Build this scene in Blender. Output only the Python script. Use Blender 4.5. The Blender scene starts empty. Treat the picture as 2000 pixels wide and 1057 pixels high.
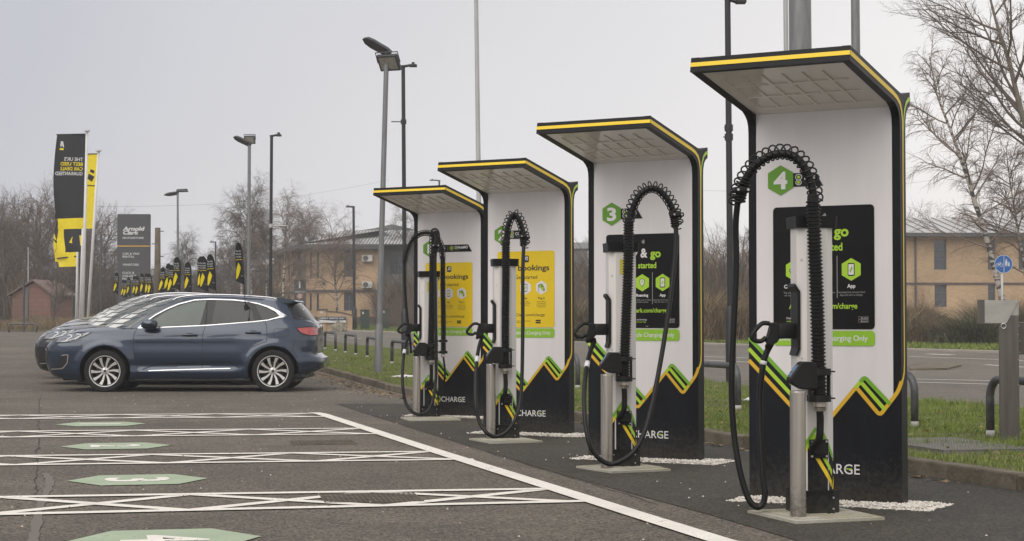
import bpy, bmesh, math, random
import numpy as np
from mathutils import Vector, Matrix
from mathutils.bvhtree import BVHTree
R = math.radians; PI = math.pi
sc = bpy.context.scene
C = sc.collection

# ---------------------------------------------------------------- camera geometry (calibrated)
F = 3603.04; PITCH = R(1.6694); CAMH = 1.13
def ray(x, y):
    u = (x-1000)/F; v = -(y-528.5)/F
    c, s = math.cos(PITCH), math.sin(PITCH)
    return Vector((u/(c-v*s), 1.0, (s+v*c)/(c-v*s)))
def at(x, y, Y):
    d = ray(x, y)*Y
    return Vector((d.x, Y, CAMH+d.z))
def gz(Y):
    t = min(max(0.0, Y-31.0), 100.0)
    return 0.0105*t
def gr(x, y):
    d = ray(x, y); lo, hi = 2.0, 500.0
    for _ in range(50):
        m = (lo+hi)/2
        if CAMH+d.z*m > gz(m): lo = m
        else: hi = m
    return at(x, y, lo)
def xat(px, Y): return (px-1000)/F*Y*1.0

# ---------------------------------------------------------------- materials
MATS = {}
def srgb(r, g, b):
    f = lambda c: (c/255/12.92) if c/255 <= .04045 else ((c/255+.055)/1.055)**2.4
    return (f(r), f(g), f(b))
def pm(name, col, rough=.5, metal=0.0, var=.08, scale=6.0, bump=0.0, bscale=60.0, coat=0.0, spec=.5, var2=0.0, detail=4.0, emit=None, col2=None, stretch=None):
    if name in MATS: return MATS[name]
    m = bpy.data.materials.new(name); m.use_nodes = True
    nt = m.node_tree; n = nt.nodes; l = nt.links
    b = n['Principled BSDF']
    b.inputs['Roughness'].default_value = rough
    b.inputs['Metallic'].default_value = metal
    b.inputs['Specular IOR Level'].default_value = spec
    if coat: b.inputs['Coat Weight'].default_value = coat; b.inputs['Coat Roughness'].default_value = .05
    tc = n.new('ShaderNodeTexCoord')
    src = tc.outputs['Object']
    if stretch:
        mp = n.new('ShaderNodeMapping'); mp.inputs['Scale'].default_value = stretch
        l.new(src, mp.inputs['Vector']); src = mp.outputs['Vector']
    nz = n.new('ShaderNodeTexNoise'); nz.inputs['Scale'].default_value = scale; nz.inputs['Detail'].default_value = detail
    l.new(src, nz.inputs['Vector'])
    rp = n.new('ShaderNodeValToRGB')
    c2 = col2 or tuple(c*(1+var) for c in col)
    c1 = col if col2 else tuple(c*(1-var) for c in col)
    rp.color_ramp.elements[0].position = .32; rp.color_ramp.elements[1].position = .68
    rp.color_ramp.elements[0].color = (*c1, 1); rp.color_ramp.elements[1].color = (*c2, 1)
    l.new(nz.outputs['Fac'], rp.inputs['Fac'])
    l.new(rp.outputs['Color'], b.inputs['Base Color'])
    if rough < .9:
        mr = n.new('ShaderNodeMapRange'); mr.inputs['To Min'].default_value = max(0.02, rough*.85); mr.inputs['To Max'].default_value = min(1, rough*1.2)
        l.new(nz.outputs['Fac'], mr.inputs['Value']); l.new(mr.outputs['Result'], b.inputs['Roughness'])
    if bump:
        n2 = n.new('ShaderNodeTexNoise'); n2.inputs['Scale'].default_value = bscale; n2.inputs['Detail'].default_value = 3
        l.new(src, n2.inputs['Vector'])
        bp = n.new('ShaderNodeBump'); bp.inputs['Strength'].default_value = 1.0; bp.inputs['Distance'].default_value = bump
        l.new(n2.outputs['Fac'], bp.inputs['Height']); l.new(bp.outputs['Normal'], b.inputs['Normal'])
    if emit: b.inputs['Emission Color'].default_value = (*emit[0], 1); b.inputs['Emission Strength'].default_value = emit[1]
    m.diffuse_color = (*col, 1)
    MATS[name] = m
    return m

def splashed(m, ztop, col=(.10, .085, .065), amt=.75, scale=28):
    """road dirt spattered on the foot of a painted panel"""
    nt = m.node_tree; n = nt.nodes; l = nt.links; b = n['Principled BSDF']; src = b.inputs['Base Color'].links[0].from_socket
    tc = n.new('ShaderNodeTexCoord'); sx = n.new('ShaderNodeSeparateXYZ'); l.new(tc.outputs['Object'], sx.inputs[0])
    mr = n.new('ShaderNodeMapRange'); mr.inputs['From Min'].default_value = 0; mr.inputs['From Max'].default_value = ztop; mr.inputs['To Min'].default_value = .34; mr.inputs['To Max'].default_value = -.05; l.new(sx.outputs['Z'], mr.inputs['Value'])
    z = n.new('ShaderNodeTexNoise'); z.inputs['Scale'].default_value = scale; z.inputs['Detail'].default_value = 8; z.inputs['Roughness'].default_value = .75; l.new(tc.outputs['Object'], z.inputs['Vector'])
    a = n.new('ShaderNodeMath'); a.operation = 'ADD'; l.new(mr.outputs[0], a.inputs[0]); l.new(z.outputs['Fac'], a.inputs[1])
    r_ = n.new('ShaderNodeValToRGB'); e = r_.color_ramp.elements; e[0].position = .58; e[1].position = .86; e[0].color = (0, 0, 0, 1); e[1].color = (amt, amt, amt, 1); l.new(a.outputs[0], r_.inputs[0])
    x = n.new('ShaderNodeMix'); x.data_type = 'RGBA'; l.new(r_.outputs[0], x.inputs[0]); l.new(src, x.inputs[6]); x.inputs[7].default_value = (*col, 1); l.new(x.outputs[2], b.inputs['Base Color'])
def asphalt(name, base, lo, hi, patch=.5, tint=None, algae=None):
    """aggregate speckle + large worn patches + fine bump"""
    m = bpy.data.materials.new(name); m.use_nodes = True; MATS[name] = m
    nt = m.node_tree; n = nt.nodes; l = nt.links; b = n['Principled BSDF']
    b.inputs['Roughness'].default_value = .85; b.inputs['Specular IOR Level'].default_value = .35
    tc = n.new('ShaderNodeTexCoord')
    def noise(s, d=3, r=.6):
        z = n.new('ShaderNodeTexNoise'); z.inputs['Scale'].default_value = s; z.inputs['Detail'].default_value = d; z.inputs['Roughness'].default_value = r
        l.new(tc.outputs['Object'], z.inputs['Vector']); return z.outputs['Fac']
    def ramp(f, p0, c0, p1, c1):
        r_ = n.new('ShaderNodeValToRGB'); e = r_.color_ramp.elements
        e[0].position = p0; e[1].position = p1; e[0].color = (*c0, 1); e[1].color = (*c1, 1); l.new(f, r_.inputs['Fac']); return r_.outputs['Color']
    def mix(a, b_, fac, mode='MIX'):
        x = n.new('ShaderNodeMix'); x.data_type = 'RGBA'; x.blend_type = mode
        if isinstance(fac, float): x.inputs[0].default_value = fac
        else: l.new(fac, x.inputs[0])
        l.new(a, x.inputs[6]); l.new(b_, x.inputs[7]); return x.outputs[2]
    big = ramp(noise(.22, 5), .35, tuple(c*(1-.28*patch) for c in base), .7, tuple(c*(1+.28*patch) for c in base))
    med = ramp(noise(1.7, 6, .7), .3, (.80, .80, .80), .72, (1.16, 1.15, 1.12))
    c = mix(big, med, 1.0, 'MULTIPLY')
    vo = n.new('ShaderNodeTexVoronoi'); vo.inputs['Scale'].default_value = 85; l.new(tc.outputs['Object'], vo.inputs['Vector'])
    sp = n.new('ShaderNodeSeparateColor'); l.new(vo.outputs['Color'], sp.inputs['Color'])
    agg = ramp(sp.outputs['Red'], .0, lo, 1.0, hi)
    g2_ = ramp(noise(26, 5, .8), .34, (.66, .66, .66), .66, (1.34, 1.33, 1.30)); c = mix(c, g2_, 1.0, 'MULTIPLY')
    c = mix(c, agg, 1.0, 'MULTIPLY')
    fine = ramp(noise(240, 2), .35, (.72, .72, .72), .68, (1.3, 1.3, 1.3))
    c = mix(c, fine, 1.0, 'MULTIPLY')
    st = ramp(noise(.9, 5, .65), .56, (0, 0, 0), .72, (.72, .72, .72))
    dk = n.new('ShaderNodeRGB'); dk.outputs[0].default_value = (*(tint or tuple(x*.55 for x in base)), 1)
    c = mix(c, dk.outputs[0], st)
    if algae:
        al = ramp(noise(.75, 5, .65), .56, (0, 0, 0), .74, (.6, .6, .6)); ag = n.new('ShaderNodeRGB'); ag.outputs[0].default_value = (*algae, 1); c = mix(c, ag.outputs[0], al)
    l.new(c, b.inputs['Base Color'])
    bp = n.new('ShaderNodeBump'); bp.inputs['Distance'].default_value = .004; bp.inputs['Strength'].default_value = .7
    l.new(vo.outputs['Distance'], bp.inputs['Height']); l.new(bp.outputs['Normal'], b.inputs['Normal'])
    return m

def paint_worn(name, col, under, wear=.60, scale=35):
    m = bpy.data.materials.new(name); m.use_nodes = True; MATS[name] = m
    nt = m.node_tree; n = nt.nodes; l = nt.links; b = n['Principled BSDF']; b.inputs['Roughness'].default_value = .75
    tc = n.new('ShaderNodeTexCoord')
    z = n.new('ShaderNodeTexNoise'); z.inputs['Scale'].default_value = scale; z.inputs['Detail'].default_value = 8; z.inputs['Roughness'].default_value = .75
    z2 = n.new('ShaderNodeTexNoise'); z2.inputs['Scale'].default_value = 2.2; z2.inputs['Detail'].default_value = 4
    for q in (z, z2): l.new(tc.outputs['Object'], q.inputs['Vector'])
    ad = n.new('ShaderNodeMath'); ad.operation = 'MULTIPLY_ADD'; l.new(z2.outputs['Fac'], ad.inputs[0]); ad.inputs[1].default_value = .35; l.new(z.outputs['Fac'], ad.inputs[2])
    r_ = n.new('ShaderNodeValToRGB'); e = r_.color_ramp.elements; e[0].position = wear+.17; e[1].position = wear+.22
    e[0].color = (0, 0, 0, 1); e[1].color = (1, 1, 1, 1); l.new(ad.outputs[0], r_.inputs['Fac'])
    v = n.new('ShaderNodeValToRGB'); e = v.color_ramp.elements; e[0].position = .3; e[1].position = .7
    e[0].color = (*tuple(c*.86 for c in col), 1); e[1].color = (*tuple(min(1, c*1.06) for c in col), 1); l.new(z2.outputs['Fac'], v.inputs['Fac'])
    x = n.new('ShaderNodeMix'); x.data_type = 'RGBA'; l.new(r_.outputs['Color'], x.inputs[0]); l.new(v.outputs['Color'], x.inputs[6]); x.inputs[7].default_value = (*under, 1)
    l.new(x.outputs[2], b.inputs['Base Color'])
    return m

def brick_mat(name, c1, c2, mortar, scale=1.0):
    m = bpy.data.materials.new(name); m.use_nodes = True; MATS[name] = m
    nt = m.node_tree; n = nt.nodes; l = nt.links; b = n['Principled BSDF']; b.inputs['Roughness'].default_value = .9
    tc = n.new('ShaderNodeTexCoord'); sx = n.new('ShaderNodeSeparateXYZ'); cb = n.new('ShaderNodeCombineXYZ')
    l.new(tc.outputs['Object'], sx.inputs[0])
    ad = n.new('ShaderNodeMath'); ad.operation = 'ADD'; l.new(sx.outputs['X'], ad.inputs[0]); l.new(sx.outputs['Y'], ad.inputs[1])
    l.new(ad.outputs[0], cb.inputs['X']); l.new(sx.outputs['Z'], cb.inputs['Y'])
    br = n.new('ShaderNodeTexBrick'); br.inputs['Color1'].default_value = (*c1, 1); br.inputs['Color2'].default_value = (*c2, 1); br.inputs['Mortar'].default_value = (*mortar, 1)
    br.inputs['Scale'].default_value = scale; br.inputs['Brick Width'].default_value = .225; br.inputs['Row Height'].default_value = .075; br.inputs['Mortar Size'].default_value = .008
    l.new(cb.outputs[0], br.inputs['Vector'])
    z = n.new('ShaderNodeTexNoise'); z.inputs['Scale'].default_value = .35; z.inputs['Detail'].default_value = 5; l.new(tc.outputs['Object'], z.inputs['Vector'])
    r_ = n.new('ShaderNodeValToRGB'); e = r_.color_ramp.elements; e[0].position = .3; e[1].position = .7; e[0].color = (.8, .8, .8, 1); e[1].color = (1.15, 1.13, 1.1, 1); l.new(z.outputs['Fac'], r_.inputs['Fac'])
    x = n.new('ShaderNodeMix'); x.data_type = 'RGBA'; x.blend_type = 'MULTIPLY'; x.inputs[0].default_value = 1; l.new(br.outputs['Color'], x.inputs[6]); l.new(r_.outputs['Color'], x.inputs[7])
    l.new(x.outputs[2], b.inputs['Base Color'])
    return m

# ---------------------------------------------------------------- mesh building
class MB:
    def __init__(s): s.v = []; s.f = []; s.m = []
    def add(s, vs, fs, mi=0):
        o = len(s.v); s.v += [tuple(v) for v in vs]
        for f in fs: s.f.append([o+i for i in f]); s.m.append(mi)
        return s
    def box(s, x0, y0, z0, x1, y1, z1, mi=0, bev=0.0, M=None):
        if bev:
            b = bev; vs = []; 
            # chamfered box: 24 verts
            bm = bmesh.new(); bmesh.ops.create_cube(bm, size=1)
            for v in bm.verts: v.co = Vector(((x0+x1)/2+v.co.x*(x1-x0), (y0+y1)/2+v.co.y*(y1-y0), (z0+z1)/2+v.co.z*(z1-z0)))
            bmesh.ops.bevel(bm, geom=list(bm.edges), offset=b, segments=2, affect='EDGES', profile=.5)
            bm.verts.index_update()
            vs = [v.co.copy() for v in bm.verts]; fs = [[v.index for v in f.verts] for f in bm.faces]; bm.free()
        else:
            vs = [Vector((x, y, z)) for z in (z0, z1) for y in (y0, y1) for x in (x0, x1)]
            fs = [(0, 2, 3, 1), (4, 5, 7, 6), (0, 1, 5, 4), (2, 6, 7, 3), (0, 4, 6, 2), (1, 3, 7, 5)]
        if M is not None: vs = [M @ v for v in vs]
        return s.add(vs, fs, mi)
    def prism(s, poly, y0, y1, mi=0, M=None, caps=True, sidemi=None):
        """poly in (x,z), extruded from y0 to y1"""
        n = len(poly); vs = [Vector((p[0], y0, p[1])) for p in poly]+[Vector((p[0], y1, p[1])) for p in poly]
        if M is not None: vs = [M @ v for v in vs]
        o = len(s.v); s.v += [tuple(v) for v in vs]
        a = sum(poly[i][0]*poly[(i+1) % n][1]-poly[(i+1) % n][0]*poly[i][1] for i in range(n))
        for i in range(n):
            j = (i+1) % n; f = [o+i, o+n+i, o+n+j, o+j]
            if a < 0: f.reverse()
            s.f.append(f[::-1] if False else f); s.m.append(mi if sidemi is None else sidemi)
        if caps:
            f1 = list(range(o, o+n)); f2 = list(range(o+2*n-1, o+n-1, -1))
            if a < 0: f1.reverse(); f2.reverse()
            s.f.append(f1); s.m.append(mi); s.f.append(f2); s.m.append(mi)
        return s
    def tube(s, path, r, n=10, mi=0, cap=True):
        path = [Vector(p) for p in path]; k = len(path)
        rs = r if hasattr(r, '__len__') else [r]*k
        t0 = (path[1]-path[0]).normalized()
        up = Vector((0, 0, 1)) if abs(t0.z) < .9 else Vector((1, 0, 0))
        nx = t0.cross(up).normalized(); o = len(s.v)
        for i, p in enumerate(path):
            a = path[max(0, i-1)]; b = path[min(k-1, i+1)]; t = (b-a)
            t = t.normalized() if t.length > 1e-9 else t0
            nx = (nx - t*nx.dot(t)); nx = nx.normalized() if nx.length > 1e-6 else t.orthogonal().normalized()
            ny = t.cross(nx)
            for j in range(n):
                an = 2*PI*j/n; q = p+(nx*math.cos(an)+ny*math.sin(an))*rs[i]; s.v.append(tuple(q))
        for i in range(k-1):
            for j in range(n):
                j2 = (j+1) % n; s.f.append([o+i*n+j, o+i*n+j2, o+(i+1)*n+j2, o+(i+1)*n+j]); s.m.append(mi)
        if cap:
            s.f.append([o+j for j in range(n)][::-1]); s.m.append(mi)
            s.f.append([o+(k-1)*n+j for j in range(n)]); s.m.append(mi)
        return s
    def cyl(s, x, y, z0, z1, r, n=20, mi=0, r2=None): return s.tube([(x, y, z0), (x, y, z1)], [r, r2 if r2 is not None else r], n, mi)
    def lathe(s, prof, n=32, mi=0, axis='y', c=(0, 0, 0)):
        """prof list of (r, h)"""
        o = len(s.v); k = len(prof)
        for (r, h) in prof:
            for j in range(n):
                a = 2*PI*j/n
                if axis == 'y': p = (c[0]+r*math.cos(a), c[1]+h, c[2]+r*math.sin(a))
                elif axis == 'x': p = (c[0]+h, c[1]+r*math.cos(a), c[2]+r*math.sin(a))
                else: p = (c[0]+r*math.cos(a), c[1]+r*math.sin(a), c[2]+h)
                s.v.append(p)
        for i in range(k-1):
            for j in range(n):
                j2 = (j+1) % n; s.f.append([o+i*n+j, o+(i+1)*n+j, o+(i+1)*n+j2, o+i*n+j2]); s.m.append(mi)
        return s
    def build(s, name, mats, parent=None, smooth=False, xf=None, normals=True):
        me = bpy.data.meshes.new(name)
        vs = s.v if xf is None else [tuple(xf @ Vector(v)) for v in s.v]
        me.from_pydata(vs, [], s.f)
        if not isinstance(mats, (list, tuple)): mats = [mats]
        for m in mats: me.materials.append(m)
        me.polygons.foreach_set('material_index', s.m)
        if normals:
            bm = bmesh.new(); bm.from_mesh(me); bmesh.ops.recalc_face_normals(bm, faces=bm.faces); bm.to_mesh(me); bm.free()
        if smooth:
            me.polygons.foreach_set('use_smooth', [True]*len(me.polygons))
            if smooth is not True: me.set_sharp_from_angle(angle=R(smooth))
        me.update()
        o = bpy.data.objects.new(name, me); C.objects.link(o)
        if parent: o.parent = parent
        return o

def thing(name, label, cat, loc=(0, 0, 0), rz=0.0, group=None, kind=None):
    o = bpy.data.objects.new(name, None); C.objects.link(o); o.empty_display_size = .1
    o.location = loc; o.rotation_euler = (0, 0, rz)
    o['label'] = label; o['category'] = cat
    if group: o['group'] = group
    if kind: o['kind'] = kind
    return o
def tag(o, label, cat, group=None, kind=None):
    if label: o['label'] = label
    if cat: o['category'] = cat
    if group: o['group'] = group
    if kind: o['kind'] = kind
    return o
def struct(o): o['kind'] = 'structure'; return o
def inv(root):
    return (Matrix.Translation(root.location) @ Matrix.Rotation(root.rotation_euler.z, 4, 'Z')).inverted()
def copy_tree(o, parent=None):
    c = o.copy(); C.objects.link(c); c.parent = parent
    for ch in list(o.children): copy_tree(ch, c)
    return c
def interp(x, pts):
    if x <= pts[0][0]: return pts[0][1]
    for (a, b), (c, d) in zip(pts, pts[1:]):
        if x <= c: return b+(d-b)*(x-a)/(c-a)
    return pts[-1][1]
def smooth_path(pts, n=8):
    """catmull-rom"""
    P = [Vector(p) for p in pts]; out = []
    for i in range(len(P)-1):
        p0 = P[i-1] if i else P[0]*2-P[1]; p1 = P[i]; p2 = P[i+1]; p3 = P[i+2] if i+2 < len(P) else P[-1]*2-P[-2]
        for k in range(n):
            t = k/n
            out.append(.5*((2*p1)+(p2-p0)*t+(2*p0-5*p1+4*p2-p3)*t*t+(3*p1-p0-3*p2+p3)*t**3))
    out.append(P[-1]); return out
def resample(path, step):
    out = [path[0]]; acc = 0; 
    for a, b in zip(path, path[1:]):
        L = (b-a).length; d = step-acc
        while d <= L: out.append(a+(b-a)*(d/L)); d += step
        acc = L-(d-step)
    return out

# ---- text as flat meshes
_tc = {}
def text_geo(body, bold=0.0, space=1.0):
    k = (body, bold, space)
    if k in _tc: return _tc[k]
    cu = bpy.data.curves.new('t', 'FONT'); cu.body = body; cu.size = 1; cu.offset = bold; cu.resolution_u = 3; cu.space_character = space
    cu.fill_mode = 'BOTH'
    o = bpy.data.objects.new('t', cu); C.objects.link(o)
    me = bpy.data.meshes.new_from_object(o.evaluated_get(bpy.context.evaluated_depsgraph_get()))
    vs = [v.co.copy() for v in me.vertices]; fs = [list(p.vertices) for p in me.polygons]
    bpy.data.objects.remove(o); bpy.data.curves.remove(cu); bpy.data.meshes.remove(me)
    _tc[k] = (vs, fs); return _tc[k]
def text(mb, body, x0, x1, z0, z1, y, mi=0, bold=.0, M=None, flip=False, ref=None, slant=0.0, space=1.0):
    """fit the text in the box x0..x1, z0..z1 (z1 = cap height top) on plane y (facing -y)"""
    vs, fs = text_geo(body, bold, space)
    if not vs: return
    ax = min(v.x for v in vs); bx = max(v.x for v in vs)
    capv = text_geo(ref or 'H', bold)[0]; top = max(v.y for v in capv)
    sx = (x1-x0)/(bx-ax); sz = (z1-z0)/top
    out = []
    for v in vs:
        X = x0+(v.x-ax)*sx+slant*(v.y*sz)
        if flip: X = x1-(v.x-ax)*sx
        q = Vector((X, y, z0+v.y*sz))
        out.append(M @ q if M is not None else q)
    mb.add(out, [f[::-1] for f in fs] if flip else fs, mi)
def text_w(body, h, bold=0.0):
    vs, _ = text_geo(body, bold); capv = text_geo('H', bold)[0]; top = max(v.y for v in capv)
    return (max(v.x for v in vs)-min(v.x for v in vs))*h/top
def poly_flat(mb, pts, y, mi=0, M=None):
    """flat polygon facing -y (pts in x,z)"""
    n = len(pts); a = sum(pts[i][0]*pts[(i+1) % n][1]-pts[(i+1) % n][0]*pts[i][1] for i in range(n))
    if a < 0: pts = pts[::-1]
    bm = bmesh.new(); vv = [bm.verts.new((p[0], y, p[1])) for p in pts]; bm.faces.new(vv)
    bmesh.ops.triangulate(bm, faces=bm.faces); bm.verts.index_update()
    vs = [v.co.copy() for v in bm.verts]; fs = [[v.index for v in f.verts] for f in bm.faces]; bm.free()
    if M is not None: vs = [M @ v for v in vs]
    mb.add(vs, fs, mi)
def rrect(x0, z0, x1, z1, r, n=5):
    p = []
    for cx, cz, a0 in ((x1-r, z1-r, 0), (x0+r, z1-r, 90), (x0+r, z0+r, 180), (x1-r, z0+r, 270)):
        for i in range(n+1):
            a = R(a0+90*i/n); p.append((cx+r*math.cos(a), cz+r*math.sin(a)))
    return p
def hexagon(cx, cz, h, w=None, rot=0):
    w = w or h*.866
    return [(cx, cz+h), (cx-w, cz+h/2), (cx-w, cz-h/2), (cx, cz-h), (cx+w, cz-h/2), (cx+w, cz+h/2)]
def ribbon(pts, w, closed=False):
    """polyline -> list of quads with mitred joints; returns vertex pairs"""
    n = len(pts); L = []; Rr = []
    for i in range(n):
        p = Vector(pts[i]).to_2d() if len(pts[i]) > 2 else Vector(pts[i])
        a = Vector(pts[i-1]) if (i > 0 or closed) else None; b = Vector(pts[(i+1) % n]) if (i < n-1 or closed) else None
        d1 = (p-a).normalized() if a is not None else None; d2 = (b-p).normalized() if b is not None else None
        if d1 is None: d1 = d2
        if d2 is None: d2 = d1
        t = (d1+d2).normalized(); nrm = Vector((-t.y, t.x)); k = 1/max(.4, nrm.dot(Vector((-d1.y, d1.x))))
        ww = w[i] if hasattr(w, '__len__') else w
        L.append(p+nrm*ww/2*k); Rr.append(p-nrm*ww/2*k)
    return L, Rr
def flat_ribbon(mb, pts, w, y, mi=0, closed=False):
    L, Q = ribbon([tuple(p) for p in pts], w, closed); n = len(pts)
    vs = [(p.x, y, p.y) for p in L]+[(p.x, y, p.y) for p in Q]
    fs = [[i, n+i, n+(i+1) % n, (i+1) % n] for i in range(n if closed else n-1)]
    mb.add(vs, fs, mi)
def round_corners(pts, r, n=4):
    out = [pts[0]]
    for i in range(1, len(pts)-1):
        a, p, b = Vector(pts[i-1]), Vector(pts[i]), Vector(pts[i+1])
        d1 = (a-p); d2 = (b-p); q = min(r, d1.length/2, d2.length/2)
        s = p+d1.normalized()*q; e = p+d2.normalized()*q
        for k in range(n+1):
            t = k/n; v = s*(1-t)**2+p*2*t*(1-t)+e*t*t; out.append((v.x, v.y))
    out.append(pts[-1]); return out

# ---- decals that follow a curved surface, projected along +y (or -y) or +x
def bvh_of(mb_or_obj):
    if isinstance(mb_or_obj, MB): return BVHTree.FromPolygons([Vector(v) for v in mb_or_obj.v], mb_or_obj.f)
    me = mb_or_obj.data; return BVHTree.FromPolygons([v.co.copy() for v in me.vertices], [list(p.vertices) for p in me.polygons])
def decal(mb, poly, trees, off=.004, mi=0, step=.06, mode='side', flip=False):
    bm = bmesh.new()
    pts = [Vector((p[0], 0, p[1])) for p in poly]
    bm.faces.new([bm.verts.new(p) for p in pts])
    xs = [p.x for p in pts]; zs = [p.z for p in pts]
    for ax, lo, hi in ((0, min(xs), max(xs)), (2, min(zs), max(zs))):
        k = math.floor(lo/step)+1
        while k*step < hi-1e-5:
            co = Vector((0, 0, 0)); co[ax] = k*step; no = Vector((0, 0, 0)); no[ax] = 1
            bmesh.ops.bisect_plane(bm, geom=bm.verts[:]+bm.edges[:]+bm.faces[:], plane_co=co, plane_no=no, dist=1e-6); k += 1
    bmesh.ops.triangulate(bm, faces=bm.faces)
    bm.verts.index_update(); vs = []; last = None
    for v in bm.verts:
        if mode == 'side': o = Vector((v.co.x, -6 if not flip else 6, v.co.z)); d = Vector((0, 1 if not flip else -1, 0))
        else: o = Vector((-6 if mode == 'front' else 12, v.co.x, v.co.z)); d = Vector((1 if mode == 'front' else -1, 0, 0))
        best = None
        for t in trees:
            h = t.ray_cast(o, d)
            if h[0] is not None and (best is None or h[3] < best[3]): best = h
        if best is None:
            q = None
        else:
            nn = best[1] if best[1].dot(d) < 0 else -best[1]
            q = best[0]+nn*off
        vs.append(q)
    good = [q for q in vs if q is not None]
    if not good: bm.free(); return
    for i, q in enumerate(vs):
        if q is None:
            c = bm.verts[i].co if False else None
            vs[i] = None
    fs = [[v.index for v in f.verts] for f in bm.faces if all(vs[v.index] is not None for v in f.verts)]
    bm.free()
    vs = [q if q is not None else Vector((0, 0, 0)) for q in vs]
    mb.add(vs, fs, mi)
def decal_line(mb, pts, w, trees, off=.004, mi=0, step=.05, flip=False, closed=False, mode='side'):
    L, Q = ribbon([tuple(p) for p in pts], w, closed); n = len(pts)
    for i in range(n if closed else n-1):
        j = (i+1) % n
        decal(mb, [tuple(L[i]), tuple(Q[i]), tuple(Q[j]), tuple(L[j])], trees, off, mi, step, mode, flip)
# ================================================================= materials
asph = asphalt('car_park_asphalt', (.118, .104, .088), (.30, .30, .30), (1.9, 1.85, 1.78), .85, (.084, .072, .057))
tarm = asphalt('new_tarmac', (.047, .042, .036), (.28, .35, .35), (1.9, 1.85, 1.75), .5, (.030, .027, .022), (.075, .066, .03))
roadm = asphalt('road_asphalt', (.165, .147, .124), (.4, .4, .4), (1.4, 1.4, 1.38), .5, (.12, .112, .105))
pavem = pm('pavement_concrete', (.30, .27, .235), .9, var=.15, scale=1.2, bump=.003, bscale=90)
conc = pm('plinth_concrete', (.42, .40, .35), .85, var=.14, scale=4, bump=.003, bscale=70, col2=(.30, .28, .20))
kerbm = pm('kerb_stone', (.175, .145, .105), .9, var=.2, scale=3.5, bump=.012, bscale=24, col2=(.085, .07, .045))
whitep = paint_worn('white_road_paint', (.80, .755, .68), (.15, .13, .115), .60)
whitep2 = paint_worn('old_white_paint', (.72, .69, .62), (.18, .165, .14), .58)
greenp = paint_worn('green_bay_paint', (.35, .42, .29), (.14, .13, .11), .62, 28)
grassb = pm('grass_soil', (.085, .085, .03), .95, scale=3.0, bump=.02, bscale=40, col2=(.125, .105, .06))
groundm = pm('rough_ground', (.10, .10, .05), .95, scale=.25, bump=.03, bscale=8, col2=(.15, .13, .085))

def ysamples(a, b, step=2.0):
    ys = [a]; y = a
    while y < b-1e-6:
        y = min(b, y+(step if y < 140 else 20)); ys.append(y)
    return ys
def strip(name, xl, xr, y0, y1, dz, m, step=2.0, side=0.0, nx=1):
    """sheet between two x(Y) curves, following the terrain"""
    mb = MB(); ys = ysamples(y0, y1, step); vs = []; fs = []
    for y in ys:
        a, b = xl(y), xr(y)
        for i in range(nx+1): vs.append((a+(b-a)*i/nx, y, gz(y)+dz))
    w = nx+1
    for j in range(len(ys)-1):
        for i in range(nx): fs.append((j*w+i, j*w+i+1, (j+1)*w+i+1, (j+1)*w+i))
    mb.add(vs, fs)
    if side:
        for c in (0, nx):
            o = [(vs[j*w+c], (vs[j*w+c][0], vs[j*w+c][1], vs[j*w+c][2]-side)) for j in range(len(ys))]
            vv = [p for q in o for p in q]; mb.add(vv, [(2*j, 2*j+1, 2*j+3, 2*j+2) for j in range(len(ys)-1)])
        for j in (0, len(ys)-1):
            a = vs[j*w]; b = vs[j*w+nx]; mb.add([a, b, (b[0], b[1], b[2]-side), (a[0], a[1], a[2]-side)], [(0, 1, 2, 3)])
    o = mb.build(name, m); return struct(o)
def const(v): return lambda y: v

# boundaries (world x as a function of depth y)
kerbx = lambda y: interp(y, [(4, 5.95), (12.51, 3.47), (29.46, -1.66), (39.7, -4.0), (62, -9.7), (100, -19.6)])
roadl = lambda y: interp(y, [(4, 12.2), (23.66, 6.55), (34.25, 3.56), (58.75, -3.57), (77.9, -8.6), (102, -15.5), (140, -28)])
roadr = lambda y: interp(y, [(4, 40), (40, 24), (55.64, 14.7), (66.15, 7.4), (93.1, -5.1), (102.2, -9.6), (140, -19)])

ground = strip('ground', const(-150), const(150), -12, 300, -.02, groundm, 4, nx=1)
strip('car_park', const(-60), lambda y: kerbx(y)-.02, -6, 100, 0.0, asph, 2)
apx = lambda y: interp(y, [(4, 2.9), (9.0, 1.64), (10.86, 1.2), (13.78, .40), (17.64, -.52), (23.12, -1.80), (26.2, -2.5)])
strip('tarmac_apron', apx, lambda y: kerbx(y)-.03, 4, 26.2, .004, tarm, 1)
strip('grass_verge', lambda y: kerbx(y)+.13, lambda y: roadl(y)+.62-1.05, 4, 99, .085, grassb, 2)
strip('pavement_edge', lambda y: roadl(y)-.43, lambda y: roadl(y)-.10, 4, 99, .03, pavem, 2)
strip('road', lambda y: roadl(y)-.10, roadr, 4, 140, .005, roadm, 2)
strip('far_pavement', roadr, lambda y: roadr(y)+.9, 4, 140, .06, pavem, 2, side=.09)
strip('far_verge', lambda y: roadr(y)+.9, lambda y: roadr(y)+14, 4, 140, .05, grassb, 2)

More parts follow.
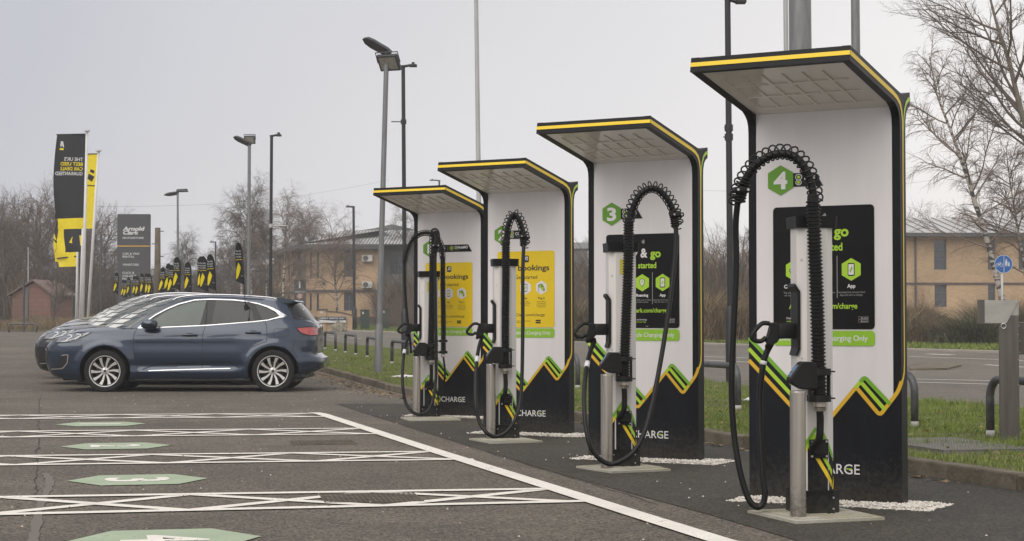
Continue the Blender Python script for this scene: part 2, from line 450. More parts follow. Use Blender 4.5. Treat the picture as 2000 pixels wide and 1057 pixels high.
# kerb as stones with joints, following the lot edge; rises 0.11 m
def kerb_run(name, fx, y0, y1, w=.125, h=.11, L=.915, m=kerbm, jitter=.006):
    rnd = random.Random(4); mb = MB(); y = y0
    while y < y1:
        ye = y+L*.955; a = Vector((fx(y), y, gz(y))); b = Vector((fx(ye), ye, gz(ye)))
        d = (b-a); Ln = d.length-.012; ang = math.atan2(d.y, d.x)
        M = Matrix.Translation(a+Vector((rnd.uniform(-jitter, jitter), 0, rnd.uniform(-jitter, jitter)))) @ Matrix.Rotation(ang, 4, 'Z')
        mb.box(0, -w, -.06, Ln, 0, h, 0, bev=.014, M=M)
        y = ye
    o = mb.build(name, m); return struct(o)
kerb_run('kerb', lambda y: kerbx(y)+.0, 6.5, 62)
# far end of the car park
mb = MB()
for i in range(30):
    x = -60+i*1.3; mb.box(x, 99.9, gz(100)-.05, x+1.28, 100.05, gz(100)+.12)
struct(mb.build('end_kerb', kerbm))

# traffic island and markings on the road
def world_quad_sheet(name, quads, dz, m, label=None, cat=None, group=None, parts=None):
    mb = MB()
    for q in quads:
        n = 6
        for i in range(n):
            t0, t1 = i/n, (i+1)/n
            A, B, Cc, D = [Vector(p) for p in q]      # A->B one long side, D->C the other
            p = [A.lerp(B, t0), A.lerp(B, t1), D.lerp(Cc, t1), D.lerp(Cc, t0)]
            mb.add([(v.x, v.y, gz(v.y)+dz) for v in p], [(0, 1, 2, 3)])
    o = mb.build(name, m); return o
def line_quad(a, b, w):
    a = Vector(a).to_2d(); b = Vector(b).to_2d(); d = (b-a).normalized(); n = Vector((-d.y, d.x))*w/2
    return [(a+n).to_3d(), (b+n).to_3d(), (b-n).to_3d(), (a-n).to_3d()]
def thin(o, h=.003):
    return o
rl = []
ys = ysamples(12, 99, 3)
for a, b in zip(ys, ys[1:]): rl.append(line_quad((roadl(a)+.04, a), (roadl(b)+.04, b), .12))
tag(world_quad_sheet('edge_line', rl, .009, whitep2), 'long white edge line along the near side of the road beside the grass verge', 'road marking')
def gpt(x, y): return gr(x, y)
ml = []
for (x0, y0, x1, y1, w) in ((1775, 697, 1952, 703, .14), (1955, 703, 2000, 706, .14), (1775, 741, 1960, 745, .12), (1775, 747, 1955, 752, .12), (1960, 745, 2040, 750, .12), (1925, 713, 2000, 718, .16), (1812, 692, 1862, 694, .3), (1376, 697, 1462, 700, .12), (1120, 668, 1148, 669, .12), (1376, 704, 1462, 708, .12)):
    ml.append(line_quad(gpt(x0, y0), gpt(x1, y1), w))
tag(world_quad_sheet('lane_line', ml, .010, whitep2), 'worn white lane lines and arrows painted across the wide road', 'road marking')
ml = [line_quad(gpt(640+i*44, 658+i*2.6), gpt(662+i*44, 659.3+i*2.6), .12) for i in range(5)]
tag(world_quad_sheet('centre_line', ml, .010, whitep2), 'dashed white centre line on the road beyond the hoop barriers', 'road marking')
isl = MB(); p = [gpt(1778, 712), gpt(1850, 711), gpt(1878, 716), (gpt(1850, 723)), gpt(1776, 724)]
isl.add([(v.x, v.y, gz(v.y)+.045) for v in p]+[(v.x, v.y, gz(v.y)-.02) for v in p], [(0, 1, 2, 3, 4)]+[(i, (i+1) % 5, 5+(i+1) % 5, 5+i) for i in range(5)])
tag(isl.build('traffic_island', kerbm), 'low weathered kerbed traffic island in the middle of the road', 'traffic island')

# ---------------------------------------------------------------- bay markings
diag = [(1.95, 6.6), (1.07, 9.66), (.72, 11.0), (.29, 12.67), (-.64, 16.24), (-1.35, 19.05), (-2.38, 23.12), (-2.52, 23.50)]
mb = MB()
q = [line_quad(diag[i], diag[i+1], .15) for i in range(len(diag)-1)]
tag(world_quad_sheet('bay_end_line', q, .0095, whitep), 'thick white diagonal line closing the ends of the charging bays', 'road marking')
HAT = {4: ((.35, 12.67), (-3.33, 12.05), (.49, 11.78), (-3.03, 10.96)), 3: ((-.63, 16.36), (-4.38, 15.80), (-.32, 15.42), (-4.1, 14.79)),
       2: ((-1.52, 20.02), (-5.40, 19.43), (-1.31, 19.00), (-5.1, 18.41)), 1: ((-2.42, 23.37), (-6.33, 22.86), (-2.24, 22.50), (-6.09, 21.98))}
HL = {4: 'nearest crossed white hatch strip between the charging bays', 3: 'crossed white hatch strip between the green 3 and 4 markings', 2: 'crossed white hatch strip between the green 2 and 3 markings', 1: 'farthest crossed white hatch strip beyond the green 1 marking'}
for k, (u0, u1, l0, l1) in HAT.items():
    u0, u1, l0, l1 = [Vector(v) for v in (u0, u1, l0, l1)]
    du = (u1-u0).normalized(); dl = (l1-l0).normalized(); Lh = 7.2
    qs = [line_quad(u0, u0+du*Lh, .125), line_quad(l0, l0+dl*Lh, .125)]
    n = 6; zig = []
    for i in range(n):
        a, b = .12+Lh/n*i, .12+Lh/n*(i+1)
        zig.append(line_quad(u0+du*a, l0+dl*b, .115)); zig.append(line_quad(l0+dl*a, u0+du*b, .115))
    root = thing('bay_hatching', HL[k], 'road marking', (0, 0, 0), 0, 'white hatched strips between the bays')
    for q_ in qs: o = world_quad_sheet('border_line', [q_], .0075, whitep); o.parent = root
    for i_, q_ in enumerate(zig): o = world_quad_sheet('crossed_line', [q_], .0055+.001*(i_ % 2), whitep); o.parent = root
hexc = {4: (-1.82, 9.72), 3: (-2.71, 13.41), 2: (-3.665, 17.12), 1: (-4.64, 20.87)}
for k, (cx, cy) in hexc.items():
    root = thing('bay_number_marking', {4: 'green hexagon painted on the asphalt with a white 4, nearest of the bay numbers', 3: 'green hexagon painted on the asphalt with a white 3', 2: 'green hexagon painted on the asphalt with a white 2', 1: 'green hexagon painted on the asphalt with a white 1, farthest of the bay numbers'}[k], 'bay marking', (cx, cy, 0), R(13), 'green bay number hexagons')
    mb = MB(); hp = [(-.50, 0), (-.27, -.44), (.27, -.44), (.50, 0), (.27, .44), (-.27, .44)]
    mb.add([(x, y, .0055) for x, y in hp], [tuple(range(6))]); mb.build('hexagon', greenp, root)
    mb = MB(); M = Matrix.Rotation(R(-90), 4, 'Z') @ Matrix(((1, 0, 0, 0), (0, 0, 1, 0), (0, 1, 0, 0), (0, 0, 0, 1)))
    # text lies in x,z -> x,y on the ground, its top pointing right
    text(mb, str(k), -.17 if k != 1 else -.06, .17 if k != 1 else .06, -.22, .22, .0075, 0, .02, M=M)
    mb.build('digit', whitep, root)

# repair smear of tack coat (pale worn curved stain) and drain covers
scar = paint_worn('worn_scar', (.26, .235, .21), (.14, .12, .10), .33, 22)
mb = MB(); pts = [(60, 1075), (66, 1050), (72, 1020), (80, 985), (92, 960), (97, 940), (88, 925)]
P = [gr(*p) for p in pts]
vs = []
P = smooth_path(P, 8); rnd = random.Random(2)
for i, p in enumerate(P): w_ = rnd.uniform(.018, .036); vs += [(p.x-w_, p.y, .0048), (p.x+w_, p.y, .0048)]
mb.add(vs, [(2*i, 2*i+1, 2*i+3, 2*i+2) for i in range(len(P)-1)])
struct(mb.build('asphalt_scar', scar))
crk = pm('crack_dark', (.035, .03, .026), .95); mb = MB(); rnd = random.Random(6)
for a, b, w_ in (((78, 778), (72, 900), .012), ((72, 900), (70, 1010), .008), ((0, 882), (85, 884), .008), ((0, 915), (92, 913), .008), ((905, 870), (1290, 988), .008), ((560, 760), (640, 745), .006)):
    A, B = gr(*a), gr(*b); n_ = 24; pts_ = [A.lerp(B, i/n_)+Vector((rnd.uniform(-.018, .018), rnd.uniform(-.018, .018), 0)) for i in range(n_+1)]
    for p, q in zip(pts_, pts_[1:]):
        qd = line_quad(p, q, w_*rnd.uniform(.5, 1.2)); mb.add([(v.x, v.y, gz(v.y)+.0046) for v in qd], [(0, 1, 2, 3)])
struct(mb.build('asphalt_crack', crk))
castiron = pm('cast_iron', (.105, .088, .068), .8, metal=.1, var=.35, scale=9, bump=.004, bscale=60)
def drain(name, label, cx, cy, w, d, rz, z=.012, cell=.032, mat_=castiron):
    root = thing(name, label, 'drain cover', (cx, cy, gz(cy)), rz)
    mb = MB(); mb.box(-w/2, -d/2, -.01, w/2, d/2, z-.004); mb.build('cover', mat_, root)
    mb = MB(); nx = int(w/cell); ny = int(d/cell)
    for i in range(nx+1): x = -w/2+i*w/nx; mb.box(x-.006, -d/2, z-.0035, x+.006, d/2, z+.003)
    mb.build('raised_grid', mat_, root)
    mb = MB()
    for j in range(ny+1): y = -d/2+j*d/ny; mb.box(-w/2-.006, y-.006, z-.0032, w/2+.006, y+.006, z+.0035)
    mb.build('raised_bar', mat_, root)
drain('drain_cover', 'square patterned iron cover inside the nearest hatched strip', -.92, 12.02, .62, .62, R(9.5), .004)
drain('drain_cover', 'dark iron cover in the bay between the 2 and 3 hatchings', -1.80, 17.62, .6, .6, R(9.5), .002)
galv = pm('galvanised_grate', (.22, .21, .19), .55, metal=.5, var=.15, scale=15)
drain('grass_grate', 'rectangular steel grid cover set in the grass behind charging station 4', 3.72, 15.75, .86, 1.5, R(14), .115, .05, galv)

# ---------------------------------------------------------------- grass blades on the verge
def grass(name, region, n, seed, h0, h1, w, mats, zf):
    rs = np.random.RandomState(seed); x, y = region(rs, n)
    n = len(x); h = rs.uniform(h0, h1, n); a = rs.uniform(0, 2*PI, n); lx = rs.normal(0, .45, n)*h; ly = rs.normal(0, .45, n)*h
    dx = np.cos(a)*w; dy = np.sin(a)*w; z = zf(y)
    V = np.zeros((n*3, 3)); V[0::3] = np.stack([x-dx, y-dy, z], 1); V[1::3] = np.stack([x+dx, y+dy, z], 1); V[2::3] = np.stack([x+lx, y+ly, z+h], 1)
    me = bpy.data.meshes.new(name); me.vertices.add(n*3); me.vertices.foreach_set('co', V.ravel())
    me.loops.add(n*3); me.loops.foreach_set('vertex_index', np.arange(n*3)); me.polygons.add(n); me.polygons.foreach_set('loop_start', np.arange(0, n*3, 3)); me.polygons.foreach_set('loop_total', np.full(n, 3))
    for m in mats: me.materials.append(m)
    me.polygons.foreach_set('material_index', rs.choice(len(mats), n, p=[.55, .35, .1][:len(mats)] if len(mats) == 3 else None))
    me.update(); me.validate()
    o = bpy.data.objects.new(name, me); C.objects.link(o); return o
gz_v = np.vectorize(gz)
g1 = pm('grass_blade_green', (.135, .195, .024), .7, scale=1.5, col2=(.085, .13, .018))
g2 = pm('grass_blade_light', (.20, .255, .035), .7, scale=1.5, col2=(.145, .20, .025))
g3 = pm('grass_blade_straw', (.36, .33, .13), .8, scale=1.5, col2=(.22, .22, .06))
kx_v = np.vectorize(kerbx); rl_v = np.vectorize(roadl); rr_v = np.vectorize(roadr)
def reg_verge(rs, n):
    u = rs.uniform(0, 1, n); y = 11.5*(62/11.5)**u; t = rs.uniform(0, 1, n)
    a = kx_v(y)+.05; b = rl_v(y)-.42; x = a+(b-a)*t
    m = np.sin(x*2.1+np.sin(y*1.3)*1.7)*np.cos(y*1.9+np.sin(x*1.7)*1.4)+.5*np.sin(x*5.3+y*4.1); k = (m > -.75) | (rs.uniform(0, 1, n) < .35); edge = (t > .02) | (rs.uniform(0, 1, n) < .4)
    k &= edge; return x[k], y[k]
tag(grass('grass', reg_verge, 260000, 1, .02, .055, .004, [g1, g2, g3], lambda y: gz_v(y)+.08), 'short green grass covering the verge behind the chargers', 'grass', kind='stuff')
def reg_tuft(rs, n):
    c = 420; cy = 11.5*(50/11.5)**rs.uniform(0, 1, c); t = rs.uniform(0, 1, c)**.6; a = kx_v(cy)+.1; b = rl_v(cy)-.45; cx = a+(b-a)*t
    i = rs.randint(0, c, n); s = rs.uniform(.03, .12, c)[i]; return cx[i]+rs.normal(0, 1, n)*s, cy[i]+rs.normal(0, 1, n)*s
tag(grass('grass_tufts', reg_tuft, 26000, 2, .05, .12, .004, [g1, g2, g3], lambda y: gz_v(y)+.08), 'taller tufts of grass scattered over the verge', 'grass', kind='stuff')
def reg_far(rs, n):
    y = rs.uniform(45, 125, n); a = rr_v(y)+1.0; return a+rs.uniform(0, 9, n), y
tag(grass('far_grass', reg_far, 60000, 3, .06, .16, .02, [g1, g2, g3], lambda y: gz_v(y)+.05), 'grass on the verge across the road', 'grass', kind='stuff')
# ================================================================= charging stations
SW = Matrix(((0, 1, 0, 0), (1, 0, 0, 0), (0, 0, 1, 0), (0, 0, 0, 1)))      # swaps x and y: (d-profile) -> side plate
frame_m = pm('frame_black', (.008, .0085, .010), .42, var=.15, scale=3, spec=.2)
white_m = pm('panel_white', (.72, .69, .68), .30, var=.035, scale=1.6, coat=.1, stretch=(5, 5, .7), detail=8)
dark_m = pm('panel_anthracite', (.0065, .0078, .0105), .48, var=.35, scale=3, spec=.2, stretch=(4, 4, 1), detail=8)
soff_m = pm('soffit_white', (.74, .71, .66), .12, var=.04, scale=2, spec=.6)
yel = pm('vinyl_yellow', (.80, .56, .015), .4, var=.04)
amber = pm('vinyl_amber', (.68, .41, .02), .4, var=.06)
lime = pm('vinyl_lime', (.40, .60, .03), .4, var=.04)
green = pm('vinyl_green', (.17, .40, .02), .4, var=.05)
hexg = pm('hex_green', (.11, .29, .01), .4, var=.04)
barg = pm('bar_green', (.26, .50, .02), .4, var=.04)
scr_b = pm('poster_black', (.006, .0055, .006), .4, var=.1, spec=.2)
scr_y = pm('poster_yellow', (.78, .55, .005), .35, var=.02)
txw = pm('text_white', (.72, .70, .69), .45, var=.02)
txg = pm('text_green', (.38, .62, .03), .45, var=.02)
txk = pm('text_black', (.02, .02, .02), .45, var=.02)
greyt = pm('text_grey', (.34, .33, .33), .5, var=.02)

for q_, h_, a_ in ((dark_m, .42, .38), (frame_m, .40, .38)): splashed(q_, h_, amt=a_)
BASE = {4: (1.980, 11.734), 3: (1.087, 15.377), 2: (.141, 19.012), 1: (-.772, 22.531)}
YAW = R(-30.906); HW = .5115; IW = .4586
zu = lambda d: 2.672+(d-.8745)*.2115

def icon_phone(mb, cx, cz, s, mout, min_, mbolt, y):
    poly_flat(mb, rrect(cx-.33*s, cz-.6*s, cx+.33*s, cz+.6*s, .1*s), y, mout)
    poly_flat(mb, rrect(cx-.26*s, cz-.5*s, cx+.26*s, cz+.5*s, .04*s), y-.0008, min_)
    poly_flat(mb, [(cx+.05*s, cz+.3*s), (cx-.16*s, cz-.04*s), (cx-.01*s, cz-.04*s), (cx-.06*s, cz-.3*s), (cx+.16*s, cz+.06*s), (cx+.01*s, cz+.06*s)], y-.0016, mbolt)
def icon_pin(mb, cx, cz, s, m1, m2, m3, y):
    p = []
    for i in range(15):
        a = R(-35+250*i/14); p.append((cx+.36*s*math.cos(a), cz+.15*s+.36*s*math.sin(a)))
    p.append((cx, cz-.6*s)); poly_flat(mb, p, y, m1)
    q = [(cx+(x-cx)*.84, cz+.1*s+(z-cz-.1*s)*.84) for x, z in p]; poly_flat(mb, q, y-.0008, m2)
    poly_flat(mb, [(cx+.15*s*math.cos(2*PI*i/12), cz+.15*s+.15*s*math.sin(2*PI*i/12)) for i in range(12)], y-.0016, m3)
def icon_card(mb, cx, cz, s, m1, m2, y):
    c, sn = math.cos(.5), math.sin(.5)
    r_ = lambda pts: [(cx+x*c-z*sn, cz+x*sn+z*c) for x, z in pts]
    poly_flat(mb, r_(rrect(-.5*s, -.33*s, .5*s, .33*s, .06*s)), y, m1)
    poly_flat(mb, r_(rrect(-.44*s, -.27*s, .44*s, .27*s, .05*s)), y-.0008, m2)
    poly_flat(mb, r_([(-.44*s, .05*s), (.44*s, .05*s), (.44*s, .15*s), (-.44*s, .15*s)]), y-.0016, m1)
def icon_plug(mb, cx, cz, s, m1, m2, y):
    p = [(-.5, .45), (.05, .62), (.3, .42), (.5, .05), (.42, -.2), (.62, -.45), (.35, -.55), (.15, -.3), (-.1, -.1), (-.42, .1)]
    flat = [(cx+a*s, cz+b*s) for a, b in p]
    poly_flat(mb, flat, y, m1)
    poly_flat(mb, [(cx+.02*s+(x-cx)*.82, cz+.01*s+(z-cz)*.82) for x, z in flat], y-.0008, m2)
    poly_flat(mb, [(cx+.1*s, cz+.4*s), (cx+.28*s, cz+.15*s), (cx+.14*s, cz+.02*s), (cx-.06*s, cz+.25*s)], y-.0016, m1)
    flat_ribbon(mb, [(cx-.5*s, cz+.5*s), (cx-.5*s, cz-.6*s)], .05*s, y-.0008, m1)
def arcs(mb, cx, cz, s, y, m):
    for i, r_ in enumerate((.25, .5, .78, 1.05)):
        pts = [(cx-.5*s+r_*s*math.cos(R(a)), cz+r_*s*math.sin(R(a))) for a in range(-42, 43, 12)]
        flat_ribbon(mb, pts, .10*s, y, m)
def smalltext(mb, lines, cx, z, h, lead, y, m, align='c', ref=None):
    for i, t in enumerate(lines):
        w = text_w(t, h)*.97
        x0 = cx-w/2 if align == 'c' else cx
        text(mb, t, x0, x0+w, z-i*lead, z-i*lead+h, y, m, .0)

def make_totem(k):
    bx, by = BASE[k]
    lab = {4: 'charging station 4, nearest white and black totem with black poster and green 4 hexagon', 3: 'charging station 3, white and black totem with black poster and green 3 hexagon',
           2: 'charging station 2, white and black totem with yellow poster and green 2 hexagon', 1: 'charging station 1, farthest white and black totem with yellow poster and wide black name strip'}[k]
    T = thing('charging_totem', lab, 'charging station', (bx, by, 0), YAW, 'canopied charging totems')
    prof = [(0, 0), (0, 2.37), (.006, 2.42), (.022, 2.455), (.052, 2.482), (.10, zu(.10)), (.8745, 2.672), (.857, 2.758), (-.046, 2.567), (-.1916, 2.597), (-.190, 2.509), (-.150, 2.490), (-.122, 2.46), (-.106, 2.41), (-.102, 2.35), (-.110, 0)]
    prof = [(-d, z) for d, z in prof]
    for s in (-1, 1):
        mb = MB(); a, b = (IW, HW) if s > 0 else (-HW, -IW)
        mb.prism(prof, a, b, 0, M=SW); mb.build('side_frame', frame_m, T)
    # stripes on the outer sides
    for s in (-1, 1):
        mb = MB(); x = s*(HW+.002)
        main = [(.866, 2.7165), (.12, 2.5585), (.05, 2.537), (.0, 2.508), (-.030, 2.463), (-.043, 2.405), (-.047, 2.33), (-.052, .90), (-.046, .83), (-.028, .795), (0.002, .768)]
        wd = [.029]*3+[.026, .022, .019, .018, .020, .022, .026, .026]
        flat_ribbon(mb, [(-d, z) for d, z in main], wd, x, 0)
        flat_ribbon(mb, [(-d, z) for d, z in [(-.191, 2.556), (-.150, 2.545), (-.112, 2.520), (-.083, 2.475), (-.066, 2.42), (-.058, 2.34), (-.0575, 2.15)]], [.026, .026, .024, .02, .016, .010, .003], x+s*.0008, 1)
        mb.build('side_stripe', [yel, lime], T, xf=SW)
    # nub beam at the back, fascia at the front
    mb = MB(); mb.prism([(.046, 2.566), (.1905, 2.596), (.189, 2.510), (.12, 2.47), (.06, 2.47)], -IW+.0005, IW-.0005, 0, M=SW); mb.build('rear_beam', frame_m, T)
    mb = MB(); fp = [(.8775, 2.671), (.860, 2.759), (.825, 2.752), (.842, 2.664)]
    mb.prism([(-d, z) for d, z in fp], -IW+.0005, IW-.0005, 0, M=SW)
    for s in (-1, 1):
        a, b = (IW+.0005, HW+.0015) if s > 0 else (-HW-.0015, -IW-.0005)
        mb.prism([(-.8792, 2.670), (-.8612, 2.7605), (-.8585, 2.7605), (-.8765, 2.670)], a, b, 0, M=SW)
    mb.build('fascia', frame_m, T)
    mb = MB(); q = lambda t, o: (-(.8785+(.8605-.8785)*t)-o, 2.671+(2.760-2.671)*t)
    a, b = q(.37, .003), q(.66, .003)
    mb.add([(-HW-.002, a[0], a[1]), (HW+.002, a[0], a[1]), (HW+.002, b[0], b[1]), (-HW-.002, b[0], b[1])], [(0, 1, 2, 3)])
    mb.build('fascia_stripe', yel, T)
    # roof sheet and soffit with recessed cells
    mb = MB(); mb.prism([(-.824, 2.7485), (.044, 2.5655), (.044, 2.5485), (-.824, 2.7315)], -IW+.001, IW-.001, 0, M=SW); mb.build('roof_sheet', frame_m, T)
    sl = math.atan(.2115); Ms = Matrix.Translation((0, 0, zu(0)+.006)) @ Matrix.Rotation(-sl, 4, 'X')   # local -y runs up the slope to the front
    Ls = .842/math.cos(sl)
    mb = MB(); mb.box(-IW+.001, -Ls, .0105, IW-.001, .03, .019, 0, M=Ms); mb.build('soffit', soff_m, T)
    mb = MB(); nx, ny = 6, 3; ux0, ux1, v0, v1, g = -.375, .385, -.735, -.115, .019
    cw = (ux1-ux0+g)/nx; ch = (v1-v0+g)/ny
    mb.box(-IW+.001, -Ls, 0, ux0, .03, .0100, 0, M=Ms); mb.box(ux1, -Ls, 0, IW-.001, .03, .0100, 0, M=Ms)
    mb.box(ux0+.0001, -Ls, 0, ux1-.0001, v0, .0100, 0, M=Ms); mb.box(ux0+.0001, v1, 0, ux1-.0001, .03, .0100, 0, M=Ms)
    for i in range(1, nx): x = ux0+i*cw-g; mb.box(x, v0+.0001, 0, x+g, v1-.0001, .0099, 0, M=Ms)
    for j in range(1, ny):
        y = v0+j*ch-g
        for i in range(nx): mb.box(ux0+i*cw+.0001, y, 0, ux0+i*cw+cw-g-.0001, y+g, .0098, 0, M=Ms)
    mb.build('soffit_grid', soff_m, T)
    # white body, anthracite lower front
    mb = MB(); mb.box(-IW+.0005, .002, .005, IW-.0005, .098, 2.492, 0); mb.build('body_panel', white_m, T)
    yb = .0004
    corner1 = (-.046, .425); apex = (.262, .790); corner2 = (.372, .548); top2 = (HW+.001, .752)
    mb = MB()
    low = [(-HW-.001, 0), (HW+.001, 0), (HW+.001, .745), (.372, .560), (.215, .735), (-.046, .440), (-HW-.001, .905)]
    poly_flat(mb, low, -.0012, 0)
    # black fill between the stripes
    poly_flat(mb, [(-HW-.001, .90), (-.046, .44), (.02, .515), (-HW-.001, 1.045)], -.0014, 0)
    poly_flat(mb, [(.200, .725), (.372, .555), (.434, .632), (.27, .782)], -.0014, 0)
    mb.build('lower_front', dark_m, T)
    mb = MB(); w = .025; y1 = -.0026
    for nm, offs in (('a', 0),):
        # yellow zigzag line, then lime and green branches
        zz = round_corners([(-HW-.001, .897), (-.046, .432), (.214, .732)], .03)
        flat_ribbon(mb, zz, w, y1, 1)
        zz = round_corners([(.205, .722), (.214, .732), (.372, .560), (HW+.0015, .762)], .028)
        flat_ribbon(mb, round_corners([(.196, .711), (.2165, .735), (.372, .561), (.49, .712), (HW+.002, .775)], .028), w, y1-.0008, 1)
        flat_ribbon(mb, [(-HW-.001, .971), (-.008, .468)], w, y1-.0004, 2)
        flat_ribbon(mb, round_corners([(.214, .732), (.2465, .770), (.405, .597)], .02), w, y1-.0014, 2)
        flat_ribbon(mb, [(-HW-.001, 1.045), (.028, .506)], w, y1-.0004, 3)
        flat_ribbon(mb, round_corners([(.2445, .768), (.272, .800), (.438, .633)], .026), w, y1-.0020, 3)
    mb.build('mountain_stripe', [yel, amber, lime, green], T)
    # CHARGE lettering with its small emblem
    mb = MB(); text(mb, 'CHARGE', -.107, .238, .187, .248, -.0032, 0, .005)
    for i in range(3): poly_flat(mb, [(.150+i*.013, .214), (.159+i*.013, .214), (.159+i*.013, .224), (.150+i*.013, .224)], -.0042, 1)
    flat_ribbon(mb, [(-.128-.012*math.sin(R(a)) if 0 else -.140+.020*math.cos(R(a)), .217+.034*math.sin(R(a))) for a in range(-80, 81, 20)], .009, -.0034, 1)
    flat_ribbon(mb, [(-.150-.020*math.cos(R(a)), .217+.034*math.sin(R(a))) for a in range(-80, 81, 20)], .009, -.0034, 2)
    mb.build('lettering', [txw, lime, yel], T)
    # number hexagon and name strip
    mb = MB(); poly_flat(mb, hexagon(-.287, 2.058, .098, .087), -.0030, 0); mb.build('number_hexagon', hexg, T)
    mb = MB(); 
    sx = {'4': (-.335, -.240), '3': (-.330, -.243), '2': (-.330, -.245), '1': (-.312, -.262)}[str(k)]
    text(mb, str(k), sx[0], sx[1], 2.005, 2.112, -.0040, 0, .035); mb.build('number', txw, T)
    mb = MB(); xr = .335 if k == 1 else .004
    poly_flat(mb, round_corners([(-.215, 2.013), (xr, 2.013), (xr-.055, 2.101), (-.215, 2.101)], .0), -.0020, 0)
    mb.build('name_strip', frame_m, T)
    mb = MB(); c = (-.158, 2.072)
    for cz, r_ in ((2.074, .0185), (2.040, .0165)):
        flat_ribbon(mb, [(-.163+r_*1.15*math.cos(2*PI*i/14), cz+r_*math.sin(2*PI*i/14)) for i in range(14)], .0045, -.0030, 0, closed=True)
        poly_flat(mb, [(-.163+.011*math.cos(2*PI*i/10), cz+.010*math.sin(2*PI*i/10)) for i in range(10)], -.0030, 1)
    text(mb, 'CCS', -.125, -.050, 2.052, 2.082, -.0030, 0, .03)
    text(mb, 'Connector', -.120, -.058, 2.030, 2.041, -.0030, 2)
    if k == 1:
        flat_ribbon(mb, [(-.012, 2.03), (-.012, 2.085)], .004, -.0030, 2)
        flat_ribbon(mb, [(.042+.026*math.cos(2*PI*i/16), 2.060+.026*math.sin(2*PI*i/16)) for i in range(16)], .0055, -.0030, 1, closed=True)
        poly_flat(mb, [(.042+.013*math.cos(2*PI*i/10), 2.060+.013*math.sin(2*PI*i/10)) for i in range(10)], -.0030, 1)
        text(mb, 'CHAdeMO', .084, .276, 2.052, 2.084, -.0030, 0, .03); text(mb, 'Connector', .084, .150, 2.032, 2.042, -.0030, 1)
    mb.build('strip_lettering', [txw, lime, greyt], T)
    # poster
    blk = k in (3, 4); x0, x1 = -.340, .341
    mb = MB(); mb.prism(rrect(x0, 1.0986, x1, 1.8836, .026), -.0030, -.0005); P_ = mb.build('poster', scr_b if blk else scr_y, T)
    mb = MB(); y = -.0040
    if blk:
        mats = [txw, txg, greyt, scr_b, yel]
        arcs(mb, .006, 1.818, .026, y, 0)
        text(mb, 'Pay', -.215, -.040, 1.683, 1.762, y, 0, .03); text(mb, '&', -.015, .050, 1.688, 1.762, y, 0, .03, ref='&')
        text(mb, 'go', .074, .173, 1.688, 1.734, y, 1, .035, ref='o')
        text(mb, 'Get', -.135, -.055, 1.598, 1.646, y, 1, .025); text(mb, 'started', -.038, .131, 1.598, 1.646, y, 1, .025)
        for i, cx in enumerate((-.189, 0, .189)):
            poly_flat(mb, hexagon(cx, 1.476, .072, .063), y, 1)
            if i == 2: icon_phone(mb, cx, 1.476, .068, 3, 0, 1, y-.001)
            if i == 1: icon_pin(mb, cx, 1.476, .068, 3, 0, 1, y-.001)
            if i == 0: icon_card(mb, cx, 1.476, .072, 3, 0, y-.001)
        for cx in (-.095, .095): flat_ribbon(mb, [(cx, 1.297), (cx, 1.563)], .004, y, 2)
        for t, cx in (('Contactless', -.189), ('Roaming', 0), ('App', .189)):
            w = text_w(t, .024, .03)*.95; text(mb, t, cx-w/2, cx+w/2, 1.361, 1.384, y, 0, .03)
        smalltext(mb, ['Tap your phone or card', 'on contactless reader.'], -.189, 1.327, .0115, .017, y, 2)
        smalltext(mb, ['Use RFID card or follow', 'provider process.'], 0, 1.327, .0115, .017, y, 2)
        smalltext(mb, ['Download the Arnold Clark', 'App and start a charge.'], .189, 1.327, .0115, .017, y, 2)
        text(mb, 'ArnoldClark.com/charge', -.232, .228, 1.229, 1.264, y, 1, .02)
        smalltext(mb, ['Discover preferential rates and bookings'], -.249, 1.163, .0125, .02, y, 0, 'l')
        smalltext(mb, ['network through the Arnold Clark App'], -.249, 1.144, .0125, .02, y, 1, 'l')
        smalltext(mb, ['1448'], .03, 1.108, .010, .02, y, 2, 'l')
        for z in (1.162, 1.142):
            flat_ribbon(mb, rrect(.235, z, .300, z+.016, .003, 2), .0015, y, 2, closed=True); smalltext(mb, ['App store'], .250, z+.004, .008, .02, y, 0, 'l')
    else:
        mats = [scr_y, txk, greyt, txw, lime]
        poly_flat(mb, rrect(-.028, 1.768, .040, 1.838, .012), y, 1)
        flat_ribbon(mb, [(-.012, 1.786), (.004, 1.822), (.024, 1.822), (.020, 1.786)], .009, y-.001, 3); flat_ribbon(mb, [(.000, 1.800), (.020, 1.800)], .007, y-.001, 3)
        text(mb, 'App', -.245, -.118, 1.684, 1.742, y, 1, .022); text(mb, 'bookings', -.090, .283, 1.684, 1.742, y, 1, .022)
        text(mb, 'Get started', -.125, .140, 1.598, 1.634, y, 1, .006)
        for i, cx in enumerate((-.189, 0, .189)):
            poly_flat(mb, hexagon(cx, 1.506, .072, .063), y, 3)
            if i == 1: icon_phone(mb, cx, 1.506, .066, 1, 3, 4, y-.001)
            if i == 2: icon_plug(mb, cx, 1.506, .066, 1, 4, y-.001)
            if i == 0: icon_pin(mb, cx, 1.506, .066, 1, 3, 4, y-.001)
        for t, cx in (('Reserve', -.189), ('Pay', 0), ('Plug in', .189)):
            w = text_w(t, .022)*1.0; text(mb, t, cx-w/2, cx+w/2, 1.389, 1.411, y, 1, .01)
        smalltext(mb, ['Find a charger', 'in the app and book', 'your time slot'], -.189, 1.358, .0105, .018, y, 1)
        smalltext(mb, ['Pay for charged', 'in the app and follow', 'the instructions'], 0, 1.358, .0105, .018, y, 1)
        smalltext(mb, ['Plug the cable into', 'your vehicle and', 'the charge will start', 'in a few seconds'], .189, 1.358, .0105, .018, y, 1)
        text(mb, 'ArnoldClark.com/charge', -.255, .228, 1.213, 1.244, y, 1, .004)
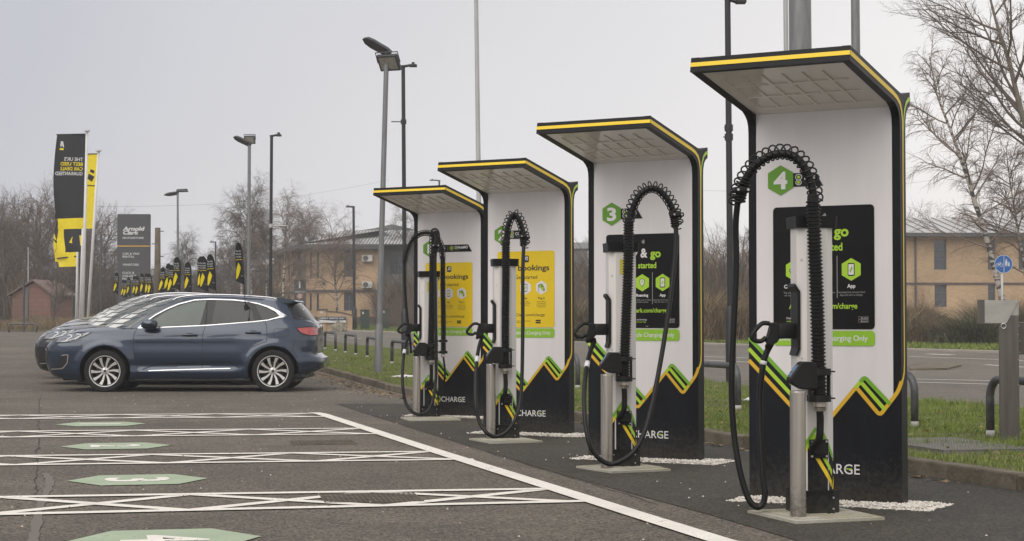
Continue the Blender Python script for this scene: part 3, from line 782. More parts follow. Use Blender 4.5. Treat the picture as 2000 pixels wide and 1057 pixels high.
        smalltext(mb, ['Discover preferential rates and bookings', 'through the Arnold Clark App'], -.210, 1.160, .0115, .018, y, 1, 'l')
        for z in (1.160, 1.139): poly_flat(mb, rrect(.120, z, .180, z+.016, .003, 2), y, 1)
    mb.build('poster_lettering', mats, P_)
    mb = MB(); mb.prism(rrect(x0, .9941, x1, 1.0885, .022), -.0030, -.0005); G_ = mb.build('green_notice', barg, T)
    mb = MB(); text(mb, 'Electric Vehicle Charging Only', -.300, .296, 1.026, 1.060, -.0040, 0, .012); mb.build('notice_lettering', txw, G_)
    return T
TOT = {k: make_totem(k) for k in (4, 3, 2, 1)}

# ---------------------------------------------------------------- white gravel beds
stone = pm('white_gravel', (.66, .62, .56), .8, var=.15, scale=30)
stone2 = pm('white_gravel_dull', (.48, .44, .38), .85, var=.2, scale=30)
bedm = pm('gravel_bed_base', (.50, .47, .41), .9, var=.25, scale=40, bump=.004, bscale=90)
GL = {4: 'strip of small white stones at the foot of charging station 4', 3: 'strip of small white stones at the foot of charging station 3', 2: 'strip of small white stones at the foot of charging station 2', 1: 'strip of small white stones at the foot of charging station 1'}
for k in (4, 3, 2, 1):
    rnd = random.Random(k); bx, by = BASE[k]; c, s = math.cos(YAW), math.sin(YAW)
    mb = MB(); n = {4: 7000, 3: 5500, 2: 4000, 1: 3000}[k]
    octa = [(1, 0, 0), (-1, 0, 0), (0, 1, 0), (0, -1, 0), (0, 0, 1), (0, 0, -1)]; of = [(0, 2, 4), (2, 1, 4), (1, 3, 4), (3, 0, 4), (2, 0, 5), (1, 2, 5), (3, 1, 5), (0, 3, 5)]
    def put(u, d, r, z):
        X = bx+u*c-(-d)*s*(-1)*(-1) if False else bx+u*c+d*s; Y = by+u*s-d*c
        a = rnd.uniform(0, PI); ca, sa = math.cos(a), math.sin(a); sx, sy, sz = r*rnd.uniform(.8, 1.4), r*rnd.uniform(.7, 1.1), r*rnd.uniform(.5, .85)
        mb.add([(X+(p[0]*sx*ca-p[1]*sy*sa)+rnd.uniform(-.2, .2)*r, Y+p[0]*sx*sa+p[1]*sy*ca, z+p[2]*sz) for p in octa], of, 0 if rnd.random() < .75 else 1)
    for i in range(n):
        u = rnd.uniform(-.56, .76); d = rnd.uniform(-.24, .26 if k > 1 else .20)
        if abs(u) < HW+.003 and -.11 < d < 0.004: continue
        edge = min(u+.56, .76-u, d+.24, .26-d)
        if edge < .04 and rnd.random() < .55: continue
        put(u, d, rnd.uniform(.006, .0125), rnd.uniform(.006, .022)*(1 if edge > .05 else .5))
    for i in range(10):
        a = rnd.uniform(0, 2*PI); put(rnd.uniform(-.9, 1.1), rnd.uniform(-.3, .6), rnd.uniform(.006, .011), .011)
    vs = []; base = [(-.54, -.22), (.74, -.22), (.74, .24), (-.54, .24)]
    mb2 = MB(); mb2.add([(bx+u*c+d*s, by+u*s-d*c, .0065) for u, d in base], [(0, 1, 2, 3)])
    o = mb.build('white_gravel', [stone, stone2]); tag(o, GL[k], 'gravel', 'white gravel beds under the totems', 'stuff')
    o2 = mb2.build('gravel_bed', bedm); struct(o2)

# ================================================================= chargers
capm = pm('charger_cap', (.006, .006, .0065), .45, var=.2, spec=.25)
bodyw = pm('charger_white', (.64, .61, .58), .35, var=.05, scale=2, stretch=(6, 6, .8), detail=7)
rub = pm('black_rubber', (.0055, .0055, .0055), .42, var=.25, scale=8, spec=.3)
rib_m = pm('ribbed_conduit', (.0075, .0075, .0075), .38, var=.25, scale=8, spec=.3)
coil_m = pm('coil_black', (.006, .006, .0065), .35, var=.2, spec=.3)
plast = pm('black_plastic', (.006, .006, .006), .5, var=.25, scale=9, spec=.3)
brass = pm('gland_nickel', (.45, .42, .36), .35, metal=.9)
steel = pm('brushed_stainless', (.50, .46, .41), .33, metal=.95, var=.12, scale=2, stretch=(40, 40, .6), bump=.0004, bscale=3)
splashed(steel, .30, (.16, .13, .10), .6); splashed(capm, .2, amt=.35)
labelw = pm('white_label', (.62, .62, .62), .5)
boltm = pm('bolt_steel', (.5, .5, .5), .35, metal=.9)
screen_m = pm('terminal_screen', (.05, .055, .06), .2)
keyb = pm('terminal_key_blue', (.08, .18, .35), .4)
sticker = pm('warning_yellow', (.55, .48, .06), .5)
CY = R(8)
CH = {  # base px, front bottom px y; hose top/bottom; cable px; arch px
 4: dict(c=1586, b=1011, hose=[(1590, 392), (1593, 480), (1598, 600), (1601, 715), (1603, 778)], conn=(1556, 652),
         cable=[(1508, 668, 0), (1496, 692, 0), (1489, 722, 0), (1484, 780, 0), (1486, 860, -.02), (1490, 930, -.04), (1494, 962, -.05), (1490, 984, -.05), (1477, 990, -.05), (1460, 970, -.04), (1443, 910, -.02), (1432, 830, 0), (1429, 740, 0), (1433, 640, 0), (1438, 520, 0), (1437, 440, -.02), (1441, 392, -.05)],
         arch=[(1441, 396, -.05), (1449, 364, -.07), (1473, 326, -.1), (1508, 303, -.13), (1545, 303, -.15), (1571, 327, -.17), (1585, 362, -.18), (1590, 396, -.18)], clamp=(1446, 372, -.06)),
 3: dict(c=1213, b=917, hose=[(1229, 432), (1228, 520), (1224, 620), (1221, 700), (1220, 740)], conn=(1188, 655),
         cable=[(1162, 664, 0), (1152, 690, -.1), (1144, 730, -.3), (1141, 790, -.5), (1147, 850, -.6), (1160, 884, -.62), (1185, 905, -.62), (1210, 902, -.62), (1240, 880, -.6), (1262, 835, -.55), (1280, 760, -.45), (1298, 660, -.35), (1312, 560, -.28), (1320, 480, -.22), (1320, 436, -.2)],
         arch=[(1321, 442, -.2), (1318, 420, -.2), (1306, 393, -.2), (1290, 374, -.2), (1272, 368, -.2), (1252, 378, -.2), (1238, 402, -.19), (1229, 438, -.18)], clamp=(1321, 420, -.2)),
 2: dict(c=985.5, b=861, hose=[(989, 473), (989, 540), (988, 620), (988, 690), (988, 715)], conn=(965, 648),
         cable=[(942, 656, 0), (935, 680, -.1), (930, 720, -.3), (929, 780, -.5), (935, 820, -.55), (950, 845, -.6), (968, 853, -.6), (990, 843, -.6), (1008, 815, -.55), (1018, 765, -.45), (1021, 650, -.35), (1021, 540, -.28), (1023, 476, -.22)],
         arch=[(1024, 480, -.2), (1023, 460, -.2), (1017, 436, -.2), (1009, 422, -.2), (1002, 420, -.2), (995, 432, -.2), (990, 452, -.19), (989, 478, -.18)], clamp=(1023, 462, -.2)),
 1: dict(c=837.5, b=818, hose=[(846, 500), (845, 560), (844, 620), (843, 670), (843, 700)], conn=(820, 648),
         cable=[(800, 655, 0), (793, 672, -.1), (788, 700, -.3), (786, 745, -.45), (792, 785, -.5), (804, 803, -.55), (820, 810, -.55), (838, 800, -.5), (848, 770, -.45), (852, 720, -.4), (851, 620, -.4), (850, 540, -.4), (850, 480, -.4)],
         arch=[(850, 492, -.42), (851, 478, -.42), (852, 466, -.40), (851, 458, -.36), (849, 455, -.3), (847, 459, -.24), (846, 475, -.2), (846, 504, -.18)], clamp=(850, 480, -.44)),
}
def section(hw, hd, ch):
    return [(-hw+ch, -hd), (hw-ch, -hd), (hw, -hd+ch), (hw, hd-ch*.5), (hw-ch*.5, hd), (-hw+ch*.5, hd), (-hw, hd-ch*.5), (-hw, -hd+ch)]
def column(mb, sec, z0, z1, mi=0, s2=None):
    n = len(sec); s2 = s2 or sec
    mb.add([(x, y, z0) for x, y in sec]+[(x, y, z1) for x, y in s2], [(i, (i+1) % n, n+(i+1) % n, n+i) for i in range(n)]+[tuple(range(n))[::-1], tuple(range(n, 2*n))], mi)
def helix(path, r, pitch, wire, mb, n=7, per=14, mi=0, tilt=0.0, lift=0.0, ctr=None):
    path = resample(path, pitch/per)
    pts = []; nx = None
    for i, p in enumerate(path):
        a = path[max(0, i-1)]; b = path[min(len(path)-1, i+1)]; t = (b-a).normalized()
        if nx is None: nx = t.orthogonal().normalized()
        nx = (nx-t*nx.dot(t)).normalized(); ny = t.cross(nx); an = 2*PI*i/per
        o = nx*math.cos(an)+ny*math.sin(an); q = p+o*r+t*(tilt*o.dot(Vector((0, -1, 0))))
        if ctr is not None: q += (p-ctr).normalized()*lift
        pts.append(q)
    mb.tube(pts, wire, n, mi)
def corrug(path, r0, r1, pitch, mb, n=16, mi=0):
    path = resample(path, pitch/4); rs = [(r0, r1, r1, r0)[i % 4] for i in range(len(path))]
    mb.tube(path, rs, n, mi)
def charger(k):
    d = CH[k]; f = gr(d['c'], d['b']); Yc = f.y+.125
    root = thing('ev_charger', {4: 'slim white rapid charger with hose arm in front of station 4, nearest of the row', 3: 'slim white rapid charger with hose arm in front of station 3', 2: 'slim white rapid charger with hose arm in front of station 2', 1: 'slim white rapid charger with two hoses in front of station 1, farthest of the row'}[k], 'charger', (xat(d['c'], Yc), Yc, 0), CY, 'slim white chargers with hose arms')
    IV = inv(root); pxm = F/Yc
    W = lambda x, y, dy=0.0: IV @ at(x, y, Yc+dy)
    # cabinet
    mb = MB(); sec = section(.108, .098, .046); column(mb, sec, .155, 1.700)
    for z in (.93, 1.51): mb.tube([(-.082, -.070, z), (-.088, -.077, z)], .006, 8, 1)
    cab = mb.build('cabinet', [bodyw, boltm], root)
    tr = [bvh_of(cab)]
    mb = MB(); column(mb, section(.138, .124, .052), .0, .155); mb.build('plinth_cover', capm, root)
    mb = MB()
    for x, z in ((.085, .115), (.085, .05), (-.085, .115), (-.085, .05)): mb.tube([(x, -.122, z), (x, -.130, z)], .006, 8)
    mb.build('bolts', boltm, root)
    mb = MB(); s1 = section(.128, .112, .014); s0 = section(.124, .108, .014); column(mb, s0, 1.698, 1.768, 0, s1); mb.build('cap', capm, root)
    # printed lower part
    mb = MB()
    decal(mb, [(-.107, .155), (.107, .155), (.107, .20), (.095, .225), (-.045, .455), (-.107, .36)], tr, .0012, 0, .03)
    decal(mb, [(-.107, .36), (-.045, .455), (.0, .40), (.0, .50), (.107, .30), (.107, .20), (0, .30)], tr, .0011, 0, .03) if False else None
    decal(mb, [(-.045, .45), (.075, .42), (.107, .33), (.107, .18), (.09, .19)], tr, .0013, 0, .03)
    decal_line(mb, [(-.107, .335), (-.055, .43), (.100, .175)], .022, tr, .0024, 1, .03)
    decal_line(mb, [(-.035, .49), (-.005, .455)], .02, tr, .0030, 2, .03)
    decal_line(mb, [(-.075, .40), (-.030, .462), (.104, .235)], .020, tr, .0028, 2, .03)
    decal_line(mb, [(-.085, .41), (-.015, .515), (.030, .490), (.106, .33)], .018, tr, .0034, 3, .03)
    decal_line(mb, [(.096, .16), (.105, .21), (.105, .40)], .010, tr, .0038, 1, .03)
    mb.build('printed_stripes', [dark_m, yel, lime, green], cab)
    mb = MB(); decal(mb, [(-.030, 1.52), (.0, 1.52), (.0, 1.64), (-.030, 1.64)], tr, .0015, 0, .05); mb.build('warning_sticker', sticker, cab)
    # side trim and holster
    mb = MB(); mb.prism([(-.128, 1.37), (-.096, 1.325), (-.096, .985), (-.114, .945), (-.124, .95), (-.112, .99), (-.112, 1.32), (-.134, 1.352)], -.078, .06)
    mb.build('holster', plast, root)
    # connector: body, loop grip and stub
    mb = MB(); cx, cz = -.145, 1.085
    mb.box(-.215, -.035, 1.045, -.104, .035, 1.135, 0, bev=.010)
    mb.prism([(-.255, 1.132), (-.205, 1.135), (-.205, 1.045), (-.225, 1.02), (-.262, 1.005), (-.285, 1.03), (-.270, 1.075)], -.026, .026)
    ring = [(-.262, 1.135), (-.310, 1.132), (-.368, 1.068), (-.358, 1.038), (-.315, 1.030), (-.283, 1.052)]
    mb.tube(smooth_path([(x, 0, z) for x, z in ring], 4), .014, 8)
    mb.tube([(-.262, 0, 1.125), (-.22, 0, 1.125)], .016, 8)
    mb.build('connector', plast, root, smooth=40)
    # cable
    pts = smooth_path([W(x, y, o) for x, y, o in d['cable']], 8)
    pts[0:0] = [Vector((-.262, 0, 1.03)), Vector((-.272, 0, 1.0))]
    cab_r = .0185
    mb = MB(); mb.tube(pts, cab_r, 12, 0)
    i = 14; mb.tube([pts[i], pts[i+1], pts[i+2]], cab_r*1.12, 12, 1)
    mb.build('cable', [rub, labelw], root, smooth=True)
    # arch with coil spring round the cable
    ap = smooth_path([W(x, y, o) for x, y, o in d['arch']], 10)
    mb = MB(); mb.tube(ap, .024, 12, 0); mb.build('arch_hose', rub, root, smooth=True)
    mb = MB(); c_ = Vector((sum(p.x for p in ap)/len(ap), ap[0].y, min(p.z for p in ap))); helix(ap, .044, .036, .0052, mb, tilt=.026, lift=.012, ctr=c_)
    e = ap[:14]; helix(e, .040, .018, .006, mb)
    mb.build('coil_spring', coil_m, root, smooth=True)
    # clamp on the hanging end of the arch
    cp = W(*d['clamp']); mb = MB()
    mb.box(cp.x-.05, cp.y-.06, cp.z-.016, cp.x+.05, cp.y+.04, cp.z+.018, 0, bev=.010)
    for sx in (-.03, .03): mb.tube([(cp.x+sx, cp.y-.056, cp.z), (cp.x+sx, cp.y-.068, cp.z)], .008, 8, 1)
    mb.build('cable_clamp', [plast, boltm], root)
    # upright ribbed conduit
    hp = smooth_path([W(x-(2 if k == 4 else 1), y, -.19) for x, y in d['hose']], 6)
    mb = MB(); corrug(hp, .034, .0435, .0215, mb); mb.tube([hp[0]+Vector((0, 0, .03)), hp[0]-Vector((0, 0, .02))], .034, 14)
    mb.build('ribbed_conduit', rib_m, root, smooth=50)
    def flange(p, r, h, n=20): mb.lathe([(.001, -h/2), (r, -h/2), (r, h/2), (.001, h/2)], n, 0, 'z', tuple(p))
    # bottom clamp between two flanges
    pb = hp[-1]; mb = MB()
    for dz in (.155, .0): 
        mb.lathe([(.001, -.020), (.066, -.020), (.066, .018), (.001, .018)], 20, 0, 'z', (pb.x, pb.y, pb.z+dz))
        mb.box(pb.x-.05, pb.y, pb.z+dz-.018, pb.x+.05, -.06, pb.z+dz+.016, 0)
        mb.box(pb.x+.04, pb.y-.02, pb.z+dz-.004, pb.x+.088, pb.y+.02, pb.z+dz+.004, 0)
    mb.box(pb.x+.052, pb.y-.012, pb.z, pb.x+.062, pb.y+.03, pb.z+.155, 0); mb.box(pb.x-.062, pb.y-.012, pb.z, pb.x-.052, pb.y+.03, pb.z+.155, 0)
    mb.build('hose_bracket', plast, root)
    mb = MB(); mb.lathe([(.02, -.075), (.034, -.075), (.038, -.055), (.032, -.052), (.040, -.048), (.040, -.022), (.02, -.02)], 12, 0, 'z', tuple(pb)); mb.build('gland', brass, root, smooth=30)
    # feed cable into the cabinet
    q = [pb-Vector((0, 0, .07)), Vector((pb.x+.004, pb.y+.005, .56)), Vector((pb.x-.002, pb.y+.01, .46)), Vector((pb.x-.025, -.13, .41)), Vector((-.008, -.10, .39))]
    mb = MB(); mb.tube(smooth_path(q, 6), .022, 12); mb.build('feed_cable', rub, root, smooth=True)
    mb = MB(); mb.box(-.055, -.118, .345, .060, -.104, .455, 0, bev=.004); mb.box(-.035, -.14, .365, .03, -.112, .425, 0, bev=.008)
    for sx in (-.042, .047):
        for sz in (.357, .443): mb.tube([(sx, -.116, sz), (sx, -.124, sz)], .007, 8, 1)
    mb.build('cable_inlet', [plast, boltm], root)
    # card terminal leaning out above the bollard
    mb = MB(); tx = -.080; ty = -.20
    prof = [(-.145, .690), (-.075, .745), (-.062, .750), (.020, .752), (.018, .87), (.010, .905), (-.020, .915), (-.085, .915), (-.105, .900), (-.158, .800), (-.160, .775)]
    prof = [(-.142, .792), (-.072, .752), (.018, .752), (.022, .78), (.014, .895), (.000, .912), (-.072, .914), (-.084, .905), (-.150, .812)]
    M = Matrix.Translation((tx+.02, ty, 0))
    bm = bmesh.new()
    vv = [bm.verts.new((x, -.046, z)) for x, z in prof]; fc = bm.faces.new(vv); ex = bmesh.ops.extrude_face_region(bm, geom=[fc])
    for v in [g for g in ex['geom'] if isinstance(g, bmesh.types.BMVert)]: v.co.y += .092
    bmesh.ops.recalc_face_normals(bm, faces=bm.faces); bmesh.ops.bevel(bm, geom=bm.edges[:], offset=.009, segments=2, affect='EDGES', profile=.5, clamp_overlap=True)
    bm.verts.index_update(); mb.add([M @ v.co for v in bm.verts], [[v.index for v in f.verts] for f in bm.faces]); bm.free()
    mb.box(tx-.03, ty+.035, .77, tx+.03, -.05, .87, 0)
    t = mb.build('card_terminal', plast, root)
    # slanted reader face pointing to the bay
    a = Vector((-.150, 0, .812)); b = Vector((-.084, 0, .905)); dr = (b-a).normalized(); nr = Vector((-dr.z, 0, dr.x))
    Mt = M @ Matrix.Translation(a) @ Matrix(((dr.x, 0, nr.x, 0), (0, 1, 0, 0), (dr.z, 0, nr.z, 0), (0, 0, 0, 1)))
    mb = MB(); mb.box(.012, -.036, -.001, .10, .036, .0035, 0, bev=.001, M=Mt); mb.box(.022, -.02, .0036, .040, .02, .0046, 1, M=Mt); mb.box(.052, -.024, .0036, .090, .024, .0046, 1, M=Mt)
    mb.build('reader_face', [screen_m, keyb], t)
    if k == 1:   # second, thinner hose
        hp2 = smooth_path([W(x, y, -.17) for x, y in ((865, 502), (865, 560), (866, 620), (866, 688))], 6)
        mb = MB(); corrug(hp2, .026, .034, .018, mb); mb.build('ribbed_conduit', rib_m, root, smooth=50)
        p2 = hp2[-1]; mb = MB()
        for dz in (.135, 0.): mb.lathe([(.001, -.016), (.050, -.016), (.050, .014), (.001, .014)], 18, 0, 'z', (p2.x, p2.y, p2.z+dz)); mb.box(-.02, p2.y-.0, p2.z+dz-.01, p2.x, p2.y+.09, p2.z+dz+.008)
        mb.build('hose_bracket', plast, root)
        mb = MB(); mb.lathe([(.015, -.06), (.025, -.06), (.028, -.035), (.02, -.016)], 12, 0, 'z', tuple(p2)); mb.build('gland', brass, root, smooth=30)
        mb = MB(); mb.tube(smooth_path([W(866, 698, -.17), W(869, 725, -.16), W(867, 745, -.12), W(860, 758, -.04)], 6), .012, 10); mb.build('feed_cable', rub, root, smooth=True)
        a2 = smooth_path([W(x, y, o) for x, y, o in ((865, 505, -.17), (862, 480, -.16), (852, 464, -.12), (836, 455, -.05), (818, 458, 0), (803, 472, .05), (794, 492, .05), (790, 512, .05))], 8)
        mb = MB(); mb.tube(a2, .019, 10); mb.build('arch_hose', rub, root, smooth=True)
        mb = MB(); helix(a2, .034, .034, .0046, mb, tilt=.02); mb.build('coil_spring', coil_m, root, smooth=True)
        mb = MB(); mb.tube(smooth_path([W(x, y, .05) for x, y in ((790, 505), (790, 545), (793, 590), (796, 625), (800, 655), (803, 690))], 6), .015, 10); mb.build('cable', rub, root, smooth=True)
    return root
CHR = {k: charger(k) for k in (4, 3, 2, 1)}

# concrete plinths and steel bollards
for k, corners in {4: [(1460, 1003), (1555, 1025), (1728, 1017), (1632, 996)], 3: [(1125, 915), (1195, 926), (1310, 921), (1240, 908)], 2: [(916, 860), (958, 868), (1060, 865), (1015, 857)], 1: [(782, 818), (800, 823.5), (900, 822), (880, 815)]}.items():
    P = [gr(*c) for c in corners]; c = sum(P, Vector())/4
    mb = MB(); n = 4; pv = [(p-c) for p in P]
    mb.add([(p.x, p.y, 0.0) for p in pv]+[(p.x, p.y, .020) for p in pv], [(i, (i+1) % n, n+(i+1) % n, n+i) for i in range(n)]+[(4, 5, 6, 7), (3, 2, 1, 0)])
    root = thing('concrete_plinth', {4: 'square concrete slab under the charger of station 4', 3: 'square concrete slab under the charger of station 3', 2: 'square concrete slab under the charger of station 2', 1: 'square concrete slab under the charger of station 1'}[k], 'slab', (c.x, c.y, 0), 0, 'concrete slabs under the chargers')
    mb.build('slab', conc, root)
    mb = MB(); rnd = random.Random(k)    # grooved grid in the slab's surface
    e1 = (pv[3]-pv[0]); e2 = (pv[1]-pv[0])
    for i in range(1, 14):
        t = .08+i/14*.84
        a = pv[0]+e1*t+e2*.08; b = pv[0]+e1*t+e2*.92; a.z = b.z = .0222; mb.tube([a, b], .0028, 4)
        a = pv[0]+e2*t+e1*.08; b = pv[0]+e2*t+e1*.92; a.z = b.z = .0222; mb.tube([a, b], .0028, 4)
    mb.build('raised_grid', conc, root)
for k, (x, y) in {4: (1557, 1018), 3: (1184.5, 921), 2: (959, 862), 1: (814, 819)}.items():
    p = gr(x, y); p.y += .045; p.x = xat(x, p.y)
    root = thing('steel_bollard', {4: 'brushed steel bollard guarding the charger of station 4', 3: 'brushed steel bollard guarding the charger of station 3', 2: 'brushed steel bollard guarding the charger of station 2', 1: 'brushed steel bollard guarding the charger of station 1'}[k], 'bollard', (p.x, p.y, 0), 0, 'steel bollards before the chargers')
    mb = MB(); r_ = .0455
    mb.lathe([(r_+.004, .0), (r_+.004, .012), (r_, .014), (r_, .738)], 28, 0, 'z'); mb.build('post', steel, root, smooth=40)
    mb = MB(); mb.lathe([(r_, .7381), (r_-.001, .7435), (r_-.006, .746), (.0005, .7465)], 28, 0, 'z'); mb.build('cap', steel, root, smooth=40)
# ================================================================= cars
def paint(name, col, flake=.0, rough=.28, metal=.25):
    m = pm(name, col, rough, metal=metal, var=.05, scale=1.5, coat=1.0, spec=.5); return m
blue_p = paint('paint_blue', (.013, .027, .054), metal=.35)
black_p = paint('paint_black', (.012, .012, .014)); silver_p = paint('paint_silver', (.36, .35, .34), metal=.4); red_p = paint('paint_red', (.32, .012, .015)); white_p = paint('paint_white', (.62, .62, .62), metal=0)
grey_p = paint('paint_grey', (.12, .125, .13), metal=.5)
glass_f = pm('glass_front', (.034, .050, .042), .06, var=.12, scale=1.2, spec=.6, col2=(.07, .10, .085))
glass_r = pm('glass_privacy', (.010, .010, .011), .06, var=.1, scale=2, spec=.5, col2=(.022, .021, .021))
glass_w = pm('glass_windscreen', (.13, .14, .135), .06, spec=.7)  # pale grey base stands in for sky reflected in the windscreen
chrome = pm('chrome', (.58, .58, .59), .16, metal=.9, var=.04)
trim = pm('black_trim', (.010, .010, .011), .45, var=.2)
gap_shade_m = pm('panel_gap', (.004, .004, .005), .8)  # near-black for panel joints, also for painted shade in crease and handle hollow
arch_m = pm('wheel_arch_lining', (.006, .006, .006), .9)
tyre_m = pm('tyre_rubber', (.007, .0065, .0065), .8, var=.3, scale=12, bump=.002, bscale=60)
rim_m = pm('alloy_silver', (.60, .585, .56), .3, metal=.55, var=.06, scale=5)
rimd = pm('brake_dark', (.05, .048, .045), .5, metal=.6)
lampc = pm('headlamp_lens', (.16, .17, .18), .06, var=.3, scale=9, spec=.9, coat=1)
lampw = pm('lamp_white', (.72, .73, .75), .2)
lampr = pm('lamp_red', (.42, .018, .02), .12, var=.12, scale=6, spec=.8, coat=1)
stk_w = pm('sticker_white', (.58, .58, .56), .5); stk_y = pm('sticker_yellow', (.42, .38, .08), .5); stk_k = pm('sticker_black', (.04, .04, .04), .5)
plate_m = pm('plate_white', (.6, .6, .6), .4)

# unit superellipse half outline (front = x -1 ... rear = +1), resampled by arc length
def se_pts(nf, nr, N, asp):
    P = []
    M_ = 4000
    for i in range(M_+1):
        t = PI*i/M_; c = -math.cos(t); s = math.sin(t); e = nf if c < 0 else nr
        P.append((math.copysign(abs(c)**(2/e), c), abs(s)**(2/e)))
    L = [0]
    for a, b in zip(P, P[1:]): L.append(L[-1]+math.hypot((b[0]-a[0])*asp, b[1]-a[1]))
    out = []; j = 0
    for i in range(N+1):
        d = L[-1]*i/N
        while j < len(L)-2 and L[j+1] < d: j += 1
        f = (d-L[j])/max(1e-9, L[j+1]-L[j]); out.append((P[j][0]+(P[j+1][0]-P[j][0])*f, P[j][1]+(P[j+1][1]-P[j][1])*f))
    return out
WF, WR = (.968, .350), (3.763, .350)
zt = [(-.18, .70), (-.10, .775), (0, .845), (.1, .895), (.25, .94), (.45, .975), (.75, 1.01), (1.05, 1.03), (1.5, 1.055), (2.6, 1.105), (3.3, 1.15), (3.7, 1.195), (4.0, 1.215), (4.3, 1.185), (4.56, 1.10)]
zb = [(-.18, .37), (-.08, .29), (.24, .225), (.5, .20), (3.9, .20), (4.25, .26), (4.4, .33), (4.6, .42)]
cr = [(-.18, .02), (0, .035), (.11, .065), (.3, .085), (.6, .10), (1.0, .10), (1.5, .09), (4.3, .05), (4.56, .02)]
xfz = [(.2, .04), (.3, -.06), (.36, -.095), (.42, -.11), (.55, -.13), (.70, -.135), (.78, -.11), (.85, -.04), (.90, .05), (.96, .25)]
xrz = [(.2, 4.30), (.30, 4.42), (.38, 4.555), (.50, 4.575), (.57, 4.56), (.60, 4.50), (.63, 4.46), (.80, 4.465), (.95, 4.47), (1.07, 4.47), (1.2, 4.42)]
wz = [(.19, .850), (.24, .905), (.30, .930), (.345, .940), (.37, .928), (.44, .905), (.50, .925), (.56, .936), (.70, .942), (.86, .936), (.93, .925), (1.0, .905), (1.06, .880), (1.12, .855), (1.22, .825)]
wz0 = [(.19, .85), (.28, .905), (.4, .93), (.55, .94), (.75, .942), (.9, .93), (.97, .91), (1.06, .88), (1.12, .855), (1.22, .825)]
def bodypt(s, u):
    x = 2.2 if u[0] else 2.2; z = .6
    for _ in range(12):
        a, b = interp(z, xfz), interp(z, xrz); xc, h = (a+b)/2, (b-a)/2
        x = xc+h*u[0]; z = z*.3+.7*(interp(x, zb)+s*(interp(x, zt)-interp(x, zb)))
    k = max(0, min(1, (x-1.25)/.25))*max(0, min(1, (3.35-x)/.25))
    W_ = interp(z, wz)*k+interp(z, wz0)*(1-k)
    # hollow of the doors
    W_ -= k*.014*math.exp(-((z-.80)/.09)**2)
    y = W_*u[1]
    if u[1] > .55:
        for cx, cz in (WF, WR):
            r_ = math.hypot(x-cx, z-cz)
            t = max(0, min(1, (.515-r_)/.035)); y += .026*t*(1 if r_ > .3 else 1)
        t = max(0, min(1, (z-.88)/.03))*max(0, min(1, (1.02-z)/.1)); y -= .008*t
    return x, y, z
def loft(rows, crownf, N):
    """rows[level] = list of N+1 points (x, y>=0, z), closed into a full shell with a crowned top"""
    V = []; Fc = []
    full = [[(x, -y, z) for x, y, z in r_]+[(x, y, z) for x, y, z in r_[::-1]] for r_ in rows]   # near side first
    n = len(full[0])
    for r_ in full: V += r_
    for i in range(len(full)-1):
        for j in range(n): Fc.append([i*n+j, i*n+(j+1) % n, (i+1)*n+(j+1) % n, (i+1)*n+j])
    # top: strips across
    m = 12; top = full[-1]; base = (len(full)-1)*n; prev = [base+j for j in range(N+1)]; idx = []
    for k in range(1, m):
        t = k/m; cur = []
        for j in range(N+1):
            a = top[j]; b = top[n-1-j]; yy = a[1]+(b[1]-a[1])*t; q = abs(2*t-1)
            z = a[2]+crownf(a[0], a[1])*(1-q**2.6)
            cur.append(len(V)); V.append((a[0], yy, z))
        idx.append(cur)
    rowsI = [[base+j for j in range(N+1)]]+idx+[[base+n-1-j for j in range(N+1)]]
    for a, b in zip(rowsI, rowsI[1:]):
        for j in range(N): Fc.append([a[j], a[j+1], b[j+1], b[j]])
    # bottom
    for j in range(N): Fc.append([j, n-1-j, n-2-j, j+1])
    return V, Fc
def mesh_obj(name, V, Fc, mats, parent=None, weld=1e-4):
    me = bpy.data.meshes.new(name); me.from_pydata(V, [], Fc)
    for m in mats: me.materials.append(m)
    bm = bmesh.new(); bm.from_mesh(me); bmesh.ops.remove_doubles(bm, verts=bm.verts, dist=weld); bmesh.ops.dissolve_degenerate(bm, dist=1e-5, edges=bm.edges)
    bmesh.ops.recalc_face_normals(bm, faces=bm.faces); bm.to_mesh(me); bm.free()
    o = bpy.data.objects.new(name, me); C.objects.link(o)
    if parent: o.parent = parent
    return o
zr = [(1.3, 1.30), (1.5, 1.42), (1.7, 1.485), (1.9, 1.54), (2.1, 1.565), (2.4, 1.583), (2.7, 1.588), (3.05, 1.578), (3.56, 1.545), (3.92, 1.505), (4.15, 1.46)]
crr = [(1.6, .03), (2.0, .045), (2.4, .055), (3.0, .06), (3.6, .058), (4.1, .05)]
gxf = [(.98, .60), (1.06, .72), (1.11, .83), (1.2, 1.00), (1.3, 1.19), (1.4, 1.40), (1.5, 1.65), (1.56, 1.84), (1.6, 2.0)]
gxr = [(.98, 4.45), (1.16, 4.38), (1.3, 4.28), (1.42, 4.18), (1.5, 4.10)]
gw = [(.98, .875), (1.06, .862), (1.1, .850), (1.2, .812), (1.3, .768), (1.4, .722), (1.5, .672), (1.54, .648), (1.6, .61)]
def ghpt(s, u):
    z = 1.2
    for _ in range(14):
        a, b = interp(z, gxf), interp(z, gxr); xc, h = (a+b)/2, (b-a)/2
        x = xc+h*u[0]; z = z*.4+.6*(.98+s*(interp(x, zr)-.98))
    return x, interp(z, gw)*u[1], z
def patch_front(mb, trees, zlo, zhi, wlo, whi, off, mi, n=10, mode='front'):
    pass
def side_to_both(mb, poly, trees, off, mi, step=.07):
    decal(mb, poly, trees, off, mi, step); decal(mb, poly, trees, off, mi, step, flip=True)
def line_both(mb, pts, w, trees, off, mi):
    decal_line(mb, pts, w, trees, off, mi, .08); decal_line(mb, pts, w, trees, off, mi, .08, flip=True)
def Z(zx, zy): return ((zx*.3-32)/117.3, (216-.3*zy)/117.3)   # reading off the side elevation
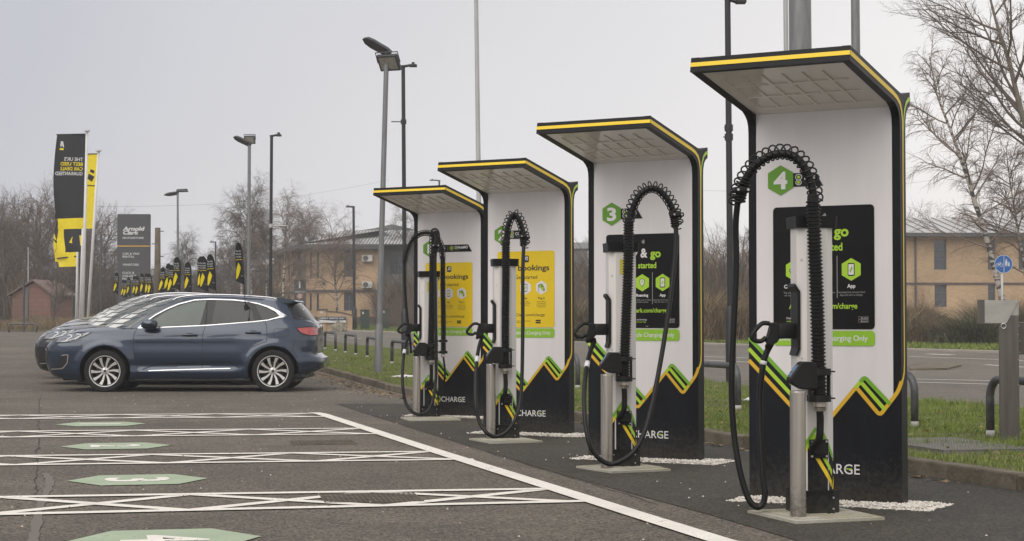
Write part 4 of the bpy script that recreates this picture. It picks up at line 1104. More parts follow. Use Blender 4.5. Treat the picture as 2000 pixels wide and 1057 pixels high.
def both(name, m, parent, fn, smooth=False):
    for fl_ in (False, True): mb = MB(); fn(mb, fl_); mb.build(name, m, parent, smooth=smooth)
def make_wheel(root, cx, cz, side):
    y0 = side*.945; s = -side     # s points inwards
    mb = MB(); h = lambda v: v*s
    prof = [(.232, h(.01)), (.262, h(.0)), (.30, h(-.006)), (.335, h(.0)), (.348, h(.018)), (.352, h(.05)), (.352, h(.17)), (.345, h(.205)), (.30, h(.225)), (.24, h(.22))]
    rimo = MB()
    rimo.lathe([(.262, h(.012)), (.268, h(.006)), (.262, h(.000)), (.246, h(.002)), (.246, h(.03)), (.240, h(.12)), (.245, h(.21))], 40, 0, 'y', (cx, y0, cz))
    # ten swept spokes
    for i in range(10):
        a = 2*PI*i/10+.06
        def P_(r_, w_, dy, tw): 
            return [(cx+r_*math.cos(a+tw)-w_*math.sin(a+tw)*sg, y0+h(dy), cz+r_*math.sin(a+tw)+w_*math.cos(a+tw)*sg) for sg in (1, -1)]
        A = P_(.045, .010, .035, 0)+P_(.14, .016, .026, .04)+P_(.252, .030, .010, -.05)
        B = [(x, y+h(.035), z) for x, y, z in A]
        rimo.add(A+B, [(0, 1, 3, 2), (2, 3, 5, 4), (6, 8, 9, 7), (8, 10, 11, 9), (0, 2, 8, 6), (2, 4, 10, 8), (1, 7, 9, 3), (3, 9, 11, 5)])
    rimo.lathe([(.0, h(.022)), (.028, h(.022)), (.032, h(.027)), (.060, h(.034)), (.066, h(.05)), (.066, h(.08))], 24, 0, 'y', (cx, y0, cz))
    w = rimo.build('wheel', rim_m, root, smooth=35)
    mb.lathe(prof, 48, 0, 'y', (cx, y0, cz)); mb.build('tyre', tyre_m, w, smooth=40)
    mb = MB(); mb.lathe([(.0, h(.085)), (.165, h(.085)), (.165, h(.10)), (.0, h(.10))], 32, 0, 'y', (cx, y0, cz)); mb.lathe([(.0, h(.135)), (.24, h(.135))], 32, 1, 'y', (cx, y0, cz)); 
    mb.build('brake_disc', [rimd, arch_m], w)
    mb = MB()
    for i in range(5):
        a = 2*PI*i/5+.2; mb.tube([(cx+.045*math.cos(a), y0+h(.026), cz+.045*math.sin(a)), (cx+.045*math.cos(a), y0+h(.034), cz+.045*math.sin(a))], .007, 6)
    mb.tube([(cx, y0+h(.018), cz), (cx, y0+h(.024), cz)], .022, 16); mb.build('hub_cap', trim, w)
    return w
def make_car():
    root = thing('parked_car', 'dark blue five-door sport utility car, nearest of the row, side on to the bays', 'car', (0, 0, 0), 0, 'cars parked in a row')
    N = 110; U = se_pts(5.4, 4.8, N, 2.5)
    V, Fc = loft([[bodypt(s, u) for u in U] for s in [i/30 for i in range(31)]], lambda x, y: interp(x, cr)*min(1, abs(y)/.7), N)
    body = mesh_obj('body', V, Fc, [blue_p, arch_m], None)
    # cut the wheel housings
    for cx, cz, r_ in ((WF[0], WF[1]+.005, .425), (WR[0], WR[1]+.005, .418)):
        for sd in (-1, 1):
            cb = MB(); cb.lathe([(.0005, 0), (r_, 0), (r_, .42), (.0005, .42)], 56, 0, 'y', (cx, -1.05 if sd < 0 else .63, cz))
            cut = cb.build('cut', arch_m)
            bm = bmesh.new(); bm.from_mesh(cut.data); bmesh.ops.remove_doubles(bm, verts=bm.verts, dist=.001); bmesh.ops.recalc_face_normals(bm, faces=bm.faces); bm.to_mesh(cut.data); bm.free()
            md = body.modifiers.new('b', 'BOOLEAN'); md.operation = 'DIFFERENCE'; md.solver = 'EXACT'; md.object = cut; md.material_mode = 'TRANSFER'
            me = bpy.data.meshes.new_from_object(body.evaluated_get(bpy.context.evaluated_depsgraph_get()))
            body.modifiers.clear(); old = body.data; body.data = me; bpy.data.meshes.remove(old); bpy.data.objects.remove(cut)
    body.data.name = 'body'
    body.data.polygons.foreach_set('use_smooth', [True]*len(body.data.polygons)); body.data.set_sharp_from_angle(angle=R(32))
    body.parent = root
    tb = [bvh_of(body)]
    U2 = se_pts(3.3, 4.2, N, 2.2)
    V, Fc = loft([[ghpt(s, u) for u in U2] for s in [i/16 for i in range(17)]], lambda x, y: interp(x, crr)*min(1, abs(y)/.55), N)
    gh = mesh_obj('roof', V, Fc, [blue_p], root)
    gh.data.polygons.foreach_set('use_smooth', [True]*len(gh.data.polygons)); gh.data.set_sharp_from_angle(angle=R(50))
    tg = [bvh_of(gh)]; ta = tb+tg
    # --- side glass
    dlo = [Z(*p) for p in ((695, 303), (740, 262), (800, 218), (870, 180), (950, 146), (1050, 121), (1150, 116), (1300, 120), (1400, 131), (1470, 145), (1530, 166), (1590, 197), (1640, 224), (1540, 252), (1440, 262), (1290, 274), (1130, 286), (900, 297))]
    both('pillar_trim', trim, root, lambda mb, f: decal(mb, dlo, tg, .004, 0, .07, flip=f), True)
    panes = [('window', [Z(*p) for p in ((742, 295), (790, 250), (850, 205), (920, 170), (980, 148), (1060, 130), (1128, 126), (1098, 284), (900, 292))], glass_f),
             ('window', [Z(*p) for p in ((1192, 125), (1300, 130), (1390, 141), (1435, 200), (1448, 255), (1300, 268), (1172, 277))], glass_r),
             ('window', [Z(*p) for p in ((1448, 148), (1510, 166), (1560, 190), (1600, 218), (1610, 228), (1530, 245), (1500, 248), (1470, 195))], glass_r)]
    for nm, p, m in panes:
        both(nm, m, root, lambda mb, f: decal(mb, p, tg, .008, 0, .07, flip=f), True)
    def chs(mb, f):
        decal_line(mb, dlo[:13]+[dlo[13]], .017, tg, .013, 0, .08, flip=f)
        decal_line(mb, [Z(*p) for p in ((690, 304), (900, 297), (1130, 287), (1290, 275), (1440, 263), (1540, 252), (1640, 226))], .013, tg, .013, 0, .08, flip=f)
        decal(mb, [Z(*p) for p in ((1500, 150), (1560, 170), (1610, 196), (1655, 222), (1640, 234), (1560, 247), (1612, 226), (1575, 190), (1530, 166))], tg, .0135, 0, .08, flip=f)
    both('chrome_surround', chrome, root, chs)
    # --- windscreen and rear glass: patches in (y, z) projected along x
    def wpoly(zl, wl, zh, wh, n=8): return [(-wl, zl), (wl, zl), (wh, zh), (-wh, zh)]
    mb = MB(); decal(mb, wpoly(1.02, .80, 1.548, .60), tg, .004, 0, .07, 'front'); ws = mb.build('windscreen', glass_w, root, smooth=True)
    mb = MB(); decal(mb, wpoly(1.18, .70, 1.47, .58), tg, .004, 0, .07, 'rear'); mb.build('rear_window', glass_r, root, smooth=True)
    rnd = random.Random(7); mb = MB()
    for r_ in range(6):
        z0 = 1.065+r_*.083; wmx = .70-.038*r_; x = -wmx
        while x < wmx-.12:
            w_ = rnd.uniform(.09, .19); m_ = 0 if rnd.random() < .82 else 1
            decal(mb, [(x, z0), (x+w_, z0), (x+w_, z0+(.060 if m_ == 0 else .045)), (x, z0+(.060 if m_ == 0 else .045))], tg, .007, m_, .035, 'front')
            if m_ == 0 and rnd.random() < .35:
                for q in range(3): decal(mb, [(x+.02, z0+.012+q*.018), (x+w_-.03, z0+.012+q*.018), (x+w_-.03, z0+.019+q*.018), (x+.02, z0+.019+q*.018)], tg, .009, 2, .035, 'front')
            x += w_+rnd.uniform(.02, .075)
    mb.build('price_sheets', [stk_w, stk_y, stk_k], ws)
    # wipers and cowl
    mb = MB(); decal(mb, wpoly(.985, .82, 1.035, .81), tg, .006, 0, .07, 'front'); mb.build('cowl', trim, root)
    for yy in (-.62, .05):
        mb = MB(); P_ = []
        for i in range(8):
            q = tg[0].ray_cast(Vector((-2, yy+i*.075, 1.05+i*.007)), Vector((1, 0, 0)))[0]; P_.append(q+Vector((-.022, 0, .01)))
        mb.tube(P_, .009, 6); mb.build('wiper', trim, root)
    # --- door shut lines, handles, fuel flap
    gaps = [[Z(*p) for p in ((686, 312), (672, 340), (668, 400), (676, 470), (690, 540), (697, 615))], [Z(*p) for p in ((1133, 292), (1121, 340), (1117, 420), (1117, 560), (1119, 640))],
            [Z(*p) for p in ((1520, 262), (1532, 290), (1536, 340), (1535, 390))], [Z(*p) for p in ((1440, 428), (1500, 402), (1535, 390))], [Z(*p) for p in ((350, 400), (420, 376), (500, 372))][:0] or [Z(*p) for p in ((1128, 118), (1136, 200), (1133, 288))]]
    mb = MB()
    for g in gaps[:4]: line_both(mb, round_corners(g, .03), .008, tb, .0025, 0)
    line_both(mb, gaps[4], .008, tg, .0095, 0)
    fl = rrect(Z(1578, 0)[0], Z(0, 363)[1], Z(1675, 0)[0], Z(0, 308)[1], .05); line_both(mb, fl+[fl[0]], .005, tb, .0025, 0)
    line_both(mb, [Z(*p) for p in ((1715, 380), (1700, 440), (1735, 500))], .005, tb, .0025, 0)
    line_both(mb, [Z(*p) for p in ((330, 405), (340, 450), (318, 520))], .005, tb, .0025, 0)
    line_both(mb, [Z(*p) for p in ((160, 330), (200, 322), (330, 302), (420, 296), (560, 292), (640, 296))], .006, ta, .0025, 0)
    line_both(mb, [Z(*p) for p in ((1735, 553), (1800, 552))], .006, tb, .0025, 0)
    line_both(mb, [Z(*p) for p in ((100, 470), (125, 425), (170, 402), (260, 396), (330, 380))], .006, tb, .0025, 0)
    line_both(mb, [Z(*p) for p in ((120, 600), (200, 603), (310, 606))], .012, tb, .0025, 0)
    mb.build('panel_gap', gap_shade_m, body)
    for cx, cy in ((1035, 349), (1447, 333)):
        for sd in (-1, 1):
            x, z = Z(cx, cy); h_ = tb[0].ray_cast(Vector((x, sd*6, z)), Vector((0, -sd, 0)))[0]; Y0 = h_.y
            mb = MB(); pts = [(x-.125, Y0+sd*.004, z-.002), (x-.105, Y0+sd*.028, z), (x-.04, Y0+sd*.036, z+.006), (x+.05, Y0+sd*.036, z+.006), (x+.11, Y0+sd*.028, z), (x+.125, Y0+sd*.004, z-.002)]
            mb.tube(pts, [.012, .016, .017, .017, .016, .012], 8); mb.build('door_handle', blue_p, root, smooth=True)
            mb = MB(); decal(mb, [(x+.075*math.cos(a), z+.004+.032*math.sin(a)) for a in [2*PI*i/14 for i in range(14)]], tb, .002, 0, .3, flip=sd > 0); mb.build('handle_recess_shade', gap_shade_m, body)  # flat dark oval painted as the shade of the hollow behind the handle
    # --- sill: crease line painted as undercut shade, chrome strip
    both('sill_strip', chrome, root, lambda mb, f: decal_line(mb, [Z(*p) for p in ((770, 581), (900, 576), (1115, 570), (1300, 566))], .013, tb, .006, 0, .08, flip=f))
    both('sill_crease_shade', gap_shade_m, body, lambda mb, f: decal_line(mb, [Z(*p) for p in ((730, 573), (790, 548), (880, 538), (1115, 528), (1290, 524), (1360, 562))], .014, tb, .0025, 0, .08, flip=f))
    mb = MB(); mb.box(1.36, -.88, .175, 3.38, .88, .235, 0, bev=.02); mb.box(.20, -.68, .19, .55, .68, .26, 0, bev=.02); mb.box(4.05, -.75, .22, 4.28, .75, .30, 0, bev=.02); mb.box(.5, -.62, .16, 4.1, .62, .22, 0); mb.build('underbody', trim, root)
    # --- lamps
    hl = [Z(*p) for p in ((145, 398), (170, 365), (215, 345), (280, 333), (390, 328), (365, 345), (310, 372), (220, 396))]
    for sd in (False, True):
        mb = MB(); decal(mb, hl, tb, .006, 0, .05, flip=sd); h1 = mb.build('headlight', lampc, root, smooth=True)
        mb = MB(); decal_line(mb, round_corners([Z(225, 388), Z(240, 372), Z(262, 362), Z(248, 351), Z(225, 352)], .02), .012, tb, .010, 0, .06, flip=sd)
        decal_line(mb, round_corners([Z(285, 378), Z(300, 364), Z(322, 354), Z(308, 343), Z(285, 344)], .02), .012, tb, .010, 0, .06, flip=sd); mb.build('running_light', lampw, h1)
        mb = MB(); decal_line(mb, hl+[hl[0]], .008, tb, .008, 0, .06, flip=sd); mb.build('lamp_rim', trim, h1)
        tl = [Z(*p) for p in ((1722, 303), (1780, 297), (1845, 296), (1862, 300), (1850, 350), (1800, 352), (1750, 335))]
        mb = MB(); decal(mb, tl, tb, .006, 0, .05, flip=sd); t1 = mb.build('tail_light', lampr, root, smooth=True)
        mb = MB(); decal(mb, [Z(*p) for p in ((1848, 303), (1872, 304), (1872, 345), (1846, 342))], tb, .010, 0, .04, flip=sd); mb.build('reversing_lens', lampw, t1)
        mb = MB(); decal_line(mb, tl[:1]+tl[1:]+tl[:1], .012, tb, .009, 0, .06, flip=sd); mb.build('lamp_rim', trim, t1)
        fg = [Z(*p) for p in ((150, 560), (195, 490), (245, 480), (235, 530), (205, 566))]
        mb = MB(); decal(mb, fg, tb, .004, 0, .05, flip=sd); fo = mb.build('air_intake', trim, root, smooth=True)
        mb = MB(); decal_line(mb, round_corners([Z(196, 482), Z(243, 475), Z(236, 530), Z(205, 566), Z(120, 572)], .03), .020, tb, .010, 0, .05, flip=sd); mb.build('intake_chrome', chrome, fo)
    # --- grille and plates
    mb = MB(); decal(mb, [(-.62, .45), (.62, .45), (.74, .66), (.66, .75), (-.66, .75), (-.74, .66)], tb, .005, 0, .08, 'front'); g = mb.build('grille', trim, root, smooth=True)
    mb = MB()
    for zz in (.52, .58, .64, .70):
        for yy in [-.63+i*.09 for i in range(15)]: decal(mb, [(yy, zz), (yy+.04, zz), (yy+.04, zz+.022), (yy, zz+.022)], tb, .012, 0, .2, 'front')
    mb.build('grille_studs', chrome, g)
    mb = MB(); decal(mb, [(-.26, .40), (.26, .40), (.26, .51), (-.26, .51)], tb, .022, 0, .3, 'front'); mb.build('number_plate', plate_m, root)
    # --- rear bumper step, dark insert, spoiler, rails, fin
    mb = MB(); side_to_both(mb, [Z(*p) for p in ((1838, 425), (1868, 422), (1868, 478), (1832, 478))], tb, .004, 0, .05); side_to_both(mb, [Z(*p) for p in ((1830, 590), (1900, 520), (1912, 555), (1880, 590))], tb, .004, 0, .05); mb.build('bumper_insert', trim, root)
    mb = MB(); prof = [(3.90, 1.555), (4.05, 1.550), (4.20, 1.522), (4.245, 1.505), (4.20, 1.493), (4.05, 1.455), (3.93, 1.44)]
    mb.prism([(3.78, 1.575), (3.92, 1.563), (4.07, 1.535), (4.115, 1.512), (4.07, 1.506), (3.95, 1.488), (3.80, 1.47)], -.60, .60); mb.build('spoiler', blue_p, root)
    mb = MB(); mb.prism([(3.84, 1.469), (3.95, 1.487), (4.07, 1.505), (4.105, 1.5105), (4.06, 1.495), (3.96, 1.46), (3.84, 1.44)], -.585, .585); mb.build('spoiler_underside', trim, root)  # dark slab added so the lower tip shows no green reflection
    both('quarter_glass', glass_r, root, lambda mb, f: decal(mb, [Z(*p) for p in ((1655, 168), (1700, 170), (1735, 192), (1825, 262), (1705, 208))], ta, .006, 0, .05, flip=f), True)
    both('rear_pillar_trim', chrome, root, lambda mb, f: decal_line(mb, [Z(1745, 178), Z(1795, 219), Z(1838, 260)], .024, ta, .010, 0, .08, flip=f))
    for sd in (-1, 1):
        mb = MB(); P_ = []
        for x in (2.02, 2.12, 2.35, 2.7, 3.1, 3.5, 3.72, 3.80):
            h_ = tg[0].ray_cast(Vector((x, sd*.56, 3)), Vector((0, 0, -1)))[0]; P_.append(h_+Vector((0, 0, .030 if 2.1 < x < 3.75 else .0)))
        mb.tube(smooth_path(P_, 4), .014, 8); mb.build('roof_rail', chrome, root, smooth=True)
    mb = MB(); h_ = tg[0].ray_cast(Vector((3.78, 0, 3)), Vector((0, 0, -1)))[0].z
    mb.add([(3.70, -.016, h_-.01), (3.70, .016, h_-.01), (3.84, .018, h_-.01), (3.84, -.018, h_-.01), (3.84, 0, h_+.045), (3.81, 0, h_+.035)], [(0, 1, 5), (1, 2, 4, 5), (2, 3, 4), (3, 0, 5, 4), (0, 3, 2, 1)]); mb.build('roof_aerial', trim, root)
    # --- mirrors
    for sd in (-1, 1):
        mb = MB(); c = Vector((1.735, sd*1.02, 1.125)); xs = Z(790, 272)
        for t in (0,):
            V_ = []; nseg, nr_ = 10, 14
            o = len(mb.v)
            for i in range(nseg+1):
                f = i/nseg; yy = sd*(.90+.235*f); prof_r = math.sqrt(max(0, 1-(2*f-1)**2))**.5
                for j in range(nr_):
                    a = 2*PI*j/nr_; ca, sa = math.cos(a), math.sin(a)
                    rx = .155*prof_r*abs(ca)**.7*math.copysign(1, ca)*(1 if ca < 0 else .8); rz = .085*prof_r*abs(sa)**.8*math.copysign(1, sa)
                    mb.v.append((c.x+rx, yy, c.z+rz+.01*f))
            for i in range(nseg):
                for j in range(nr_): mb.f.append([o+i*nr_+j, o+i*nr_+(j+1) % nr_, o+(i+1)*nr_+(j+1) % nr_, o+(i+1)*nr_+j]); mb.m.append(0)
        m_ = mb.build('door_mirror', blue_p, root, smooth=True)
        mb = MB(); mb.box(1.66, min(sd*.80, sd*.96), 1.045, 1.80, max(sd*.80, sd*.96), 1.095, 0, bev=.015); mb.tube([(1.60, sd*1.138, 1.145), (1.82, sd*1.138, 1.135)], .006, 6); mb.build('mirror_stalk', trim, m_)
    for cx, cz in (WF, WR):
        for sd in (-1, 1): make_wheel(root, cx, cz, sd)
    return root
CAR = make_car()
CAR_X0 = -7.742
CAR.location = (CAR_X0, 31.66, gz(31.66)*0)

# the rest of the row
def recolor(root, m):
    for ch in root.children_recursive:
        for i, sl in enumerate(ch.material_slots):
            if sl.material == blue_p: sl.link = 'OBJECT'; ch.material_slots[i].material = m
row = [(black_p, 2.85, -.20, 'black sport utility car parked second in the row, behind the dark blue one'), (silver_p, 5.6, -.15, 'silver car parked third in the row'), (red_p, 8.3, -.02, 'red car parked fourth in the row'),
       (grey_p, 11.2, .08, 'grey car parked fifth in the row'), (white_p, 14.0, .15, 'white car parked sixth in the row'), (black_p, 17.0, .8, 'black car parked seventh in the row, mostly hidden'), (silver_p, 20.0, .9, 'silver car parked eighth in the row, mostly hidden'),
       (white_p, 23.2, .9, 'farthest white car at the end of the visible row')]
ROWD = Vector((-.2457, .969, 0))
CARS = [CAR]
for m, t, dx, lb in row:
    c = copy_tree(CAR); p = Vector((CAR_X0+dx, 31.66, 0))+ROWD*t; c.location = (p.x, p.y, gz(p.y)); c.scale = (.985, 1, [0, 1.0, 1.035, 1.02, 1.04, 1.05, 1.0, 1.03, 1.0][len(CARS)]); c['label'] = lb; recolor(c, m); CARS.append(c)
# ================================================================= feather flags on the cars
fl_k = pm('flag_black', (.017, .018, .021), .75, var=.15, scale=4); fl_y = pm('flag_yellow', (.78, .62, .01), .7, var=.05); fl_w = pm('flag_white', (.6, .6, .6), .7)
pole_w = pm('pole_white', (.60, .59, .58), .45, var=.08, scale=2); galvp = pm('galvanised_pole', (.20, .205, .205), .5, metal=.45, var=.15, scale=2.5, stretch=(6, 6, 1)); polek = pm('pole_black', (.014, .014, .016), .45, var=.2)
galvl = pm('galvanised_pale', (.42, .42, .41), .5, metal=.3, var=.12, scale=1.5, stretch=(4, 4, 1))
def feather():
    root = thing('feather_flag', 'black feather flag with yellow shape clipped to the dark blue car, nearest of the flags', 'flag', (0, 0, 0), 0, 'feather flags on the parked cars')
    edge = [(0, 0), (0, .30), (-.004, .52), (-.025, .62), (-.065, .685), (-.125, .72)]
    edge = smooth_path([(a, 0, b) for a, b in edge], 4)
    mb = MB(); mb.tube([(0.0, 0, -.34)]+[tuple(p) for p in edge], .0075, 6); mb.build('pole', polek, root, smooth=True)
    # the cloth ripples a little; front and back share one thin sheet
    def cloth(pts, off, name, m, par):
        mb = MB(); bm = bmesh.new(); bm.faces.new([bm.verts.new((x, 0, z)) for x, z in pts])
        for k in range(1, 12):
            bmesh.ops.bisect_plane(bm, geom=bm.verts[:]+bm.edges[:]+bm.faces[:], plane_co=(-.03*k, 0, 0), plane_no=(1, 0, 0))
        bmesh.ops.triangulate(bm, faces=bm.faces); bm.verts.index_update()
        for s in (1, -1):
            mb.add([(v.co.x, .012*math.sin(v.co.x*22+v.co.z*5)+off*s, v.co.z) for v in bm.verts], [[v.index for v in f.verts] for f in bm.faces])
            if off == 0: break
        bm.free(); return mb.build(name, m, par, normals=False)
    out = [(-p.x*-1, p.z) for p in edge]
    sh = [(p.x, p.z) for p in edge]+[(-.30+.02, .70), (-.29, .03+.04), (-.0, 0)]
    sh = [(0, .0)]+[(p.x-.004, p.z) for p in edge[1:]]+[(-.165, .715), (-.28, .62) if False else (-.215, .69), (-.245, .60), (-.250, .09)]
    c = cloth(sh, 0, 'cloth', fl_k, root)
    cloth([(-.240, .13), (-.228, .27), (-.17, .39), (-.10, .31), (-.115, .28), (-.19, .14), (-.235, .11)], .003, 'emblem', fl_y, root)
    mb = MB()
    for s in (1, -1):
        for i, t in enumerate(("The UK's", 'best used', 'car deals,')):
            text(mb, t, -.235, -.07, .565-i*.045, .595-i*.045, -.016*s, 0, .01, flip=s < 0)
        text(mb, 'guaranteed', -.235, -.05, .430, .455, -.016*s, 1, .01, flip=s < 0)
        text(mb, 'arnoldclark', -.11, -.03, .16, .175, -.016*s, 0, .0, flip=s < 0)
    mb.build('lettering', [fl_w, fl_y], root)
    mb = MB(); mb.prism([(-.045, -.33), (.045, -.33), (.0, -.42)], -.006, .006); mb.build('window_clip', polek, root)
    return root
FF = feather()
fl = [(477, 566, 30.62, 'black feather flag clipped to the dark blue car, tallest and nearest of the flags', 0), (422, 572, 35.9, 'black feather flag second from the right, just right of a close pair', 0), (407, 574, 36.6, 'black feather flag with big yellow shape, third from the right', 1),
      (401, 570, 38.3, 'black feather flag partly hidden behind the third from the right', 0), (373.6, 572, 42.0, 'black feather flag standing alone between the two groups', 2), (352, 570, 38.8, 'tallest black feather flag of the group right of the wooden pole', 0),
      (340, 570, 43.0, 'black feather flag with low yellow shape inside the group right of the wooden pole', 1), (333, 570, 43.8, 'black feather flag at the left of the group by the wooden pole', 0), (321, 570, 48.0, 'black feather flag right beside the wooden pole', 0)]
for i, (x, y, Y) in enumerate(((299, 0, 57), (293, 0, 58.5), (283, 0, 60), (273, 0, 62), (267, 0, 64), (255, 0, 68), (248, 0, 72), (243, 0, 74), (230, 0, 59))):
    fl.append((x, y, Y, ['small far feather flag just left of the wooden pole', 'small far feather flag at the right edge of the grey sign tower', 'small far feather flag, second in front of the sign tower from its right edge', 'small far feather flag at the middle right of the sign tower foot', 'small far feather flag at the middle of the sign tower foot', 'small far feather flag at the middle left of the sign tower foot', 'small far feather flag, second in front of the sign tower from its left edge', 'small far feather flag just inside the left edge of the sign tower', 'small far feather flag left of the grey sign tower'][i], 0))
for i, (x, y, Y, lb, v) in enumerate(fl):
    o = FF if i == 0 else copy_tree(FF)
    zt_ = [2.37, 2.45, 2.43, 2.47, 2.44, 2.47, 2.40, 2.45, 2.45][i] if i < 9 else 2.46+.03*((i*7) % 3)
    o.location = (xat(x, Y), Y, zt_-.72+gz(Y)*.9); o.rotation_euler = (0, R((i*37 % 9)-4), R(50-(i*23 % 24))); o['label'] = lb
    if i == 0: o.location.z = 1.77
    o.scale = (.68, 1, 1)

# ================================================================= big banners on flagpoles
def banner(px_top, py_top, px_bot, Y, w, h, col, label, drop=.08, seed=0, txt=False, emblem=None, cross=None):
    T = at(px_top, py_top, Y); B = Vector((xat(px_bot, Y), Y, gz(Y)))
    ax = (T-B).normalized(); foot = B
    root = thing('banner_pole', label, 'flagpole', tuple(B), 0, 'white flagpoles with banners')
    t = T-B
    mb = MB(); mb.tube([(0, 0, 0), tuple(t)], [.055, .045], 12); mb.build('pole', pole_w, root, smooth=True)
    mb = MB(); mb.tube([tuple(t), tuple(t+Vector((0, 0, .05)))], .10, 12); mb.build('finial', pole_w, root)
    top = t-Vector((0, 0, drop)); mb = MB(); mb.tube([tuple(top), tuple(top+Vector((-w-.03, 0, -.02)))], .018, 8); mb.build('arm', polek, root)
    rnd = random.Random(seed); ph = rnd.uniform(0, 6)
    nx, nz_ = 14, 24
    def P_(u, v, o=0.0):   # u 0..1 from the pole outwards, v 0..1 downwards
        bow = .10*math.sin(PI*min(1, v*1.1))*u
        return Vector((top.x-.04-u*(w-.04)-bow*(1 if w > .5 else .5)+t.x/t.z*(-v*h), o+.07*math.sin(u*7+ph+v*2.2)*u*(.3+v)+.03*math.sin(v*9+u*4+ph)*u, top.z-.02-v*h+.03*u*math.sin(v*5)))
    mb = MB()
    mb.add([P_(i/nx, j/nz_) for j in range(nz_+1) for i in range(nx+1)], [(j*(nx+1)+i, j*(nx+1)+i+1, (j+1)*(nx+1)+i+1, (j+1)*(nx+1)+i) for j in range(nz_) for i in range(nx)])
    cl = mb.build('banner', {'k': fl_k, 'y': fl_y}[col], root, smooth=True)
    def on_cloth(mb, vs, fs, mi):
        for o in (-.006, .006): mb.add([P_(u, v, o) for u, v in vs], fs, mi)
    if txt:
        mb = MB(); x = 0
        for s_, z0, mi in (("THE UK'S", .32, 0), ('BEST USED', .377, 1), ('CAR DEALS', .434, 1), ('GUARANTEED', .491, 0)):
            wd = {"THE UK'S": .60, 'BEST USED': .72, 'CAR DEALS': .72, 'GUARANTEED': .88}[s_]
            vs, fs = text_geo(s_, .02); a = min(v.x for v in vs); b = max(v.x for v in vs); tp = max(v.y for v in text_geo('H', .02)[0])
            on_cloth(mb, [(.07+(v.x-a)/(b-a)*wd, z0-(v.y/tp)*.040) for v in vs], fs, mi)       # runs outwards from the pole: seen reversed from this side
        on_cloth(mb, [(.70, .16), (.76, .085), (.84, .085), (.84, .15), (.79, .15), (.79, .12), (.74, .16)], [(0, 1, 2, 3, 4, 5, 6)], 0)
        on_cloth(mb, [(.70, .175), (.84, .168), (.86, .19), (.72, .195)], [(0, 1, 2, 3)], 1)
        mb.build('banner_lettering', [fl_w, fl_y], cl)
    if emblem:
        mb = MB()
        for sh_ in emblem: on_cloth(mb, sh_, [tuple(range(len(sh_)))], 0)
        mb.build('banner_emblem', fl_k if col == 'y' else fl_y, cl)
    return root
banner(170, 257, 160.5, 60, .97, 2.72, 'k', 'white flagpole with the tall black banner lettered in white and yellow, seen from behind', txt=True, seed=1)
banner(192.5, 296, 169, 63.5, 1.26, 2.56, 'y', 'leaning white flagpole with a yellow banner, farthest right of the flagpoles', seed=2, emblem=[[(.04, .30), (.2, .26), (.22, .33), (.10, .37)], [(.05, .22), (.16, .20), (.17, .24), (.06, .26)], [(.0, .418), (.30, .414), (.30, .426), (.0, .430)]])
banner(163, 402, 155.5, 78, .70, 1.85, 'k', 'white flagpole with a black banner crossed by a yellow band', seed=3, emblem=[[(.0, .62), (.55, .66), (.75, .78), (.0, .86)]])
banner(152.5, 428, 148.5, 84, 1.0, 1.82, 'y', 'white flagpole with a torn-looking yellow banner edged in black, lower left of the group', seed=4, emblem=[[(.75, .0), (1, .0), (1, .3), (.88, .5), (.84, .25)], [(.86, .5), (1, .45), (1, .8), (.9, .7)], [(.0, .86), (.9, .9), (.95, .93), (.0, .9)]])
banner(151, 470, 152.0, 96, .96, 1.25, 'y', 'farthest white flagpole with a small yellow banner near its top', seed=5, emblem=[[(.3, .2), (.6, .25), (.6, .6), (.35, .5)]])

# ================================================================= lamps and poles
lampg = pm('lamp_grey', (.055, .057, .06), .5, var=.15); lampglass = pm('flood_glass', (.22, .21, .17), .15, var=.2, scale=20)
def led_head(root, c, yaw, pitch, L=.62, w=.26, name='lamp_head', m=None, roll=R(32)):
    M = Matrix.Translation(c) @ Matrix.Rotation(yaw, 4, 'Z') @ Matrix.Rotation(pitch, 4, 'Y') @ Matrix.Rotation(roll, 4, 'X')
    mb = MB(); pts = [(0, .07), (.10, .12), (.45, .13), (.58, .10), (L, .0)]
    top = [(x, y) for x, y in pts]+[(x, -y) for x, y in pts[::-1]][1:]
    n = len(top); mb.add([M @ Vector((x, y, -.02)) for x, y in top]+[M @ Vector((x*.96, y*.8, .055)) for x, y in top], [(i, (i+1) % n, n+(i+1) % n, n+i) for i in range(n)]+[tuple(range(n))[::-1], tuple(range(n, 2*n))])
    return mb.build(name, m or lampg, root)
def flood(root, c, yaw, pitch, s=.40):
    M = Matrix.Translation(c) @ Matrix.Rotation(yaw, 4, 'Z') @ Matrix.Rotation(pitch, 4, 'X')
    mb = MB(); mb.box(-s/2, -.03, -s/2*.8, s/2, .05, s/2*.8, 0, bev=.015, M=M)
    for i in range(7): mb.box(-s*.4+i*s*.13, .05, -s*.34, -s*.4+i*s*.13+.01, .085, s*.34, 0, M=M)
    f = mb.build('floodlight', lampg, root)
    mb = MB(); mb.box(-s*.40, -.034, -s*.30, s*.40, -.0305, s*.30, 0, M=M); mb.build('glass', lampglass, f)
    mb = MB(); mb.tube([M @ Vector((-s/2-.02, .01, 0)), M @ Vector((-s/2-.02, .03, s*.5)), M @ Vector((s/2+.02, .03, s*.5)), M @ Vector((s/2+.02, .01, 0))], .014, 6); mb.build('bracket', lampg, f)
    return f
